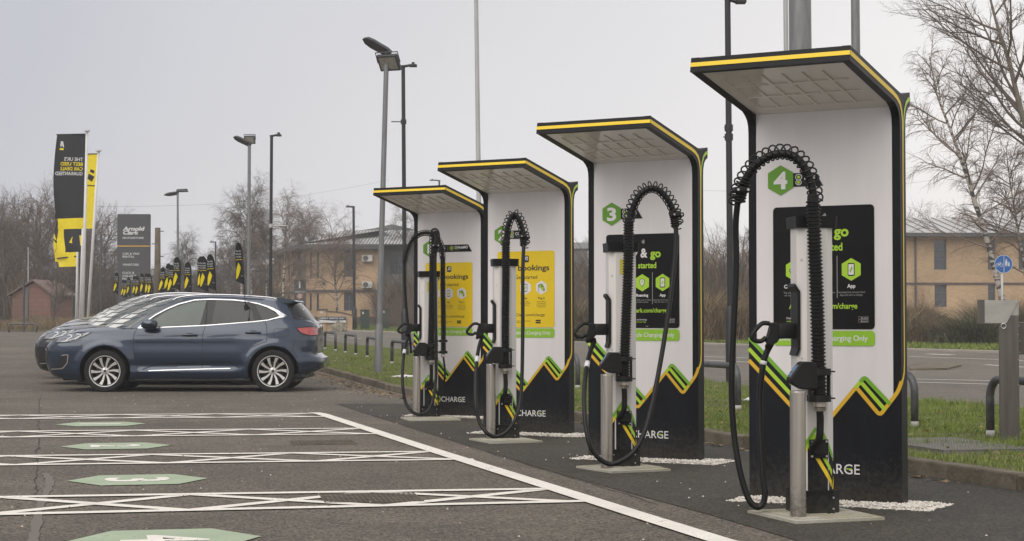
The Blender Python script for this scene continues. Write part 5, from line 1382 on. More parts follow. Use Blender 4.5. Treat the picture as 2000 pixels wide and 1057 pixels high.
def pole(root, T, r0, r1, m, sleeve=None, z0=0.0):
    mb = MB(); mb.tube([(0, 0, z0), tuple(T)], [r0, r1], 14); mb.build('pole', m, root, smooth=30)
    if sleeve:
        h, r = sleeve; k = Vector(T)/T[2]
        mb = MB(); mb.tube([tuple(k*0), tuple(k*h), tuple(k*(h+.12))], [r, r, r0*1.05], 14); mb.build('base_sleeve', m, root, smooth=30)
        mb = MB(); mb.box(-r*1.6, -r*1.6, -.02, r*1.6, r*1.6, .02); mb.build('base_plate', m, root)
def pole_root(name, label, cat, px, py, Y, group=None):
    T = at(px, py, Y); return T
def lamp(label, pxb, pxt, pyt, Y, r0, r1, m, sleeve=None, heads=(), arm=None, bracket=None, name='street_lamp', cat='street lamp', group='lamp posts'):
    B = Vector((xat(pxb, Y), Y, gz(Y)+(.08 if kerbx(Y) < xat(pxb, Y) < roadl(Y)-.4 else .0)))
    T = at(pxt, pyt, Y)-B; root = thing(name, label, cat, tuple(B), 0, group); pole(root, T, r0, r1, m, sleeve)
    s = Y/F
    if arm:   # arm (dx px, dy px), then a flat LED head
        mb = MB(); a = Vector((arm[0]*s, -.05, -arm[1]*s)); mb.tube([tuple(T-Vector((0, 0, .02))), tuple(T+Vector((0, 0, .03)))], r1*1.25, 10); mb.tube([tuple(T), tuple(T+a*.5)], r1*.7, 8); mb.build('arm', m, root)
        h = MB(); d = 1 if arm[0] > 0 else -1; c = T+a*.45; e = T+a
        h.box(min(c.x, e.x), -.11, c.z-.035, max(c.x, e.x), .11, c.z+.03, 0, bev=.012); h.box((c.x+e.x)/2-.04, -.04, c.z+.03, (c.x+e.x)/2+.04, .04, c.z+.09); h.build('lamp_head', m, root)
    if bracket:
        for (py, dx, th) in bracket:
            z = at(0, py, Y).z-B.z; k = Vector(T)*(z/T.z); mb = MB(); mb.tube([tuple(k-Vector((0, 0, .06))), tuple(k+Vector((0, 0, .06)))], r0*1.3, 10); mb.tube([tuple(k), tuple(k+Vector((dx*s, -.03, .0)))], th, 8); mb.build('bracket', m if th < .02 else galvl, root)
    return root, T
r1_, T = lamp('tall grey floodlight mast on the grass, with a long lamp head and a square floodlight', 738.5, 755, 112, 37.7, .062, .050, galvp, (.86, .085))
led_head(r1_, T+Vector((.08, 0, .06)), R(180), R(-30), .66); flood(r1_, T+Vector((.05, -.05, -.12)), R(-22), R(38), .46)
mb = MB(); mb.tube([tuple(T), tuple(T+Vector((0, 0, .14)))], .035, 8); mb.tube([tuple(T+Vector((-.15, 0, .0))), tuple(T+Vector((.18, 0, .02)))], .016, 6); mb.build('head_mount', lampg, r1_)
lamp('black lamp post rising behind the left edge of charging station 1', 791.5, 787.5, 130, 50, .062, .052, polek, (1.15, .105), arm=(27, -4), bracket=[(238, -24, .014)])
r3, T = lamp('grey twin-head mast left of the black lamp post, above the blue car', 485.5, 487, 285, 62, .062, .055, galvp, (1.0, .09))
led_head(r3, T+Vector((.05, 0, .02)), R(180), R(-26), .66); flood(r3, T+Vector((.02, -.02, .20)), R(-12), R(18), .36)
mb = MB(); mb.tube([tuple(T), tuple(T+Vector((0, 0, .1)))], .06, 8); mb.build('head_mount', lampg, r3)
lamp('black lamp post with a white side arm, behind the rear of the blue car', 528, 530.5, 266, 60, .056, .050, polek, (1.2, .10), arm=(19, -4), bracket=[(441, 31, .022)])
r5, T = lamp('far grey mast with two flat lamp heads above the feather flags', 348.5, 347, 378, 92, .065, .05, galvp)
led_head(r5, T+Vector((.05, 0, .02)), R(180), R(8), .75); led_head(r5, T+Vector((-.05, -.05, .12)), R(20), R(-4), .38, name='lamp_head')
lamp('black lamp post beyond the road in front of the brick office', 692.5, 690.5, 404, 104, .085, .07, polek, (1.2, .14), arm=(-15, 0))
lamp('grey lamp post tip showing above the canopy of station 1', 858, 858, 353, 118, .08, .06, lampg, arm=(-19, -2))
lamp('tall pale mast rising behind the canopy of station 2 past the top of the photo', 939.5, 929.5, -40, 45, .068, .050, galvl, name='steel_mast', cat='mast', group='tall masts behind the chargers')
r9, T = lamp('tall black lamp post between stations 3 and 4, its wide base beside the hoop barrier', 1427.5, 1421, -2, 34.3, .062, .055, polek, (1.32, .098), arm=(36, 12), bracket=[(250, -9, .012), (268, -11, .012)])
lamp('thick grey galvanised column above the canopy of station 4', 1568, 1562, -40, 30, .20, .18, galvp, name='steel_mast', cat='mast', group='tall masts behind the chargers')
lamp('thin pale pole left of the thick grey column above station 4', 1541, 1534, -40, 31.5, .045, .04, galvl, name='steel_mast', cat='mast', group='tall masts behind the chargers')
lamp('grey pole right of the thick column above station 4', 1677, 1670, -40, 28, .072, .066, galvp, name='steel_mast', cat='mast', group='tall masts behind the chargers')
lamp('small far lamp post among the bare trees right of the flagpoles', 197, 197, 459, 112, .06, .05, lampg, arm=(10, 0))
lamp('small far lamp post between the feather flags and the birches', 422, 421, 473, 130, .06, .05, lampg, arm=(-11, 0))
lamp('thin grey post standing before the brick shed', 46.5, 46.5, 546, 99, .06, .06, lampg, name='post', cat='post', group=None)
lamp('tall thin pale pole behind the brick shed', 56, 55, 483, 118, .05, .04, galvl, name='post', cat='post', group=None)
# wooden telegraph pole with step irons
wood = pm('tarred_wood', (.11, .085, .06), .9, var=.25, scale=4)
Y = 80; B = Vector((xat(307.5, Y), Y, gz(Y))); tp = thing('telegraph_pole', 'brown wooden telegraph pole right of the grey sign tower', 'telegraph pole', tuple(B)); T = at(308, 445, Y)-B
mb = MB(); mb.tube([(0, 0, 0), tuple(T)], [.17, .12], 12); mb.build('pole', wood, tp, smooth=True)
mb = MB()
for i in range(7): z = T.z-.15-i*.55; mb.tube([(-.26 if i % 2 else 0, 0, z), (0 if i % 2 else .26, 0, z)], .02, 5)
mb.build('step_iron', lampg, tp)
# overhead cables
wire = pm('cable_dark', (.12, .12, .12), .7)
for i, (a, b, lb) in enumerate((((-60, 398, 120), (760, 352, 200), 'faint overhead cable high above the flagpoles and birches'), ((1340, 372, 150), (2100, 300, 160), 'faint overhead cable behind stations 3 and 4'))):
    A, B = at(*a), at(*b); mb = MB(); mb.tube([A.lerp(B, t/20)-Vector((0, 0, 1.2*math.sin(PI*t/20))) for t in range(21)], .008, 4); tag(mb.build('overhead_cable', wire), lb, 'cable', 'overhead cables')

# ================================================================= hoop barriers
hm = pm('hoop_galvanised', (.045, .05, .055), .5, metal=.3, var=.3, scale=9, col2=(.12, .12, .115)); hz = pm('hoop_bare_zinc', (.36, .35, .33), .6, var=.2, scale=20)
HX = lambda y: interp(y, [(12, 5.75), (14.8, 5.05), (17.12, 4.43), (18.68, 4.07), (22.4, 2.74), (29.8, 1.06), (40.1, -2.10), (42.6, -2.77), (47.7, -3.74), (52.3, -4.72), (56.8, -5.75)])
hoops = [(56.8, 54.4, 'farthest hoop barrier, right beside the tail of the blue car'), (52.3, 50.0, 'second farthest hoop barrier on the grass'), (47.7, 45.4, 'hoop barrier behind the foot of the grey floodlight mast'), (42.6, 40.1, 'hoop barrier behind the left edge of charger 1'),
         (32.2, 29.8, 'hoop barrier showing at the right edge of station 2'), (24.9, 22.4, 'hoop barrier between stations 3 and 4'), (21.0, 18.68, 'hoop barrier showing at the right edge of station 4'), (17.12, 14.85, 'hoop barrier behind the steel pedestal at the right edge')]
for ya, yb, lb in hoops:
    A = Vector((HX(ya), ya, gz(ya)+.08)); B = Vector((HX(yb), yb, gz(yb)+.08)); root = thing('hoop_barrier', lb, 'barrier', tuple((A+B)/2), 0, 'galvanised hoop barriers along the grass')
    c = (A+B)/2; h = .545; d = (B-A); d.z = 0; L = d.length; d.normalize(); r_ = .17
    P_ = [A-c, A-c+Vector((0, 0, h-r_))]
    for i in range(1, 8): t = PI/2*i/8; P_.append(A-c+Vector((0, 0, h-r_))+d*r_*(1-math.cos(t))+Vector((0, 0, r_*math.sin(t))))
    Q = [B-c, B-c+Vector((0, 0, h-r_))]
    for i in range(1, 8): t = PI/2*i/8; Q.append(B-c+Vector((0, 0, h-r_))-d*r_*(1-math.cos(t))+Vector((0, 0, r_*math.sin(t))))
    mb = MB(); mb.tube(P_+Q[::-1], .039, 14); mb.build('hoop', hm, root, smooth=True)
    for e in (A-c, B-c): mb = MB(); mb.tube([tuple(e), tuple(e+Vector((0, 0, .07)))], .0402, 14); mb.build('bare_foot', hz, root, smooth=True)
# ================================================================= steel pedestal, sign, cabinets at the right
sp = pm('pedestal_steel', (.135, .125, .108), .38, metal=.75, var=.12, scale=3, stretch=(8, 8, .6)); spl = pm('pedestal_head_steel', (.40, .385, .35), .4, metal=.7, var=.12, scale=6)
def pedestal(px, py, label, yaw):
    f = gr(px, py); root = thing('steel_pedestal', label, 'pedestal', (f.x, f.y, .08), yaw, 'stainless steel pedestals')
    mb = MB(); mb.box(-.085, -.075, 0, .085, .075, 1.13, 0, bev=.004)
    mb.prism([(-.085, 1.13), (.085, 1.13), (.085, 1.235), (-.02, 1.13)], -.0752, .0752) if False else None
    mb.build('column', sp, root)
    mb = MB(); prof = [(-.205, 1.06), (-.02, 1.06), (.088, 1.262), (-.205, 1.262)]
    mb.prism(prof, -.085, .085); mb.prism([(-.02, 1.131), (.085, 1.131), (.085, 1.254)], -.073, .073)
    hd = mb.build('head', spl, root); mb = MB(); mb.prism([(-.268, 1.055), (-.2052, 1.055), (-.2052, 1.266), (-.268, 1.266)], -.088, .088); mb.build('head_shaded_end', sp, root)  # left end of the head: its shade put into the darker steel colour
    mb = MB()
    for x, z in ((-.185, 1.08), (-.185, 1.245), (-.05, 1.08), (.065, 1.245)): mb.tube([(x, -.086, z), (x, -.091, z)], .005, 6)
    mb.build('rivet', boltm, hd)
    mb = MB(); mb.tube([(-.045+.022*math.cos(2*PI*i/12), -.088, 1.035+.022*math.sin(2*PI*i/12)) for i in range(13)], .004, 6); mb.build('ring', boltm, root)
    mb = MB()
    for i in range(4): mb.tube([(.078, -.076, .30+i*.22), (.078, -.081, .30+i*.22)], .004, 6)
    mb.build('column_rivet', boltm, root)
    return root
pedestal(1972, 884, 'brushed steel pedestal with slanted head standing in the grass at the right edge', R(-14))
p = thing('wall_cabinet', 'small grey steel cabinet cut by the right edge of the photo beside the pedestal', 'cabinet', (at(2012, 700, 16.6).x, 16.6, .08), R(-14)); mb = MB(); mb.box(-.10, -.08, .78, .16, .08, 1.07, 0, bev=.004); mb.build('box', sp, p); mb = MB(); mb.box(-.03, -.04, 0, .05, .04, .779); mb.build('post', sp, p)
mb = MB(); 
for z in (.80, .90, 1.04): mb.tube([(-.09, -.081, z), (-.09, -.087, z)], .005, 6)
mb.build('rivet', boltm, p)
Y = 58; B = Vector((xat(1958, Y), Y, gz(Y))); root = thing('cycle_path_sign', 'round blue sign with white bicycle and walking pair on a grey post', 'sign', tuple(B)); bl = pm('sign_blue', (.012, .10, .34), .4); c = at(1960, 516, Y)-B; rr = .292
mb = MB(); mb.tube([(0, .03, 0), (0, .03, c.z+.2)], .038, 10); mb.build('post', galvl, root, smooth=True)
mb = MB(); mb.tube([(c.x, -.01, c.z), (c.x, .0, c.z)], rr, 32); S_ = mb.build('disc', bl, root)
mb = MB(); y = -.014
flat_ribbon(mb, [(c.x+rr*.96*math.cos(2*PI*i/32), c.z+rr*.96*math.sin(2*PI*i/32)) for i in range(32)], .014, y, 0, True); flat_ribbon(mb, [(c.x+.01, c.z-rr*.9), (c.x+.01, c.z+rr*.9)], .016, y, 0)
for dx in (-.20, -.075): flat_ribbon(mb, [(c.x+dx+.045*math.cos(2*PI*i/12), c.z-.03+.045*math.sin(2*PI*i/12)) for i in range(12)], .012, y, 0, True)
flat_ribbon(mb, [(c.x-.20, c.z-.03), (c.x-.165, c.z+.04), (c.x-.10, c.z+.04), (c.x-.14, c.z-.03), (c.x-.165, c.z+.04)], .011, y, 0); flat_ribbon(mb, [(c.x-.075, c.z-.03), (c.x-.105, c.z+.06), (c.x-.08, c.z+.07)], .011, y, 0)
for dx, s_ in ((.085, 1), (.165, .68)):
    poly_flat(mb, [(c.x+dx+.022*s_*math.cos(2*PI*i/10), c.z-.09+.225*s_+.022*s_*math.sin(2*PI*i/10)) for i in range(10)], y, 0)
    poly_flat(mb, [(c.x+dx-.03*s_, c.z-.09+.195*s_), (c.x+dx+.03*s_, c.z-.09+.195*s_), (c.x+dx+.034*s_, c.z-.09+.09*s_), (c.x+dx+.022*s_, c.z-.09), (c.x+dx-.0*s_, c.z-.09+.07*s_), (c.x+dx-.03*s_, c.z-.09), (c.x+dx-.034*s_, c.z-.09+.09*s_)], y, 0)
mb.build('symbols', fl_w, S_)

# ================================================================= sign tower
tw = pm('sign_tower_grey', (.055, .056, .060), .5, var=.06, scale=1); orange = pm('sign_orange', (.60, .34, .03), .5)
Y = 95; x0, x1 = xat(229.3, Y), xat(292.8, Y); zt_ = at(0, 418.5, Y).z; g0 = gz(Y); cx = (x0+x1)/2
root = thing('sign_tower', 'tall grey sign tower with white lettering and a thin orange line', 'sign', (cx, Y, g0)); hw = (x1-x0)/2; s = Y/F
mb = MB(); mb.box(-hw, -.15, 0, hw, .15, zt_-g0, 0, bev=.02); tb_ = mb.build('slab', tw, root)
mb = MB(); zl = at(0, 481, Y).z-g0; mb.box(-hw-.004, -.156, zl-.025, hw+.004, .156, zl+.025); mb.build('orange_line', orange, tb_)
mb = MB()
for t, xa, xb, ya, yb, bo, sl_ in (('Arnold', 240, 281.5, 443.2, 450.6, .045, .22), ('Clark', 240, 271, 451.0, 458.2, .045, .22), ('MOTORSTORE', 240.2, 281, 463.2, 467, .012, 0), ('CAR & VAN', 240.2, 272.5, 493.8, 497.8, .012, 0), ('RENTAL', 240.2, 263.3, 499.6, 503.6, .012, 0), ('VANSTORE', 240.2, 271.8, 515.2, 519.2, .012, 0),
                       ('CLICK &', 240.2, 263.3, 531.1, 535, .012, 0), ('COLLECT', 240.2, 266.7, 537.1, 541, .012, 0), ('PICK-UP', 240.2, 264, 542.8, 546.6, .012, 0), ('POINT', 240.2, 257.5, 548.6, 552.5, .012, 0)):
    text(mb, t, xat(xa, Y)-cx, xat(xb, Y)-cx, at(0, yb, Y).z-g0, at(0, ya, Y).z-g0, -.158, 0, bo, slant=sl_)
mb.build('lettering', fl_w, tb_)

# ================================================================= litter and small debris
lit = pm('litter_white', (.62, .62, .6), .7)
for (px, py, w_, lb) in ((790, 746, .30, 'crumpled white plastic litter on the grass left of charger 1'), (1462, 803, .16, 'pale torn litter on the grass left of station 4')):
    f = gr(px, py); root = None; mb = MB(); rnd = random.Random(px)
    n = 9; P_ = [(rnd.uniform(-w_, w_), rnd.uniform(-.10, .10), rnd.uniform(.0, .05)) for i in range(n)]
    vs = [(0, 0, .05)]+[(w_*math.cos(2*PI*i/n)*rnd.uniform(.5, 1), .35*w_*math.sin(2*PI*i/n), rnd.uniform(0, .03)) for i in range(n)]
    mb.add(vs, [(0, 1+i, 1+(i+1) % n) for i in range(n)]); mb.add([(x, y, z-.01) for x, y, z in vs], [(0, 1+(i+1) % n, 1+i) for i in range(n)])
    o = mb.build('litter', lit); o.location = (f.x, f.y, .13); tag(o, lb, 'litter')
leafm = pm('dead_leaf', (.16, .10, .05), .9, var=.4, scale=30); leafm2 = pm('dead_leaf_pale', (.26, .19, .10), .9, var=.3, scale=30)
rnd = random.Random(5); mb = MB()
for i in range(1500):
    y = rnd.uniform(27, 41) if rnd.random() < .8 else rnd.uniform(13, 27); x = kerbx(y)-.14-abs(rnd.gauss(0, .28 if y > 27 else .06)); a = rnd.uniform(0, PI); r_ = rnd.uniform(.012, .032); g = gz(y)+.012
    mb.add([(x+r_*math.cos(a+q), y+r_*math.sin(a+q)*.7, g+rnd.uniform(-.004, .012)) for q in (0, 1.6, 3.1, 4.7)], [(0, 1, 2, 3)], 0 if rnd.random() < .6 else 1)
for i in range(900):
    y = rnd.uniform(12, 46); x = kerbx(y)+rnd.uniform(.1, 4.2); a = rnd.uniform(0, PI); r_ = rnd.uniform(.012, .03); g = gz(y)+.125
    mb.add([(x+r_*math.cos(a+q), y+r_*math.sin(a+q)*.7, g+rnd.uniform(-.01, .02)) for q in (0, 1.6, 3.1, 4.7)], [(0, 1, 2, 3)], 0 if rnd.random() < .6 else 1)
tag(mb.build('leaf_litter', [leafm, leafm2], normals=False), 'dead leaves and dirt gathered along the kerb behind the blue car', 'leaves', kind='stuff')
rnd = random.Random(9); mb = MB()
for i in range(420):
    y = rnd.uniform(9.3, 30); x = rnd.uniform(-y*.30, kerbx(y)-.2); r_ = rnd.uniform(.003, .009); 
    mb.add([(x+r_, y, .008), (x-r_, y+r_*.4, .008), (x, y-r_, .008), (x, y, .008+r_*1.2)], [(0, 1, 3), (1, 2, 3), (2, 0, 3)], 0 if rnd.random() < .5 else 1)
tag(mb.build('grit', [stone2, leafm], normals=False), 'loose grit and crumbs scattered over the asphalt', 'grit', kind='stuff')
# ================================================================= buildings
bk = brick_mat('buff_brick', (.52, .36, .215), (.43, .29, .17), (.38, .31, .23)); bkr = brick_mat('red_brick', (.26, .11, .075), (.20, .085, .06), (.22, .19, .17))
fas = pm('fascia_grey', (.075, .078, .082), .5, var=.08); roofm = pm('profiled_roof', (.48, .47, .45), .5, metal=.2, var=.08, scale=.6); roofd = pm('roof_side_grey', (.15, .15, .155), .6)
wing = pm('office_glass', (.035, .042, .055), .12, var=.3, scale=.5, spec=.8); winf = pm('window_frame_grey', (.09, .09, .095), .5); acm = pm('ac_unit_white', (.55, .54, .51), .5); pl_d = pm('brick_plinth', (.10, .085, .08), .9, var=.15)
clad = pm('grey_cladding', (.30, .31, .32), .5, var=.06, scale=.3); clad2 = pm('dark_cladding', (.17, .165, .155), .5, var=.08, scale=.3)
def bz(py, Y): return at(0, py, Y).z
def window(root, x0, z0, x1, z1, y, nx=1, nz_=1, par=None):
    mb = MB(); t = .05
    mb.box(x0, y-.05, z0, x0+t, y+.02, z1); mb.box(x1-t, y-.05, z0, x1, y+.02, z1); mb.box(x0+t, y-.05, z0, x1-t, y+.02, z0+t); mb.box(x0+t, y-.05, z1-t, x1-t, y+.02, z1)
    for i in range(1, nx): x = x0+(x1-x0)*i/nx; mb.box(x-.025, y-.045, z0+t, x+.025, y+.015, z1-t)
    for i in range(1, nz_): z = z0+(z1-z0)*i/nz_; mb.box(x0+t, y-.04, z-.025, x1-t, y+.01, z+.025)
    w_ = mb.build('window', winf, par or root)
    mb = MB(); mb.box(x0+t*.5, y-.012, z0+t*.5, x1-t*.5, y-.004, z1-t*.5); mb.build('pane', wing, w_)
    return w_
def wall_with_openings(mb, x0, x1, z0, z1, y0, y1, ops, mi=0):
    """front wall with real openings: vertical strips between the openings, blocks above and below"""
    xs = sorted(set([x0, x1]+[o[0] for o in ops]+[o[2] for o in ops]))
    for a, b in zip(xs, xs[1:]):
        if b-a < 1e-4: continue
        cut = sorted([(o[1], o[3]) for o in ops if o[0] < (a+b)/2 < o[2]]); z = z0
        for c, d in cut:
            if c > z: mb.box(a, y0, z, b, y1, c, mi)
            z = d
        if z < z1: mb.box(a, y0, z, b, y1, z1, mi)
# ---- left brick office, local x measured from px at its depth
Y = 135.0; X0 = xat(668, Y); g = gz(Y); s = Y/F
root = thing('office_building', 'buff brick two-storey office with grey roof beyond the road, left of the chargers', 'building', (X0, Y, g), R(0), 'brick offices across the road')
lx = lambda px: xat(px, Y)-X0; lz = lambda py: bz(py, Y)-g
zE = lz(487); z0 = -.5
main = [(lx(605), lz(544), lx(609), lz(492)), (lx(618.5), lz(544), lx(623), lz(492)), (lx(672), lz(541), lx(695), lz(489)), (lx(605), lz(607), lx(609), lz(573)), (lx(618.5), lz(607), lx(623), lz(573)), (lx(672), lz(607), lx(692), lz(572))]
mb = MB(); wall_with_openings(mb, lx(597), lx(742), z0, zE, 0, .3, main); mb.box(lx(597), .3, z0, lx(597)+.3, 14, zE); mb.box(lx(742)-.3, .3, z0, lx(742), 14, zE); mb.box(lx(597)+.3, 5, z0, lx(742)-.3, 5.3, zE); mb.build('wall', bk, root)
for q in main: window(root, q[0]+.002, q[1]+.002, q[2]-.002, q[3]-.002, .16, 2 if q[2]-q[0] > .5 else 1, 2)
mb = MB(); mb.box(lx(596.8), -.06, lz(571), lx(742.2), -.001, lz(566)); mb.build('string_course', pl_d, root)
mb = MB(); mb.box(lx(596.8), -.05, z0, lx(742.2), -.001, lz(619)); mb.build('plinth', pl_d, root)
# left return wing runs back and left
LW = thing('office_wing', 'shaded glazed wing receding from the left corner of the buff brick office', 'building', (xat(597, Y), Y, g), R(104.7), 'brick offices across the road')
ops = [(.6, lz(544), 4.6, lz(492)), (8.6, lz(544), 9.8, lz(496)), (.6, lz(607), 4.6, lz(573)), (8.6, lz(607), 9.8, lz(573)), (14.0, lz(544), 15.2, lz(496))]
mb = MB(); wall_with_openings(mb, .02, 18, z0, zE, -.3, -.002, ops); wl = mb.build('wall', bk, LW)
for q in ops: window(LW, q[0]+.002, q[1]+.002, q[2]-.002, q[3]-.002, -.12, 4 if q[2]-q[0] > 2 else 1, 2)
mb = MB(); mb.box(.02, .001, lz(571), 18, .05, lz(566)); mb.build('string_course', pl_d, LW)
mb = MB(); mb.box(-.8, -.35, zE, 18.6, .75, zE+.34); mb.build('eaves', fas, LW)
zt2 = bz(452, Y+9)-g
mb = MB(); q_ = [(-.8, .74, zE+.35), (18.6, .74, zE+.35), (16, -7, zt2), (3, -7, zt2)]; mb.add(q_, [(0, 1, 2, 3)]); mb.add([(x, y, z-.05) for x, y, z in q_], [(3, 2, 1, 0)]); mb.build('roof', roofm, LW)
# eaves and hipped roof with standing seams
mb = MB(); mb.box(lx(594), -.75, zE, lx(747), .35, zE+.17, 0); mb.box(lx(594), -.78, zE+.17, lx(747), .35, zE+.34, 0); mb.build('eaves', fas, root)
xa, xb = lx(594), lx(806); za = zE+.345
rf = [(xa, -.78, za), (xb, -.78, za), (xat(812, Y+9)-X0, 9, bz(450, Y+9)-g), (xat(672, Y+9)-X0, 9, bz(450, Y+9)-g)]
mb = MB(); mb.add(rf, [(0, 1, 2, 3)]); mb.add([(x, y, z-.06) for x, y, z in rf], [(3, 2, 1, 0)])
mb.add([rf[0], rf[3], (rf[3][0], 16, rf[3][2]), (xa, 16, za)], [(0, 1, 2, 3)])
rfo = mb.build('roof', roofm, root)
mb = MB()
for i in range(34):
    t = i/33; a = Vector(rf[0]).lerp(Vector(rf[1]), t); b = Vector(rf[3]).lerp(Vector(rf[2]), t); b2 = Vector((a.x, b.y, b.z))
    # seams run straight up the slope
    k = 1.0
    if a.x < rf[3][0]: k = max(.03, (a.x-xa)/(rf[3][0]-xa))
    e = Vector((a.x, a.y+(9+.78)*k, a.z+(rf[3][2]-za)*k)); mb.tube([tuple(a+Vector((0, 0, .03))), tuple(e+Vector((0, 0, .03)))], .035, 4)
mb.build('roof_seams', roofd, rfo)
hx = lambda px: xat(px, Y+11)-X0; hz2 = lambda py: bz(py, Y+11)-g
mb = MB(); mb.prism([(hx(690), hz2(452)), (hx(730), hz2(446)), (hx(765), hz2(438)), (hx(812), hz2(449)), (hx(812), hz2(470)), (hx(690), hz2(470))], 11, 24); mb.build('rear_roof', roofd, root)
# air conditioners
for px, py in ((717, 505), (717, 556.5)):
    mb = MB(); x, z = lx(px), lz(py); mb.box(x-.36, -.42, z-.24, x+.40, -.05, z+.24, 0, bev=.02); a = mb.build('air_conditioner', acm, root)
    mb = MB(); mb.tube([(x-.08, -.44, z), (x-.08, -.421, z)], .19, 20); mb.build('fan_grille', fas, a)
mb = MB(); mb.box(lx(630), -.12, lz(556), lx(635), -.01, lz(551)); mb.build('vent', fas, root)
# right-hand darker wing beyond the mast
root2 = thing('office_wing', 'darker hazy wing of the buff office behind the mast and station 1', 'building', (xat(742.3, Y), Y, g), 0, 'brick offices across the road'); W_ = xat(838, Y+6)-xat(742.3, Y)
ops = [(.6, lz(535), 1.9, lz(497)), (2.3, lz(535), 3.2, lz(497)), (.6, lz(600), 1.9, lz(570))]
mb = MB(); wall_with_openings(mb, .01, W_, z0, zE, 1.5, 1.8, ops); mb.build('wall', clad2, root2)
for q in ops: window(root2, q[0]+.002, q[1]+.002, q[2]-.002, q[3]-.002, 1.62, 2, 2)
mb = MB(); mb.box(.2, 1.2, zE, W_+.2, 2, zE+.33); mb.build('eaves', fas, root2)
# ---- right brick office
Y = 110.0; X0 = xat(1690, Y); g = gz(Y); zE = bz(463, Y)-g; lx = lambda px: xat(px, Y)-X0; lz = lambda py: bz(py, Y)-g
root = thing('office_building', 'buff brick office with pale roof behind the bare trees, right of station 4', 'building', (X0, Y, g), 0, 'brick offices across the road')
ops = [(lx(1825), lz(527), lx(1849), lz(468)), (lx(1825.5), lz(600), lx(1849), lz(557)), (lx(1930), lz(527), lx(1944), lz(470)), (lx(1930), lz(600), lx(1944), lz(553)), (lx(1990), lz(527), lx(2014), lz(468))]
mb = MB(); wall_with_openings(mb, 0, lx(2120), -.5, zE, 0, .3, ops); mb.box(0, .3, -.5, .3, 12, zE); mb.box(.3, 5, -.5, lx(2120)-.3, 5.3, zE); mb.build('wall', bk, root)
for q in ops: window(root, q[0]+.002, q[1]+.002, q[2]-.002, q[3]-.002, .16, 1, 3)
mb = MB(); mb.box(0, -.05, lz(556), lx(2120), -.001, lz(552)); mb.build('string_course', pl_d, root)
mb = MB(); mb.box(-.4, -.7, zE, lx(2120), .35, zE+.22); mb.build('eaves', fas, root)
mb = MB(); mb.tube([(lx(1788), -.06, -.4), (lx(1788), -.06, zE)], .055, 8); mb.build('downpipe', fas, root)
A = [(-.4, -.7, zE+.225), (lx(2120), -.7, zE+.225), (lx(2120), 8, lz(421)), (lx(1810), 8, lz(421))]; pk = lx(1775)
A = [(-.4, -.7, zE+.225), (lx(2120), -.7, zE+.225), (lx(2120), 8, lz(421)+.3), (lx(1812), 8, lz(421)+.3), ]
mb = MB(); mb.add(A, [(0, 1, 2, 3)]); mb.add([(x, y, z-.05) for x, y, z in A], [(3, 2, 1, 0)]); mb.add([A[0], A[3], (lx(1812), 15, A[3][2]), (-.4, 15, zE+.225)], [(0, 1, 2, 3)]); rfo = mb.build('roof', roofm, root)
mb = MB(); mb.tube([A[0], A[3]], .12, 6)
for i in range(26):
    x = lx(1800)+i*.62; k = min(1, max(.05, (x+.4)/(A[3][0]+.4))); mb.tube([(x, -.7, zE+.25), (x, -.7+8.7*k, zE+.25+(A[3][2]-zE-.225)*k)], .03, 4)
mb.build('roof_seams', roofd, rfo)
# ---- red brick shed
Y = 112.0; X0 = xat(66, Y); g = gz(Y); lx = lambda px: xat(px, Y)-X0; lz = lambda py: bz(py, Y)-g
root = thing('brick_shed', 'small red brick shed with a pitched roof at the far left', 'shed', (X0, Y, g), R(-10))
mb = MB(); mb.prism([(lx(21), -.4), (lx(101), -.4), (lx(101), lz(574)), (0, lz(552)), (lx(21), lz(574))], 0, 3.2); mb.build('wall', bkr, root)
mb = MB()
for a, b in (((lx(14), lz(578.5)), (0, lz(549))), ((0, lz(549)), (lx(110), lz(578.5)))): mb.prism([a, b, (b[0], b[1]+.1), (a[0], a[1]+.1)], -.25, 3.4)
mb.build('roof', pm('shed_tiles', (.17, .12, .10), .9, var=.2, scale=3), root)
mb = MB(); mb.box(lx(50), -.03, 0, lx(56), -.001, lz(560)); mb.build('pipe_cover', roofd, root)
# ---- grey warehouses
for nm, pa, pb, Y, pyt, m, lb in (('warehouse', 288, 462, 165, 527, clad, 'pale grey metal warehouse behind the feather flags'), ('warehouse', 424, 531, 172, 517, clad2, 'dark grey industrial block behind the birches, left of the buff office'), ('warehouse', 1085, 1148, 150, 474, clad, 'pale grey shed glimpsed between stations 2 and 3')):
    X0 = xat((pa+pb)/2, Y); g = gz(Y); root = thing('warehouse', lb, 'building', (X0, Y, g), 0, 'grey industrial sheds in the haze'); hw = (xat(pb, Y)-xat(pa, Y))/2; h = bz(pyt, Y)-g
    mb = MB(); mb.box(-hw, 0, -.5, hw, 14, h-.5, 0); mb.build('wall', clad2 if pyt == 474 else m, root)
    mb = MB(); n = int(hw*2/.6)
    for i in range(n): mb.box(-hw+i*.6+.1, -.03, .5, -hw+i*.6+.16, -.001, h-.5)
    mb.build('cladding_rib', roofd, root)
    mb = MB(); mb.prism([(-hw-.2, h-.5), (hw+.2, h-.5), (hw+.2, h), (-hw-.2, h)], -.2, 14.2); mb.build('roof', clad, root)
    if nm and pyt == 517:
        for i in range(3): window(root, -hw+1+i*1.5, 2.6, -hw+2.1+i*1.5, 4.4, -.06, 2, 2)
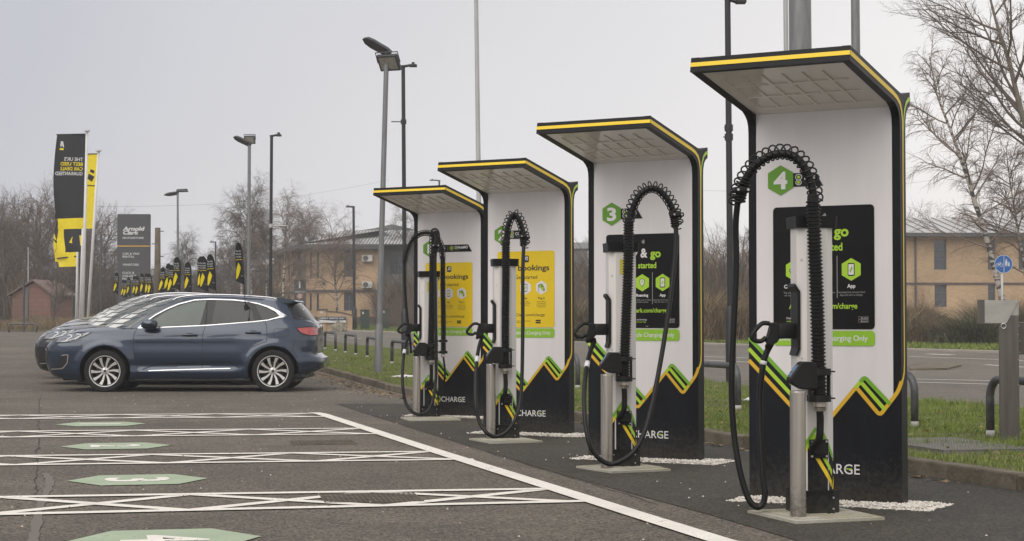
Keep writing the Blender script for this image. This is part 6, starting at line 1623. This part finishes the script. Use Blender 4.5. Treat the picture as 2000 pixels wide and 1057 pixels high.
# ---- low wall with the street name, boulder, cabinets, small sign tower
Y = 103.0; g = gz(Y)+.05; X0 = xat(655, Y); lx = lambda px: xat(px, Y)-X0; lz = lambda py: bz(py, Y)-g
root = thing('brick_sign_wall', 'low buff brick wall carrying a dark street name board beyond the road', 'wall', (X0, Y, g))
mb = MB(); mb.prism([(lx(637), -.3), (lx(688), -.3), (lx(688), lz(617)), (lx(665), lz(611)), (lx(637), lz(609))], 0, .3); mb.box(lx(622), -.08, -.3, lx(637)-.002, .36, lz(606)); mb.build('wall', bk, root)
mb = MB(); mb.box(lx(620.5), -.13, lz(606)+.001, lx(639), .42, lz(603.5)); mb.prism([(lx(639.2), lz(609)), (lx(665), lz(611)), (lx(688.5), lz(617)), (lx(688.5), lz(615.2)), (lx(665), lz(609)), (lx(639.2), lz(607))], -.04, .34); mb.build('coping', pl_d, root)
mb = MB(); mb.box(lx(624.5), -.14, lz(630.5), lx(676), -.082, lz(618.8)); S_ = mb.build('name_board', pm('board_navy', (.02, .03, .05), .5), root)
mb = MB(); text(mb, 'GREAT NORTH WAY', lx(626), lx(674), lz(623.4), lz(620.2), -.143, 0, .02); poly_flat(mb, [(lx(624.6), lz(630.4)), (lx(675.9), lz(630.4)), (lx(675.9), lz(626.0)), (lx(650), lz(626.6)), (lx(624.6), lz(624.8))], -.142, 0); mb.build('lettering', fl_w, S_)
mb = MB(); mb.box(lx(625.5), -.09, lz(612), lx(631), -.081, lz(608)); mb.build('small_notice', acm, root)
Y = 101.0; g = gz(Y)+.05; p = Vector((xat(662, Y), Y, g)); bm = bmesh.new(); bmesh.ops.create_icosphere(bm, subdivisions=3, radius=1)
rnd = random.Random(3)
from mathutils import noise as mn
for v in bm.verts: v.co = Vector((v.co.x*.42, v.co.y*.3, v.co.z*.40+.1))*(1+.35*mn.noise(v.co*2.1))
me = bpy.data.meshes.new('boulder'); bm.to_mesh(me); bm.free(); me.materials.append(pm('boulder_stone', (.24, .22, .17), .95, var=.3, scale=3, bump=.05, bscale=6)); o = bpy.data.objects.new('boulder', me); C.objects.link(o); o.location = p; tag(o, 'grey boulder lying in front of the low brick sign wall', 'boulder')
gcab = pm('cabinet_green', (.028, .045, .032), .55, var=.15)
for px0, px1, pyt, pyb, Y, lb in ((704.5, 721, 605, 637, 103, 'dark green utility cabinet, left of the two beyond the road'), (745, 761, 603, 637.5, 102, 'dark green utility cabinet right of the floodlight mast, beyond the road')):
    X0 = xat((px0+px1)/2, Y); g = gz(Y)+.05; hw = (xat(px1, Y)-xat(px0, Y))/2; h = bz(pyt, Y)-g; root = thing('utility_cabinet', lb, 'cabinet', (X0, Y, g), R(8), 'green street cabinets')
    mb = MB(); mb.box(-hw, -.2, 0, hw, .2, h-.05, 0, bev=.01); mb.build('box', gcab, root); mb = MB(); mb.box(-hw-.02, -.23, h-.049, hw+.02, .23, h, 0); mb.build('lid', gcab, root); mb = MB(); mb.box(-hw+.08, -.205, h-.25, -hw+.16, -.2005, h-.12, 0); mb.build('notice', acm, root)
Y = 112.0; g = gz(Y); X0 = xat(585.5, Y); lx = lambda px: xat(px, Y)-X0; lz = lambda py: bz(py, Y)-g
root = thing('notice_tower', 'slim dark notice tower with white lettering before the office wing', 'sign', (X0, Y, g)); mb = MB(); mb.box(lx(574.5), -.08, 0, lx(597), .08, lz(546), 0, bev=.01); S_ = mb.build('slab', tw, root)
mb = MB(); text(mb, 'COMING SOON', lx(576), lx(595.5), lz(571.4), lz(568.6), -.083, 0, .02)
poly_flat(mb, [(lx(585.5)+.19*math.cos(2*PI*i/10)*(1 if i % 2 else .75), lz(578.5)+.19*math.sin(2*PI*i/10)*(1 if i % 2 else .75)) for i in range(10)], -.083, 1)
for py, a, b in ((588.5, 579, 592), (597.5, 576.5, 594.5), (601.3, 578, 593), (605.2, 577, 594), (609, 578, 593)): flat_ribbon(mb, [(lx(a), lz(py)), (lx(b), lz(py))], .045, -.083, 0)
poly_flat(mb, [(lx(583.5), lz(594)), (lx(587.5), lz(594)), (lx(587.5), lz(590.5)), (lx(583.5), lz(590.5))], -.083, 0)
poly_flat(mb, [(lx(584), lz(563)), (lx(587), lz(563)), (lx(587), lz(550)), (lx(584), lz(550))], -.083, 0)
mb.build('lettering', [fl_w, pm('emblem_pink', (.55, .34, .28), .6)], S_)
# ---- far end rail and mesh fence
Y = 97.5; root = thing('rail_barrier', 'long low hoop rail before the far kerb at the left', 'barrier', (xat(45, Y), Y, gz(Y))); w2 = xat(72, Y)-xat(45, Y)
mb = MB(); P_ = [(-w2, 0, 0), (-w2, 0, .33), (-w2+.05, 0, .42), (-w2+.16, 0, .46), (w2-.16, 0, .46), (w2-.05, 0, .42), (w2, 0, .33), (w2, 0, 0)]; mb.tube(P_, .045, 8); mb.build('hoop', hm, root, smooth=True)
fm = pm('fence_green', (.05, .06, .05), .6); root = thing('mesh_fence', 'tall thin weldmesh fence along the far end of the car park', 'fence', (xat(90, 104), 104, gz(104)))
Lf = 22.0
for i in range(10): mb = MB(); mb.box(-Lf/2+i*2.5-.03, -.03, 0, -Lf/2+i*2.5+.03, .03, 2.3); mb.build('post', fm, root)
mb = MB()
for i in range(int(Lf/.10)): x = -Lf/2+i*.10; mb.box(x, -.003, .05, x+.006, .003, 2.2)
for i in range(9): mb.box(-Lf/2, -.006, .1+i*.25, Lf/2, .006, .11+i*.25)
mb.build('mesh_panel', fm, root)
# ================================================================= trees: tapered trunks, limbs and twigs as real thin tubes
def grow(seed, H, spec, trunk=None):
    """spec: per level dict(n children, t0, ang, len, seg, wob, trop, rad). returns list of (p0,p1,r0,r1) arrays per level"""
    rs = np.random.RandomState(seed)
    def walk(P, D, L, R0, seg, wob, trop, taper=.35):
        n = len(P); pts = [P]; rad = [R0]; d = D.copy()
        for k in range(seg):
            d = d+rs.normal(0, wob, (n, 3)); d[:, 2] += trop; d /= np.linalg.norm(d, axis=1)[:, None]
            pts.append(pts[-1]+d*(L/seg)[:, None]); rad.append(R0*(1-(1-taper)*(k+1)/seg))
        return np.stack(pts, 1), np.stack(rad, 1)
    s0 = spec[0]; levels = []
    if trunk is None:
        P = np.zeros((1, 3)); D = np.array([[s0.get('lx', 0), s0.get('ly', 0), 1.0]]); D /= np.linalg.norm(D)
        pts, rad = walk(P, D, np.array([H*s0['len']]), np.array([s0['rad']]), s0['seg'], s0['wob'], s0['trop'], s0.get('taper', .25))
    else:
        pts = np.array([[list(p) for p in trunk]]); k = pts.shape[1]; rad = np.linspace(s0['rad'], s0['rad']*.15, k)[None]
    levels.append((pts, rad)); Lp = np.array([H*s0['len']])
    for s in spec[1:]:
        n, k = pts.shape[0], pts.shape[1]; m = s['n']
        t = s['t0']+(s.get('t1', 1)-s['t0'])*((np.arange(m)[None]+rs.uniform(0, 1, (n, m)))/m); f = t*(k-1); i = np.minimum(f.astype(int), k-2); fr = f-i
        idx = np.arange(n)[:, None]
        base = pts[idx, i]*(1-fr)[..., None]+pts[idx, i+1]*fr[..., None]; r_ = rad[idx, i]*(1-fr)+rad[idx, i+1]*fr
        ax = pts[idx, i+1]-pts[idx, i]; ax /= np.linalg.norm(ax, axis=2)[..., None]+1e-9
        rnd = rs.normal(0, 1, (n, m, 3)); rnd -= ax*(rnd*ax).sum(2)[..., None]; rnd /= np.linalg.norm(rnd, axis=2)[..., None]
        a = np.radians(s['ang']+rs.normal(0, s.get('angv', 10), (n, m)))
        d = ax*np.cos(a)[..., None]+rnd*np.sin(a)[..., None]
        shape = s.get('shape', 0)
        L = Lp[:, None]*s['len']*rs.uniform(.65, 1.2, (n, m))*(1-shape*(t-s['t0'])/(1-s['t0']+1e-6))
        R0 = np.minimum(r_*.75, np.maximum(s['rad']*rs.uniform(.8, 1.2, (n, m)), s.get('rmin', .003)))
        pts, rad = walk(base.reshape(-1, 3), d.reshape(-1, 3), L.ravel(), R0.ravel(), s['seg'], s['wob'], s['trop'], s.get('taper', .35)); Lp = L.ravel()
        levels.append((pts, rad))
    return levels
def tubes_mesh(name, lv, sides, m):
    V = []; Fq = []; off = 0
    for (pts, rad), sd in zip(lv, sides):
        n, k, _ = pts.shape
        d = np.gradient(pts, axis=1); d /= np.linalg.norm(d, axis=2)[..., None]+1e-9
        ref = np.where(np.abs(d[..., 2:3]) < .9, np.array([0, 0, 1.0]), np.array([1.0, 0, 0])); nx = np.cross(d, ref); nx /= np.linalg.norm(nx, axis=2)[..., None]+1e-9; ny = np.cross(d, nx)
        an = np.arange(sd)*2*PI/sd
        ring = pts[:, :, None]+(nx[:, :, None]*np.cos(an)[None, None, :, None]+ny[:, :, None]*np.sin(an)[None, None, :, None])*rad[:, :, None, None]
        V.append(ring.reshape(-1, 3))
        b = np.arange(n)[:, None, None]*k*sd+np.arange(k-1)[None, :, None]*sd; j = np.arange(sd)[None, None]; j2 = (j+1) % sd
        q = np.stack([b+j, b+j2, b+j2+sd, b+j+sd], -1).reshape(-1, 4)+off; Fq.append(q); off += n*k*sd
    V = np.concatenate(V); Fq = np.concatenate(Fq); me = bpy.data.meshes.new(name)
    me.vertices.add(len(V)); me.vertices.foreach_set('co', V.ravel()); me.loops.add(Fq.size); me.loops.foreach_set('vertex_index', Fq.ravel().astype(np.int32))
    me.polygons.add(len(Fq)); me.polygons.foreach_set('loop_start', np.arange(0, Fq.size, 4, dtype=np.int32)); me.polygons.foreach_set('loop_total', np.full(len(Fq), 4, dtype=np.int32)); me.polygons.foreach_set('use_smooth', np.ones(len(Fq), dtype=bool))
    me.materials.append(m); me.update(); me.validate(); return me
def birch_mat():
    m = bpy.data.materials.new('birch_bark'); m.use_nodes = True; nt = m.node_tree; n = nt.nodes; l = nt.links; b = n['Principled BSDF']; b.inputs['Roughness'].default_value = .8
    tc = n.new('ShaderNodeTexCoord'); mp = n.new('ShaderNodeMapping'); mp.inputs['Scale'].default_value = (1.5, 1.5, 5); l.new(tc.outputs['Object'], mp.inputs[0])
    z = n.new('ShaderNodeTexNoise'); z.inputs['Scale'].default_value = 1.6; z.inputs['Detail'].default_value = 5; l.new(mp.outputs[0], z.inputs['Vector'])
    r_ = n.new('ShaderNodeValToRGB'); e = r_.color_ramp.elements; e[0].position = .44; e[1].position = .52; e[0].color = (.06, .05, .045, 1); e[1].color = (.46, .42, .37, 1); l.new(z.outputs['Fac'], r_.inputs[0]); l.new(r_.outputs[0], b.inputs['Base Color']); return m
bark = pm('bark_grey_brown', (.105, .085, .065), .95, var=.25, scale=3); twig = pm('twig_brown', (.13, .10, .08), .95, var=.25, scale=.6); twigr = pm('twig_reddish', (.20, .155, .125), .95, var=.2, scale=.6); barkp = pm('poplar_bark', (.15, .13, .10), .95, var=.25, scale=4); birchb = birch_mat()
T_SPEC = {
 'birch': [dict(len=.92, rad=.13, seg=9, wob=.035, trop=.03, taper=.12), dict(n=24, t0=.20, ang=40, len=.40, seg=6, wob=.07, trop=.02, rad=.045, shape=.6), dict(n=9, t0=.2, ang=42, len=.45, seg=4, wob=.1, trop=-.10, rad=.022), dict(n=9, t0=.15, ang=34, len=.62, seg=4, wob=.09, trop=-.20, rad=.0135), dict(n=5, t0=.1, ang=28, len=.6, seg=2, wob=.08, trop=-.22, rad=.0095)],
 'bare': [dict(len=.80, rad=.20, seg=8, wob=.06, trop=.02, taper=.15), dict(n=16, t0=.18, ang=44, len=.50, seg=6, wob=.10, trop=.05, rad=.08, shape=.45), dict(n=9, t0=.2, ang=40, len=.45, seg=4, wob=.12, trop=.05, rad=.03), dict(n=7, t0=.15, ang=36, len=.45, seg=3, wob=.12, trop=.03, rad=.016), dict(n=5, t0=.1, ang=34, len=.5, seg=2, wob=.1, trop=.02, rad=.010)],
 'bush': [dict(len=.3, rad=.08, seg=2, wob=.1, trop=0, taper=.6), dict(n=40, t0=.05, ang=42, angv=22, len=2.4, seg=5, wob=.12, trop=.05, rad=.022), dict(n=12, t0=.10, ang=38, len=.42, seg=3, wob=.14, trop=.02, rad=.013), dict(n=8, t0=.1, ang=36, len=.45, seg=2, wob=.14, trop=0, rad=.009)],
}
proto = {}
def tree_proto(kind, v):
    k = (kind, v)
    if k in proto: return proto[k]
    lv = grow(100+v*17+len(kind), 12.0, T_SPEC[kind]); tm = {'birch': birchb, 'bare': bark, 'bush': bark}[kind]
    a = tubes_mesh('trunk', [lv[0]], [9], tm); b = tubes_mesh('crown', lv[1:], [5, 4, 3, 3][:len(lv)-1], {'birch': twigr, 'bare': twig, 'bush': twig}[kind]); proto[k] = (a, b); return proto[k]
def put_tree(kind, v, px, pyb, Y, top, label, group, rz=0, wid=1.0, name=None):
    """foot at px (depth Y), crown top at pixel row top"""
    a, b = tree_proto(kind, v); g = gz(Y); H = at(px, top, Y).z-g; real = max(w.co.z for w in b.vertices) if (kind, v) not in _h else _h[(kind, v)]; _h[(kind, v)] = real
    s = H/real; root = thing(name or {'birch': 'birch_tree', 'bare': 'bare_tree', 'bush': 'bare_shrub'}[kind], label, {'birch': 'tree', 'bare': 'tree', 'bush': 'shrub'}[kind], (xat(px, Y), Y, g), rz, group)
    root.scale = (s*wid, s*wid, s)
    for nm, me in (('trunk', a), ('crown', b)): o = bpy.data.objects.new(nm, me); C.objects.link(o); o.parent = root
    return root
_h = {}
G1, G2, G3 = 'bare trees of the wood at the left', 'birches before the office', 'trees and shrubs beyond the road'
wood = [(-45, 130, 335), (8, 122, 345), (40, 135, 372), (84, 120, 322), (120, 128, 338), (150, 140, 400), (196, 126, 385), (225, 138, 470), (-10, 145, 390), (62, 150, 420), (178, 118, 500), (105, 108, 470), (-30, 110, 500), (25, 140, 350), (70, 132, 350), (137, 132, 362), (168, 136, 372), (210, 132, 425), (-18, 128, 352)]
WL = ['bare tree cut off by the left edge, first of the wood', 'bare tree left of the brick shed, tall and twiggy', 'bare tree standing just behind the brick shed ridge', 'tall bare tree right behind the black banner, highest of the wood', 'tall bare tree behind the yellow banner and the white poles', 'slender bare tree behind the flagpole shafts', 'bare tree with fanned twigs right of the flagpoles', 'low bare tree touching the left side of the sign tower', 'hazy bare tree behind the first one at the left edge', 'hazy bare tree behind the brick shed, lower than its neighbours', 'small bare tree at the foot of the right flagpole', 'dark bare tree with thick fork right of the brick shed', 'small dark bare tree low at the left edge', 'hazy bare tree whose crown fills the gap above the brick shed', 'bare tree between the brick shed and the black banner', 'hazy bare tree directly behind the yellow banner', 'bare tree with its crown just right of the leaning flagpole', 'smaller bare tree between the leaning flagpole and the sign tower', 'bare tree with wide crown cut by the left edge of the photo']
for i, ((px, Y, top), lb) in enumerate(zip(wood, WL)): put_tree('bare', i % 4, px, 0, Y, top, lb, G1, i*1.3, [1.0, 1.15, .9, 1.1][i % 4])
bi = [(492, 118, 318, 0, .80, 'tallest birch, behind the twin-head mast'), (553, 112, 338, 1, .95, 'birch with forked white trunk right of the black lamp post'), (660, 116, 376, 2, 1.1, 'birch with slender white trunk before the office windows'), (372, 140, 428, 3, .9, 'hazy birch above the feather flags'), (352, 150, 448, 1, .8, 'faint small birch beside the far grey mast'), (452, 132, 400, 2, .8, 'hazy birch left of the twin-head mast'), (612, 162, 392, 3, .9, 'faint birch crown above the roof between the two white trunks'), (800, 138, 384, 0, 1.0, 'birch behind the canopy of station 1'), (842, 146, 402, 3, 1.0, 'faint birch behind the name strip side of station 1'), (520, 135, 372, 3, .8, 'hazy birch between the two nearer masts'), (470, 126, 345, 3, 1.0, 'tall birch just left of the twin-head mast, close to the tallest one'), (585, 160, 372, 0, 1.0, 'hazy birch whose crown rises behind the roof of the buff office'), (426, 150, 462, 0, 1.0, 'low hazy birch by the far lamp post')]
for i, (px, Y, top, v, wd, lb) in enumerate(bi):
    t_ = put_tree('birch', v, px, 0, Y, top, lb, G2, i*2.1, wd)
    if i not in (1, 2): sl_ = t_.children[0].material_slots[0]; sl_.link = 'OBJECT'; sl_.material = bark
bs = [(735, 112, 556, 3, 1.3, 'dense bare shrub right of the second air conditioner'), (812, 100, 548, 2, 1.4, 'dense dark shrub right behind the left frame of station 1'), (790, 96, 556, 0, 1.2, 'dark bare shrub left of station 1, beyond the road'), (822, 98, 545, 1, 1.2, 'large bare shrub partly behind station 1'), (770, 108, 575, 2, 1.0, 'small bare shrub between the two utility cabinets'), (1128, 92, 478, 1, 1.1, 'bare shrub between stations 2 and 3'), (1165, 96, 500, 2, 1.1, 'bare shrub behind the left edge of station 3'), (1400, 125, 440, 0, 1.3, 'hazy bare shrub left of the tall lamp between stations 3 and 4'), (1455, 120, 420, 2, 1.2, 'hazy bare shrub right of the tall lamp between stations 3 and 4'), (1385, 100, 512, 1, 1.2, 'low brown shrub right of station 3'), (1440, 96, 520, 0, 1.2, 'low brown shrub behind the hanging cable of charger 4'), (1800, 76, 520, 2, .9, 'small bare sapling before the office downpipe'), (1905, 82, 540, 0, 1.2, 'bare shrub under the leaning birch'), (1990, 80, 520, 1, 1.2, 'bare shrub at the right edge behind the pedestal')]
for i, (px, Y, top, v, wd, lb) in enumerate(bs): put_tree('bush', v, px, 0, Y, top, lb, G3, i*1.9, wd)
for i, (px, Y, top, v, lb) in enumerate(((1395, 140, 430, 1, 'hazy bare tree between stations 3 and 4, left'), (1450, 150, 415, 2, 'hazy bare tree between stations 3 and 4, right'), (1130, 160, 455, 3, 'faint bare tree above the grey shed between stations 2 and 3'), (1795, 135, 385, 0, 'hazy bare tree behind the office roof right of station 4'), (1850, 150, 400, 3, 'faint bare tree above the middle of the right office roof'), (1960, 130, 330, 1, 'hazy tree behind the right office near the right edge'))): put_tree('bare', v, px, 0, Y, top, lb, G3, i*1.1, 1.1)
# ---- leaning birch and big poplar at the right, drawn limb by limb
def path_tree(name, label, Y, pts, r0, spec, seed, tm, cm):
    g = gz(Y); B = Vector((xat(pts[0][0], Y), Y, g)); T_ = [at(x, y, Y+dy)-B for x, y, dy in pts]; T_[0] = Vector((0, 0, 0))
    T_ = smooth_path(T_, 3); H = T_[-1].length; spec = [dict(spec[0], rad=r0, len=1)]+spec[1:]
    lv = grow(seed, H, spec, [tuple(p) for p in T_]); root = thing(name, label, 'tree', tuple(B), 0, G3)
    for nm, l_, sd, m in (('trunk', [lv[0]], [10], tm), ('crown', lv[1:], [6, 4, 3, 3][:len(lv)-1], cm)): o = bpy.data.objects.new(nm, tubes_mesh(nm, l_, sd, m)); C.objects.link(o); o.parent = root
    return root
BSP = [dict(), dict(n=26, t0=.30, ang=52, len=.30, seg=6, wob=.08, trop=.0, rad=.035, shape=.5), dict(n=11, t0=.15, ang=38, len=.42, seg=5, wob=.1, trop=-.10, rad=.014), dict(n=8, t0=.1, ang=34, len=.50, seg=3, wob=.10, trop=-.14, rad=.007), dict(n=3, t0=.1, ang=30, len=.5, seg=2, wob=.1, trop=-.12, rad=.0045)]
path_tree('birch_tree', 'birch with white trunk leaning left beside the blue sign', 66, [(1966, 690, 0), (1958, 590, 0), (1946, 540, 0), (1928, 470, 0), (1903, 390, 0), (1880, 320, 0), (1855, 250, 0), (1832, 190, 0), (1815, 110, 0)], .13, BSP, 5, birchb, twigr)
PSP = [dict(), dict(n=14, t0=.36, ang=44, len=.33, seg=7, wob=.06, trop=.06, rad=.048, shape=.4), dict(n=10, t0=.12, ang=38, len=.42, seg=5, wob=.09, trop=.07, rad=.018), dict(n=8, t0=.12, ang=40, len=.38, seg=4, wob=.1, trop=.06, rad=.0085), dict(n=5, t0=.2, ang=40, len=.36, seg=2, wob=.1, trop=.06, rad=.006)]
path_tree('poplar_tree', 'big bare poplar whose limbs reach into the photo from the right edge', 58, [(2085, 700, 0), (2072, 560, 0), (2060, 440, 0), (2030, 300, 0), (2000, 235, 0), (1985, 180, 0), (1968, 110, 0), (1945, 40, 0), (1920, -60, 0)], .17, PSP, 8, barkp, twig)
path_tree('poplar_tree', 'second bare poplar farther right whose low limbs cross the office', 62, [(2140, 700, 0), (2120, 540, 0), (2090, 420, 0), (2045, 330, 0), (2010, 250, .5), (2020, 120, 1), (2040, -20, 1)], .13, PSP, 21, barkp, twig)
path_tree('birch_tree', 'thin birch behind the pedestal, its twigs over the office wall', 70, [(2020, 690, 0), (2012, 600, 0), (2000, 520, 0), (1985, 430, 0), (1972, 350, 0), (1965, 290, 0)], .09, BSP, 33, birchb, twigr)

# ---- scrub, tall dead grass and the far wood as masses
def scrub(name, label, regions, n, seed, h0, h1, mats, w0=.008, lean=.45):
    rs = np.random.RandomState(seed); xs = []; ys = []; hs = []
    for (pxa, pxb, ya, yb, share, hk) in regions:
        k = int(n*share); y = rs.uniform(ya, yb, k); px = rs.uniform(pxa, pxb, k); x = (px-1000)/F*y
        cl = .65+.5*np.sin(x*1.1+np.sin(x*.37)*2)*np.cos(y*.5+x*.2); xs.append(x); ys.append(y); hs.append(rs.uniform(h0, h1, k)*hk*cl)
    x = np.concatenate(xs); y = np.concatenate(ys); h = np.concatenate(hs); n = len(x); z = gz_v(y)
    a = rs.uniform(0, 2*PI, n); w = w0*rs.uniform(.6, 1.6, n); lx = rs.normal(0, lean, n)*h; ly = rs.normal(0, lean, n)*h; mx_ = lx*.35; my_ = ly*.35
    dx, dy = np.cos(a)*w, np.sin(a)*w
    V = np.zeros((n, 5, 3)); V[:, 0] = np.stack([x-dx, y-dy, z], 1); V[:, 1] = np.stack([x+dx, y+dy, z], 1); V[:, 2] = np.stack([x+mx_+dx*.7, y+my_+dy*.7, z+h*.62], 1); V[:, 3] = np.stack([x+mx_-dx*.7, y+my_-dy*.7, z+h*.62], 1); V[:, 4] = np.stack([x+lx, y+ly, z+h*rs.uniform(.75, 1.05, n)], 1)
    o = np.arange(n)[:, None]*5; q = o+np.array([0, 1, 2, 3])[None]; t = o+np.array([3, 2, 4])[None]
    loops = np.concatenate([q, t], 1).ravel(); me = bpy.data.meshes.new(name); me.vertices.add(n*5); me.vertices.foreach_set('co', V.ravel()); me.loops.add(len(loops)); me.loops.foreach_set('vertex_index', loops.astype(np.int32))
    st = (np.arange(n)[:, None]*7+np.array([0, 4])[None]).ravel(); me.polygons.add(2*n); me.polygons.foreach_set('loop_start', st.astype(np.int32)); me.polygons.foreach_set('loop_total', np.tile([4, 3], n).astype(np.int32))
    for m in mats: me.materials.append(m)
    me.polygons.foreach_set('material_index', np.repeat(rs.randint(0, len(mats), n), 2).astype(np.int32)); me.update(); me.validate()
    ob = bpy.data.objects.new(name, me); C.objects.link(ob); tag(ob, label, 'scrub', kind='stuff'); return ob
s1 = pm('scrub_brown', (.17, .115, .07), .95, var=.3, scale=.5); s2 = pm('scrub_straw', (.27, .205, .115), .95, var=.2, scale=.5); s3 = pm('scrub_olive', (.085, .09, .04), .95, var=.3, scale=.5); s4 = pm('scrub_dark', (.07, .055, .042), .95, var=.3, scale=.5)
scrub('scrub', 'brown bramble and dead grass bank beyond the road, right of station 3', [(1110, 1180, 74, 90, .12, .9), (1350, 1500, 70, 86, .25, 1.35), (1755, 2080, 66, 82, .63, .75)], 90000, 11, .7, 2.2, [s1, s2, s1, s3], .011, .5)
scrub('bramble', 'low olive green brambles below the right office', [(1820, 2060, 64, 74, .75, 1), (1120, 1160, 74, 82, .25, 1)], 30000, 12, .5, 1.5, [s3, s3, s4], .016, .7)
scrub('dead_grass', 'tall straw-coloured dead grass behind the far kerb at the left', [(-60, 330, 101, 112, 1, 1)], 50000, 13, .4, 1.0, [s2, s1, s2], .012, .3)
scrub('far_wood', 'dark mass of brushwood low behind the bare trees at the left and beyond the road', [(-120, 330, 118, 160, .40, 1.0), (330, 600, 140, 175, .18, .9), (740, 1110, 112, 150, .17, 1.0), (1110, 1520, 100, 160, .25, 1.2), (1480, 1760, 112, 160, .12, .9), (1700, 2300, 130, 165, .10, .9)], 120000, 14, 1.8, 5.2, [s4, s1, s4], .022, .28)
# ================================================================= camera, light, air
cam = bpy.data.cameras.new('camera'); co = bpy.data.objects.new('camera', cam); C.objects.link(co)
co.location = (0, 0, CAMH); co.rotation_euler = (PI/2+PITCH, 0, 0)
cam.sensor_width = 36; cam.lens = F/2000*36; cam.clip_start = .1; cam.clip_end = 3000
sc.camera = co
w = bpy.data.worlds.new("World"); sc.world = w; w.use_nodes = True
nt = w.node_tree; n = nt.nodes; l = nt.links; bg = n['Background']; bg.inputs['Strength'].default_value = .1
SUN_EL, SUN_AZ = R(48), R(212)       # high, soft, from behind the camera
sky = n.new('ShaderNodeTexSky'); sky.sky_type = 'NISHITA'; sky.sun_disc = False; sky.sun_elevation = SUN_EL; sky.sun_rotation = SUN_AZ; sky.dust_density = 6; sky.ozone_density = 1
hs = n.new('ShaderNodeHueSaturation'); hs.inputs['Saturation'].default_value = .25; hs.inputs['Value'].default_value = .6; l.new(sky.outputs[0], hs.inputs['Color'])
tc = n.new('ShaderNodeTexCoord'); sx = n.new('ShaderNodeSeparateXYZ'); l.new(tc.outputs['Generated'], sx.inputs[0])
ad = n.new('ShaderNodeMath'); ad.operation = 'MULTIPLY_ADD'; l.new(sx.outputs['X'], ad.inputs[0]); ad.inputs[1].default_value = 1.35; ad.inputs[2].default_value = .5
az = n.new('ShaderNodeMath'); az.operation = 'MULTIPLY_ADD'; l.new(sx.outputs['Z'], az.inputs[0]); az.inputs[1].default_value = -1.3; l.new(ad.outputs[0], az.inputs[2])
nz = n.new('ShaderNodeTexNoise'); nz.inputs['Scale'].default_value = 2.0; nz.inputs['Detail'].default_value = 3; l.new(tc.outputs['Generated'], nz.inputs['Vector'])
an = n.new('ShaderNodeMath'); an.operation = 'MULTIPLY_ADD'; l.new(nz.outputs['Fac'], an.inputs[0]); an.inputs[1].default_value = .5; l.new(az.outputs[0], an.inputs[2])
rp = n.new('ShaderNodeValToRGB'); e = rp.color_ramp.elements; e[0].position = .18; e[1].position = .92; e[0].color = (.50, .51, .56, 1); e[1].color = (.88, .855, .84, 1); l.new(an.outputs[0], rp.inputs['Fac'])
vm = n.new('ShaderNodeVectorMath'); vm.operation = 'SCALE'; vm.inputs['Scale'].default_value = 9.7; l.new(rp.outputs['Color'], vm.inputs[0])
mx = n.new('ShaderNodeMix'); mx.data_type = 'RGBA'; mx.inputs[0].default_value = .88; l.new(hs.outputs['Color'], mx.inputs[6]); l.new(vm.outputs[0], mx.inputs[7])
l.new(mx.outputs[2], bg.inputs['Color'])
sd = bpy.data.lights.new('sun', 'SUN'); sd.energy = 1.9; sd.angle = R(70); sd.color = (1, .94, .86)
so = bpy.data.objects.new('sun', sd); C.objects.link(so)
# direction towards the sun: rotation measured like the sky texture (clockwise from +y)
dv = Vector((math.sin(SUN_AZ)*math.cos(SUN_EL), math.cos(SUN_AZ)*math.cos(SUN_EL), math.sin(SUN_EL)))
so.rotation_euler = dv.to_track_quat('Z', 'Y').to_euler()
so.location = (0, 0, 40)
sc.view_settings.view_transform = 'Standard'; sc.view_settings.look = 'None'; sc.view_settings.exposure = .36; sc.view_settings.gamma = 1
sc.view_settings.use_curve_mapping = False
sc.render.film_transparent = False
# misty air: one closed box round the camera and everything built
hb = MB(); hb.box(-155, -14, -1.2, 155, 305, 20)
hz_ = hb.build('haze', bpy.data.materials.new('haze_air')); hm_ = hz_.data.materials[0]; hm_.use_nodes = True; nt = hm_.node_tree; nt.nodes.remove(nt.nodes['Principled BSDF'])
pv = nt.nodes.new('ShaderNodeVolumePrincipled'); pv.inputs['Color'].default_value = (.985, .98, .975, 1); pv.inputs['Density'].default_value = .0009; pv.inputs['Anisotropy'].default_value = .0
nt.links.new(pv.outputs[0], nt.nodes['Material Output'].inputs['Volume']); tag(hz_, 'pale winter mist filling the air and thickening with distance', 'mist', kind='stuff')
